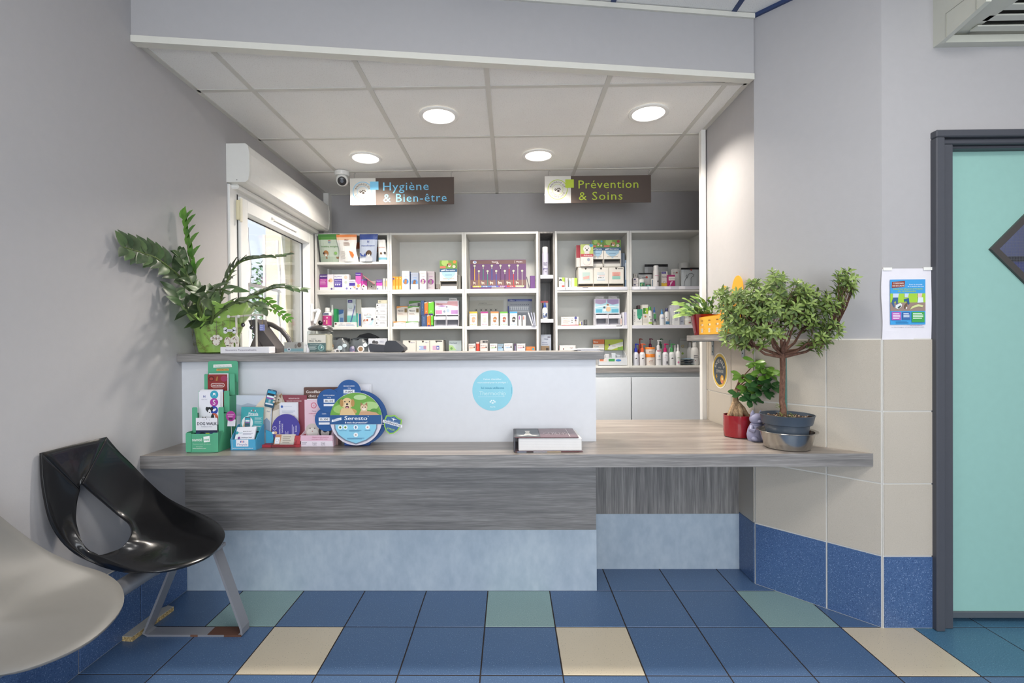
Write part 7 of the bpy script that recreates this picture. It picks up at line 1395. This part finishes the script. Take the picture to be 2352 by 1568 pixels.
for k, (pa, pb, pt, z, c, lb, x) in enumerate(((968, 980, 724, ZMID, '3a527c', 'navy blue book, lower row', None), (980.5, 989, 724, ZMID, 'e0782c', 'orange booklet, lower row', 'T'), (989.5, 995, 724, ZMID, '6cbf34', 'green booklet, lower row', 'T'), (966.5, 974, 690, c1, '2f4a74', 'navy blue book, upper row', None), (974.5, 983, 694, c1, 'e0782c', 'orange booklet, upper row', 'T'), (983.5, 996, 693, c1, '68c030', 'green booklet, upper row', 'T'))):
    carton(pa, pb, pt, z, c, [('r', '3f2f6c', .1, 0, .9, .13), ('t', 'efe9f0', .5, .3, .06, 'M', 'c'), ('p', 'f0e8dc', [(.1, 1), (.9, 1), (.1, .9)])] if x else [('l', '8a9cc0', .4, .85, .55, 6, .1)], lb + ' of the second unit', y=3.965 + .004 * (k % 3), d=.07, name='booklet', cat='booklet', group='upright coloured booklets')
def sorter(px0, px1, pt, label, ops, tabs):
    x0, x1, h = span(px0, px1, pt, ZMID, 3.95); w = x1 - x0; t = thing('leaflet_sorter', label, 'leaflet holder', ((x0 + x1) / 2, 3.95, ZMID), group='white leaflet sorters'); m = M('dcdce4', .4)
    b = MB(); b.box(-w / 2, .06, 0, -w / 2 + .003, .13, h, m); b.box(w / 2 - .003, .06, 0, w / 2, .13, h, m)
    for s in (-1, 1): b.prism([(0, 0), (.06, 0), (.06, h * .46), (0, h * .38), (.01, h * .25)], (s * w / 2 + (0.003 if s < 0 else 0), 0, 0), (0, 1, 0), (0, 0, 1), (-1, 0, 0), m, .003)
    b.box(-w / 2, .0, h * .25, w / 2, .003, h * .38, m); b.box(-w / 2, 0, 0, w / 2, .13, .004, m); b.box(-.0015, .0, 0, .0015, .13, h * .42, m); b.box(-w / 2, .05, h * .44, w / 2, .053, h, m); b.box(-w / 2, .127, 0, w / 2, .13, h * .98, M('8f8f98', .5)); b.build('holder', t)
    b = MB(); b.box(-w / 2 + .006, .02, .004, w / 2 - .006, .1, .014, M('9a9aa4', .6)); b.build('flat_pack', t)
    for u in tabs: b = MB(); b.prism(rrect(-w / 2 + u * w, h - .004, -w / 2 + (u + .34) * w, h * 1.1, .005), (0, .07, 0), X3, Z3, -Y3, M('e4e2e0', .5), .002); text(b, 'Milbeactor', (-w / 2 + (u + .17) * w, .0692, h * 1.045), X3, Z3, .006, M('5a4040', .5), 'c', w * .26); b.build('index_card', t)
    b = MB(); draw(b, (-w / 2, .05, h * .44), X3, Z3, w, h * .56, ops); b.build('printing', t); return t
sorter(996.5, 1052, 689, 'white leaflet sorter with pink and violet print, second unit from the window', [('r', 'e4dcea', .03, .04, .97, .97), ('p', 'dca8b0', [(.04, .66), (.5, .7), (.96, .6), (.96, .95), (.55, .95), (.5, .8), (.04, .85)]), ('p', 'b08ac0', [(.1, .62), (.3, .55), (.5, .62), (.3, .68)]), ('t', '6a3a44', .2, .75, .08, 'Milbeactor', 'c', .24), ('r', 'd48ab4', .04, .08, .3, .34), ('r', 'b88ac4', .68, .08, .96, .34), ('c', 'a8bcd8', .55, .3, .07), ('c', '4a5068', .5, .56, .03), ('c', '8a98b0', .4, .25, .05), ('t', '8a8aa8', .17, .5, .06, 'Zoetis', 'c', .12)], (.58,))
zq = ZLOW
carton(914, 936, 774, ZLOW + .095, 'd8dedc', [('p', '6aa060', [(0, 1), (1, 1), (1, .8), (0, .5)]), ('r', '9ab89a', .1, .1, .9, .3)], 'white and green carton lying on the lower drawer tower, lower one', y=3.99, d=.08, z1=ZLOW + .12, group='white and green lying cartons')
carton(911, 933, 767, ZLOW + .121, 'd4dcd8', [('p', '58965a', [(.2, 1), (1, 1), (.8, .5), (.2, .8)])], 'white and green carton lying on the lower drawer tower, upper one', y=3.99, d=.08, z1=ZLOW + .146, group='white and green lying cartons')
carton(934, 950, 767, ZLOW + .095, '4f8f54', [], 'dark green carton lying behind the two white and green cartons', y=4.02, d=.06, z1=ZLOW + .145)
drawer_tower(925, 1018, 781.5, ZLOW, ([('t', '5a5a8c', .7, .8, .09, 'Milpro', 'c', .4)], [('t', '5a5a8c', .8, .8, .09, 'Milpro', 'c', .3), ('r', 'a8bce0', .2, .1, .75, .5), ('r', 'b88aa8', .55, .2, .75, .5), ('c', 'e4e8f0', .25, .3, .06)], [('r', 'd0a8c4', .2, .1, .72, .5), ('r', '5a6ab0', .5, .15, .72, .5), ('c', 'e4e8f0', .6, .3, .07), ('r', '3a3a3e', .5, .86, .95, .95)]), 'low white three-drawer cardboard box on the bottom shelf of the second unit', y=3.97, slots=False)
carton(973, 990, 776.5, ZLOW + .095, '4f9c84', [('r', '4f86c0', .1, .1, .7, .7), ('r', 'e4e8e4', .75, .2, .9, .5)], 'thin green and blue packet on the low drawer box', y=3.99, d=.05, z1=ZLOW + .104)
carton(992, 1022, 775.5, ZLOW + .095, 'e0dcd8', [('r', '8a5a6c', .1, .3, .2, .7)], 'thin white carton on the low drawer box, right of the green packet', y=3.99, d=.07, z1=ZLOW + .108)
carton(1031, 1060, 782, ZLOW, 'bcc8cc', upper([('t', '4a5a70', .35, .75, .14, 'NexGard', 'c', .6), ('p', 'a8c88c', [(0, 0), (.6, 0), (.3, .5), (0, .55)]), ('c', '6a9a54', .2, .2, .1)], .38), 'pale blue and green leaflet at the right end of the bottom shelf', y=4.0, d=.003, name='leaflet', cat='leaflet')
t = thing('round_mirror_card', 'dark green rimmed disc leaning beside the pale blue leaflet', 'disc', (atY(1060, 800, 3.965).x - .03, 3.965, ZLOW)); b = MB(); b.tube([(.035 - .05 * math.cos(a), 0, .05 * math.sin(a) + .0) for a in [PI / 2 * k / 8 for k in range(9)]], .005, M('3f4f38', .4), 8); b.build('rim', t)
# --- third unit, middle shelf
x0, x1, h = span(1078, 1156, 690, ZMID, 4.21); w = x1 - x0; t = thing('info_card', 'pale information card with a row of five parasite symbols, in the third unit', 'card', ((x0 + x1) / 2, 4.21, ZMID)); b = MB(); b.box(-w / 2, 0, 0, w / 2, .004, h, M('c9c8c0', .6)); b.build('sheet', t); b = MB()
draw(b, (-w / 2, 0, 0), X3, Z3, w, h, [('t', '4a4844', .4, .9, .03, 'simparica', 'c', .25), ('l', '8a8880', .25, .84, .75, 1, .03)] + [o for k in range(5) for o in (('ring', 'a09e98', .2 + k * .145, .64, .055, .006), ('c', '3a3834', .2 + k * .145, .64, .024, .03), ('l', 'a8a6a0', .16 + k * .145, .52, .24 + k * .145, 1, .02))]); b.build('printing', t)
x0, x1, h = span(1166, 1222, 687, ZMID, 4.19); w = x1 - x0; t = thing('dosage_chart', 'grey dosage chart with navy blue header standing at the back of the third unit', 'chart', ((x0 + x1) / 2, 4.19, ZMID)); b = MB(); b.box(-w / 2, 0, 0, w / 2, .004, h, M('aab0bc', .5)); b.build('board', t); b = MB()
draw(b, (-w / 2, 0, 0), X3, Z3, w, h, [('r', '35489a', 0, .92, 1, 1), ('t', 'dfe4f4', .18, .96, .035, 'Milpro', 'c', .2), ('l', '9aa8d8', .35, .97, .92, 2, .03), ('r', 'ccd2dc', .08, .68, .88, .74), ('r', 'b9c4d4', .08, .6, .88, .66), ('r', 'dfe2e8', .08, .52, .88, .58), ('r', '35489a', .0, .5, .05, .75)] + [('c', '4a5068', .14 + k * .08, .8, .018) for k in range(10)] + [('r', 'e9ecf2', .14 + k * .08, .61, .18 + k * .08, .73) for k in range(9)]); b.build('printing', t)
for k, (pa, pb, top, dc, sd_, nm) in enumerate(((1078, 1096, 'd8b440', 'c9a080', 'd4b46c', 'yellow'), (1104, 1121, 'a83f86', 'cfc4bc', '9a8a98', 'magenta'), (1127, 1145, 'dc8a54', 'a87040', '9a8078', 'orange'), (1149, 1166, '6cae48', 'a05c48', '7f8c80', 'green'), (1171, 1188, '4a9ad0', '3a3634', '6a86a0', 'blue'))):
    carton(pa, pb, 715.5, ZMID, 'e6e4dc', [('r', top, -.01, .88, 1.01, 1.003), ('t', '5a5a56', .5, .76, .045, 'simparica', 'c', .7), ('c', dc, .55, .52, .24), ('c', dc, .5, .36, .2), ('c', 'efe8e0', .55, .46, .1), ('c', '2a2422', .56, .48, .05), ('t', '5a78a8', .6, .28, .05, 'zoetis', 'c', .4), ('c', top, .2, .12, .05), ('c', top, .4, .12, .05), ('c', top, .6, .12, .05), ('c', top, .8, .12, .05)], 'white tablet carton with %s top and dog portrait' % nm, side=sd_, d=.07, group='tablet cartons with coloured tops')
carton(1190.5, 1197.5, 724, ZMID, 'e2e0e0', [('r', '8a4f9a', .15, .6, .5, .92), ('r', 'b8b8c4', .3, .1, .45, .5)], 'slim white carton with purple mark, right of the blue topped carton', d=.06, group='slim white marked cartons')
carton(1200.5, 1207.5, 724, ZMID, 'e4e0dc', [('r', 'c86a5c', .15, .6, .5, .92), ('r', 'b8b8c4', .3, .1, .45, .5)], 'slim white carton with red mark, left of the leaning booklets', d=.06, group='slim white marked cartons')
for k in range(3):
    b = MB(); xx = atY(1223 + 2.4 * k, 750, 3.97).x; hh = .105; b.prism([(-.005, 0), (.004, 0), (-.03 + .012 * k, hh), (-.039 + .012 * k, hh)], (0, 0, 0), X3, Z3, -Y3, M(('dcdce4', 'a9adc0', 'b4b8ca')[k], .5), -.05)
    o = b.build('booklet', loc=(xx + (.0, .003, .004)[k], 3.97 + .002 * k, ZMID)); tag(o, ('white booklet leaning left at the end of the third unit, front one', 'blue-grey booklet leaning behind the white one', 'lavender-grey booklet nearest the divider')[k], 'booklet', 'leaning pale booklets')
# bottom shelf of the third unit
def brav(c): return [('t', 'a89a9c', .5, .72, .16, 'BRAVECTO', 'c', .82), ('t', c, .4, .4, .2, 'CHEW', 'c', .6), ('r', '4a4038', .72, .38, .9, .56)]
for pa, pb, pt, col, c, lb in ((1076, 1092.5, 789, 'e6dfdc', 'e09a4a', 'orange-yellow'), (1102.5, 1120, 789, 'e6dedc', 'e0642c', 'red-orange'), (1125, 1142, 789, 'e4e4e4', '7ab84a', 'green'), (1143, 1157, 789.5, 'aecbe0', '4a94cc', 'blue on pale blue'), (1158, 1177.5, 788.5, 'e9e9ec', '6aa8dc', 'sky blue'), (1187, 1206.5, 789, 'e9e2e4', 'c82f78', 'crimson pink')):
    carton(pa, pb, pt, ZLOW, col, upper(brav(c), .3), 'square white chew carton with %s print on the bottom shelf' % lb, y=3.97 if pa != 1143 else 4.0, side='a89aa8' if pa == 1187 else None, d=.06, group='chew cartons')
carton(1094, 1101, 785, ZLOW, 'd8402c', upper([('r', 'e8c0b8', .0, .8, 1, 1), ('l', 'e88a7c', .4, .7, .6, 4, .15)], .35), 'narrow scarlet carton between two chew cartons', y=3.96)
carton(1103, 1121, 781, atY(1110, 789, 3.97).z + .001, 'bdbab6', [('r', '3f3f42', .3, .2, .95, .8), ('t', 'b8b8b8', .7, .5, .3, 'NEO', 'c', .3)], 'grey and black carton on top of the red-orange chew carton', y=3.975, d=.06)
carton(1180.5, 1185.5, 789, ZLOW, '5a4560', [('r', '8a8aa8', .4, .2, 1, .9)], 'dark aubergine carton edge left of the crimson pink carton', y=3.99, d=.06)
carton(1208, 1229, 796, ZLOW, 'd97a34', upper([('c', '3a9ab4', .78, .5, .13), ('l', 'e09a64', .1, .8, .5, 2, .2)], .25), 'low orange carton with turquoise dot at the right end', y=3.97, d=.06)
# --- unit right of the column, lower boxes
carton(1289, 1329, 726.5, ZMID, 'e6e2dc', [('r', 'a83038', 0, 0, 1, .08), ('r', '6a6a6e', 0, .96, 1, 1), ('t', '7a7a7a', .36, .8, .08, 'Milprazon 16 mg', 'c', .6), ('c', '4a4f98', .83, .82, .08), ('l', 'c8b4b0', .1, .62, .5, 2, .1), ('l', 'd8bcb8', .1, .36, .45, 2, .1), ('c', '4a4448', .62, .56, .03), ('c', '4a4448', .62, .34, .03), ('c', 'b8a8a8', .83, .55, .07), ('c', '3a3436', .83, .56, .03), ('r', 'cfc4c4', .78, .1, .9, .45)], 'white carton with red base line and puppy, on the middle shelf', y=3.955, d=.05)
carton(1330.5, 1337, 738, ZMID, 'c8c4b4', [('r', 'b8a83c', 0, 0, .6, .4), ('r', '4a4a94', .7, .1, 1, .9)], 'tiny yellow and blue carton beside the puppy carton', y=3.97, d=.03)
carton(1341.5, 1349, 734, ZMID, '3a3c3c', [('l', '8a8c8a', .2, .85, .8, 4, .18)], 'small black carton standing alone on the middle shelf', y=3.97, d=.03)
sorter(1368, 1426, 685, 'white leaflet sorter with blue print of two dogs, right of the grey column', [('r', 'a9d4e2', .03, .04, .97, .97), ('p', 'b4a4c4', [(.03, .7), (.25, .62), (.45, .72), (.48, .97), (.03, .97)]), ('p', 'a08cb8', [(.52, .72), (.72, .6), (.97, .68), (.97, .97), (.5, .97)]), ('r', '5ab0cc', .05, .08, .3, .3), ('r', '5ab0cc', .68, .08, .96, .3), ('c', 'e0c0a0', .55, .3, .1), ('c', 'e0c0a0', .52, .55, .06), ('c', '9a6a4c', .53, .6, .04), ('c', 'e4e8ea', .4, .25, .06), ('c', '3a4450', .39, .42, .04), ('p', 'e8f2f4', [(.03, .4), (.4, .5), (.97, .4), (.97, .46), (.4, .56), (.03, .46)])], (.05, .58))
for k, (pa, pb, pt, c) in enumerate(((1429.5, 1434, 717, 'e4e2e8'), (1434.5, 1441, 717, 'b4b4d0'))): carton(pa, pb, pt, ZMID, c, [], ('white', 'lavender')[k] + ' booklets standing right of the blue print leaflet sorter', y=3.97, d=.08, name='booklets', cat='booklet')
carton(1424.5, 1429, 731, ZMID, 'dcd4d0', [('r', 'd09a90', .3, .2, .6, .9)], 'short off-white booklet in front of the white booklets', y=3.94, d=.006, name='booklet', cat='booklet')
carton(1285, 1322, 793, ZLOW, 'e6e2e0', upper([('t', 'a08088', .75, .55, .25, 'logic', 'c', .2), ('c', '7a4a4c', .25, .3, .04), ('l', 'd8c8c8', .3, .7, .6, 1, .1)], .25), 'low white carton half hidden behind the raised counter', y=3.955, side='c05a6c', d=.04)
t = thing('plastic_bin', 'open white plastic bin of small items at the right end of the bottom shelf', 'bin', (atY(1406, 820, 3.96).x, 3.95, ZLOW)); b = MB(); wl = (atY(1439, 820, 3.95).x - atY(1373, 820, 3.95).x) / 2; m = M('d4d8dc', .3)
b.box(-wl, 0, 0, wl, .16, .004, m); b.box(-wl, 0, 0, wl, .003, .065, m); b.box(-wl, .157, 0, wl, .16, .12, m)
for s in (-1, 1): b.prism([(0, 0), (.16, 0), (.16, .12), (.1, .12), (0, .065)], (s * wl + (.003 if s < 0 else 0), 0, 0), (0, 1, 0), (0, 0, 1), (-1, 0, 0), m, .003)
b.build('bin_body', t); b = MB(); print_m(b, (-wl, 0, 0), X3, Z3, [('re', 'e4d8d0', .01, .03, .07, .058), ('re', 'd9784c', .014, .038, .045, .054), ('re', '3a9a4c', .085, .035, .135, .056), ('ce', '3a7ac0', .165, .043, .022, .009)]); b.build('printing', t)
for k, (x, c) in enumerate(((-.07, 'e9e9ea'), (-.03, 'd4d4d8'), (.02, 'c9d0d8'), (.06, 'b8c0c8'))): bb = MB(); bb.cbox(x - .018, .03 + .02 * (k % 2), .004, x + .016, .06 + .02 * (k % 2), .085 + .008 * (k % 3), M(c, .3), .004); bb.build('small_pack', t)
zb = ZLOW + .122
t = carton(1362, 1388, 779.5, zb - .0, 'e6dcd0', [('r', 'd86f34', 0, .58, 1, 1), ('t', 'f0dccc', .25, .78, .14, 'Milbemax', 'c', .4), ('t', '6a94b0', .3, .35, .12, 'Canin', 'c', .4)], 'orange and white carton resting on the white plastic bin, left one', y=4.07, d=.035)
carton(1389, 1431, 779.5, zb - .0, 'b4c43c', [('p', 'e6e8e0', [(.15, .1), (.25, .45), (1, .8), (1, .4), (.35, .05)]), ('c', '6a4a78', .25, .5, .05), ('t', '8a5a8c', .5, .4, .1, 'Chien', 'c', .2), ('r', '8ab84a', .7, 0, 1, .3)], 'lime green and white carton resting on the white plastic bin, right one', y=4.07, d=.035)
# --- farthest right unit, middle shelf
t = carton(1454.5, 1475, 710, ZMID, 'e4e4e2', [('r', '3a9a7c', .42, .55, 1, 1), ('c', '3fa884', .7, .5, .24), ('c', '2a3a34', .7, .38, .08), ('l', 'c4c8c8', .45, .25, .95, 2, .05)], 'white and jade carton with vertical lettering Otodine', y=3.955)
x0, x1, h = span(1454.5, 1475, 710, ZMID, 3.955); b = MB(); text(b, 'Otodine', (-(x1 - x0) * .36, -.001, h * .52), Z3, -X3, .010, M('3a3a3c', .5), 'c', h * .62); b.build('printing', t)
carton(1475.5, 1489, 699.5, ZMID, 'e4e2da', [('r', '3f8a34', .1, .55, .55, .84), ('r', 'a8c83c', .55, .55, .95, .84), ('c', 'e8eae0', .55, .66, .1), ('c', 'c08a64', .5, .42, .18), ('r', 'd8d4cc', .1, .1, .9, .3)], 'tall white carton with two greens and almonds', y=3.96)
carton(1465, 1470, 701, ZMID, '6a5458', [], 'dark brown carton edge behind the jade carton', y=4.05)
carton(1470.5, 1475, 701, ZMID, 'dcd4c4', [('r', 'c89a64', .3, .3, .7, .8)], 'cream carton edge behind the jade carton', y=4.05)
bottle(1494, 12, 704, ZMID, 'e6e6e2', 'round', '3fae3c', [('c', '2a2a2a', .3, .55, .14), ('c', '2a2a2a', .6, .35, .16), ('r', '9cc44c', 0, .08, 1, .2)], 'white bottle with vivid green cap and cow-like spots', y=3.955)
bottle(1504, 9, 705, ZMID, 'cfd4dc', 'spray', '3a6ab8', [('r', '5aa868', 0, .5, 1, .9), ('r', '3a3f48', .3, .3, .8, .5)], 'narrow pale bottle with blue collar behind the green capped bottle', y=4.0)
bottle(1505.5, 8, 738, ZMID, 'a8a8a4', 'tub', '77777a', [], 'tiny grey cup in front of the narrow pale bottle', y=3.95)
bottle(1522, 11, 710, ZMID, 'e0e4ea', 'spray', '4a90cc', [('t', '5a7ab0', .5, .6, .08, 'Sonotix', 'c', .9), ('r', 'c8a0a0', .2, .7, .8, .73)], 'small white dropper bottle with blue cap', y=3.955)
bottle(1533, 12, 707, ZMID, 'e2e4e6', 'round', '2f356c', [('r', '4a7a9c', 0, .04, 1, .26), ('c', '3a3a3e', .25, .55, .1), ('c', 'b89a84', .65, .35, .2)], 'white bottle with navy cap and blue base', y=3.965)
for k, (pa, pb, pt, yy) in enumerate(((1538, 1542.5, 701, 4.0), (1543, 1547, 700, 3.985), (1547, 1561, 699, 3.955))): carton(pa, pb, pt, ZMID, 'e0e2e6', [('l', '9aa0b0', .2, .92, .7, 1, .05)] if k < 2 else [('t', '3a4a78', .5, .72, .03, 'optixcare', 'c', .5), ('c', '3f5a88', .5, .58, .22), ('c', 'c4d0dc', .52, .58, .1), ('l', 'a8acb8', .2, .38, .7, 4, .05)], ('tall white eye care carton, back one of three', 'tall white eye care carton, middle one of three', 'tall white eye care carton with blue eye symbol, front one')[k], y=yy, d=.05, group='eye care cartons')
carton(1561.5, 1571, 721, ZMID, 'b4bccc', [('r', '4a4a9c', 0, .85, .6, 1), ('t', '3a4a78', .5, .3, .12, 'VET', 'c', .6)], 'short pale blue carton right of the eye symbol carton', y=3.97)
zq = ZMID
for k, (pt, lb) in enumerate(((731, 'bottom'), (717, 'middle'), (701, 'top'))):
    bottle(1583, 21, pt, zq, 'dddcd8', 'tub', 'e4e4e2', [('c', 'a86a64', .5, .45, .1), ('c', '4a3a3a', .7, .45, .08)], 'white screw-top tub, %s one of the stack behind the houseplant' % lb, y=3.96, group='stacked white tubs'); zq = atY(1583, pt, 3.96).z + .001
# bottom shelf of the farthest right unit
YB = 3.952
def lowb(pxc, pw, pt, body, kind, cap, ops, label, y=YB, group=None): return bottle(pxc, pw, pt, ZLOW, body, kind, cap, ops, label, y=y, group=group)
dogmark = [('c', '3a3a40', .45, .5, .22), ('c', 'e4e4e6', .5, .44, .2), ('l', 'a8a8b8', .1, .78, .9, 1, .03)]
gP = 'shampoo bottles with coloured pumps'
lowb(1462, 13, 789, 'dfe0ea', 'pump', '2f3fc0', dogmark, 'white shampoo bottle with royal blue pump, leftmost on the bottom shelf', group=gP)
lowb(1477, 14, 789, 'e2e0e2', 'pump', 'e8683c', dogmark, 'white shampoo bottle with light orange pump', group=gP)
lowb(1471, 11, 777, '8c3226', 'pump', 'a8341f', [], 'rust red bottle with rust pump behind the orange pump bottle', y=4.04, group=gP)
lowb(1495, 12, 777, 'c8c0c4', 'pump', '7a2148', [], 'bottle with dark maroon pump behind the orange lidded tubs', y=4.06, group=gP)
zq = ZLOW
for k, pt in enumerate((813, 797.5)): bottle(1496, 22, pt, zq, 'e6dcd4', 'tub', 'e8862c', [('c', 'c87a54', .2, .5, .06), ('r', 'c8b0a0', .1, .3, .9, .34), ('t', 'a86a4c', .5, .6, .14, 'pads', 'c', .4)], '%s white tub with bright orange lid on the bottom shelf' % ('lower', 'upper')[k], y=YB, group='orange lidded tubs'); zq = atY(1496, pt, YB).z + .001
lowb(1514, 14, 781, 'e6e6e8', 'pump', 'e4e4e8', [('r', 'a8285c', 0, .9, 1, .95), ('c', '6ab4d4', .5, .6, .15), ('t', '4a4a54', .5, .38, .06, 'CLORESYL', 'c', .9)], 'white foam pump bottle with maroon ring and white pump', group=gP)
lowb(1519, 10, 777, '9aa89c', 'pump', '2a5a3a', [], 'bottle with dark green pump behind the white foam bottle', y=4.07, group=gP)
lowb(1530, 14, 789, 'dfdfe4', 'pump', 'c8186c', [('t', 'c86a8c', .3, .6, .06, 'oto', 'c', .4), ('r', '5a5a60', .55, .12, .9, .3), ('l', 'b0b0b8', .3, .8, .9, 2, .05)], 'white shampoo bottle with magenta pump', group=gP)
lowb(1545, 14, 789, 'dfe2e2', 'pump', '4a9a5c', dogmark, 'white shampoo bottle with mid-green pump', group=gP)
lowb(1541, 10, 780, 'c4c8c8', 'spray', '9ab0a8', [], 'bottle with pale green nozzle at the back', y=4.08)
lowb(1559, 11, 791, 'e4e6e4', 'spray', 'e9e9ea', [('c', 'd880a8', .4, .2, .3), ('r', '9ab48c', .1, .5, .9, .54)], 'small white spray bottle with pink swirl at its foot', group=None)
lowb(1552, 9, 791, 'dcdee0', 'spray', 'e0e2e6', [], 'small plain white spray bottle behind the pink swirl bottle', y=3.99)
carton(1561, 1580, 777, ZLOW, 'b0b2ae', [('t', '3a3a3c', .5, .93, .04, 'DOUXO', 'c', .8), ('ring', 'c8b050', .35, .7, .16, .05), ('c', '7a9a3c', .35, .42, .14)], 'grey leaflet with yellow ring and green dot behind the sprays', y=4.1, d=.003, name='leaflet', cat='leaflet')
zq = ZLOW
for k in range(3):
    x0, x1, _ = span(1566 - k, 1600 + k, 810, ZLOW, 3.96); w = x1 - x0; b = MB(); hh = .02
    n = 8; v = []; f = []
    for i in range(n + 1):
        u = i / n
        for q in (0, .5, 1): v += [((u - .5) * w, q * .09, .003 + math.sin(PI * u) * .007 * math.sin(PI * q) + hh * .4 + .001 * math.sin(i * 2 + k))]
    o = len(v); v += [(x, y_, hh * .4 - (z - hh * .4)) for x, y_, z in v]
    for i in range(n):
        for q in (0, 1): a = i * 3 + q; f += [(a, a + 3, a + 4, a + 1), (o + a, o + a + 1, o + a + 4, o + a + 3)]
    b.add(v, f, M(('8fa9b8', '34506a', '7d9cb4')[k], .3)); ob = b.build('wipes_pack', loc=((x0 + x1) / 2, 3.96, zq)); tag(ob, ('pale blue', 'dark blue', 'mid blue')[k] + ' soft wipes pack, %s of the pile' % ('bottom', 'middle', 'top')[k], 'pack', 'soft blue packs'); zq += .019
lowb(1598.5, 18, 786, 'dcdcda', 'round', 'e2e2e0', [('l', '8a8a90', .1, .55, .9, 2, .1), ('c', '7a3a4c', .4, .25, .08)], 'large white bottle under the wall shelf, front one', y=3.96, group='large white bottles')
lowb(1587, 14, 786, 'd8d8d8', 'round', 'dedede', [], 'large white bottle under the wall shelf, back one', y=4.08, group='large white bottles')
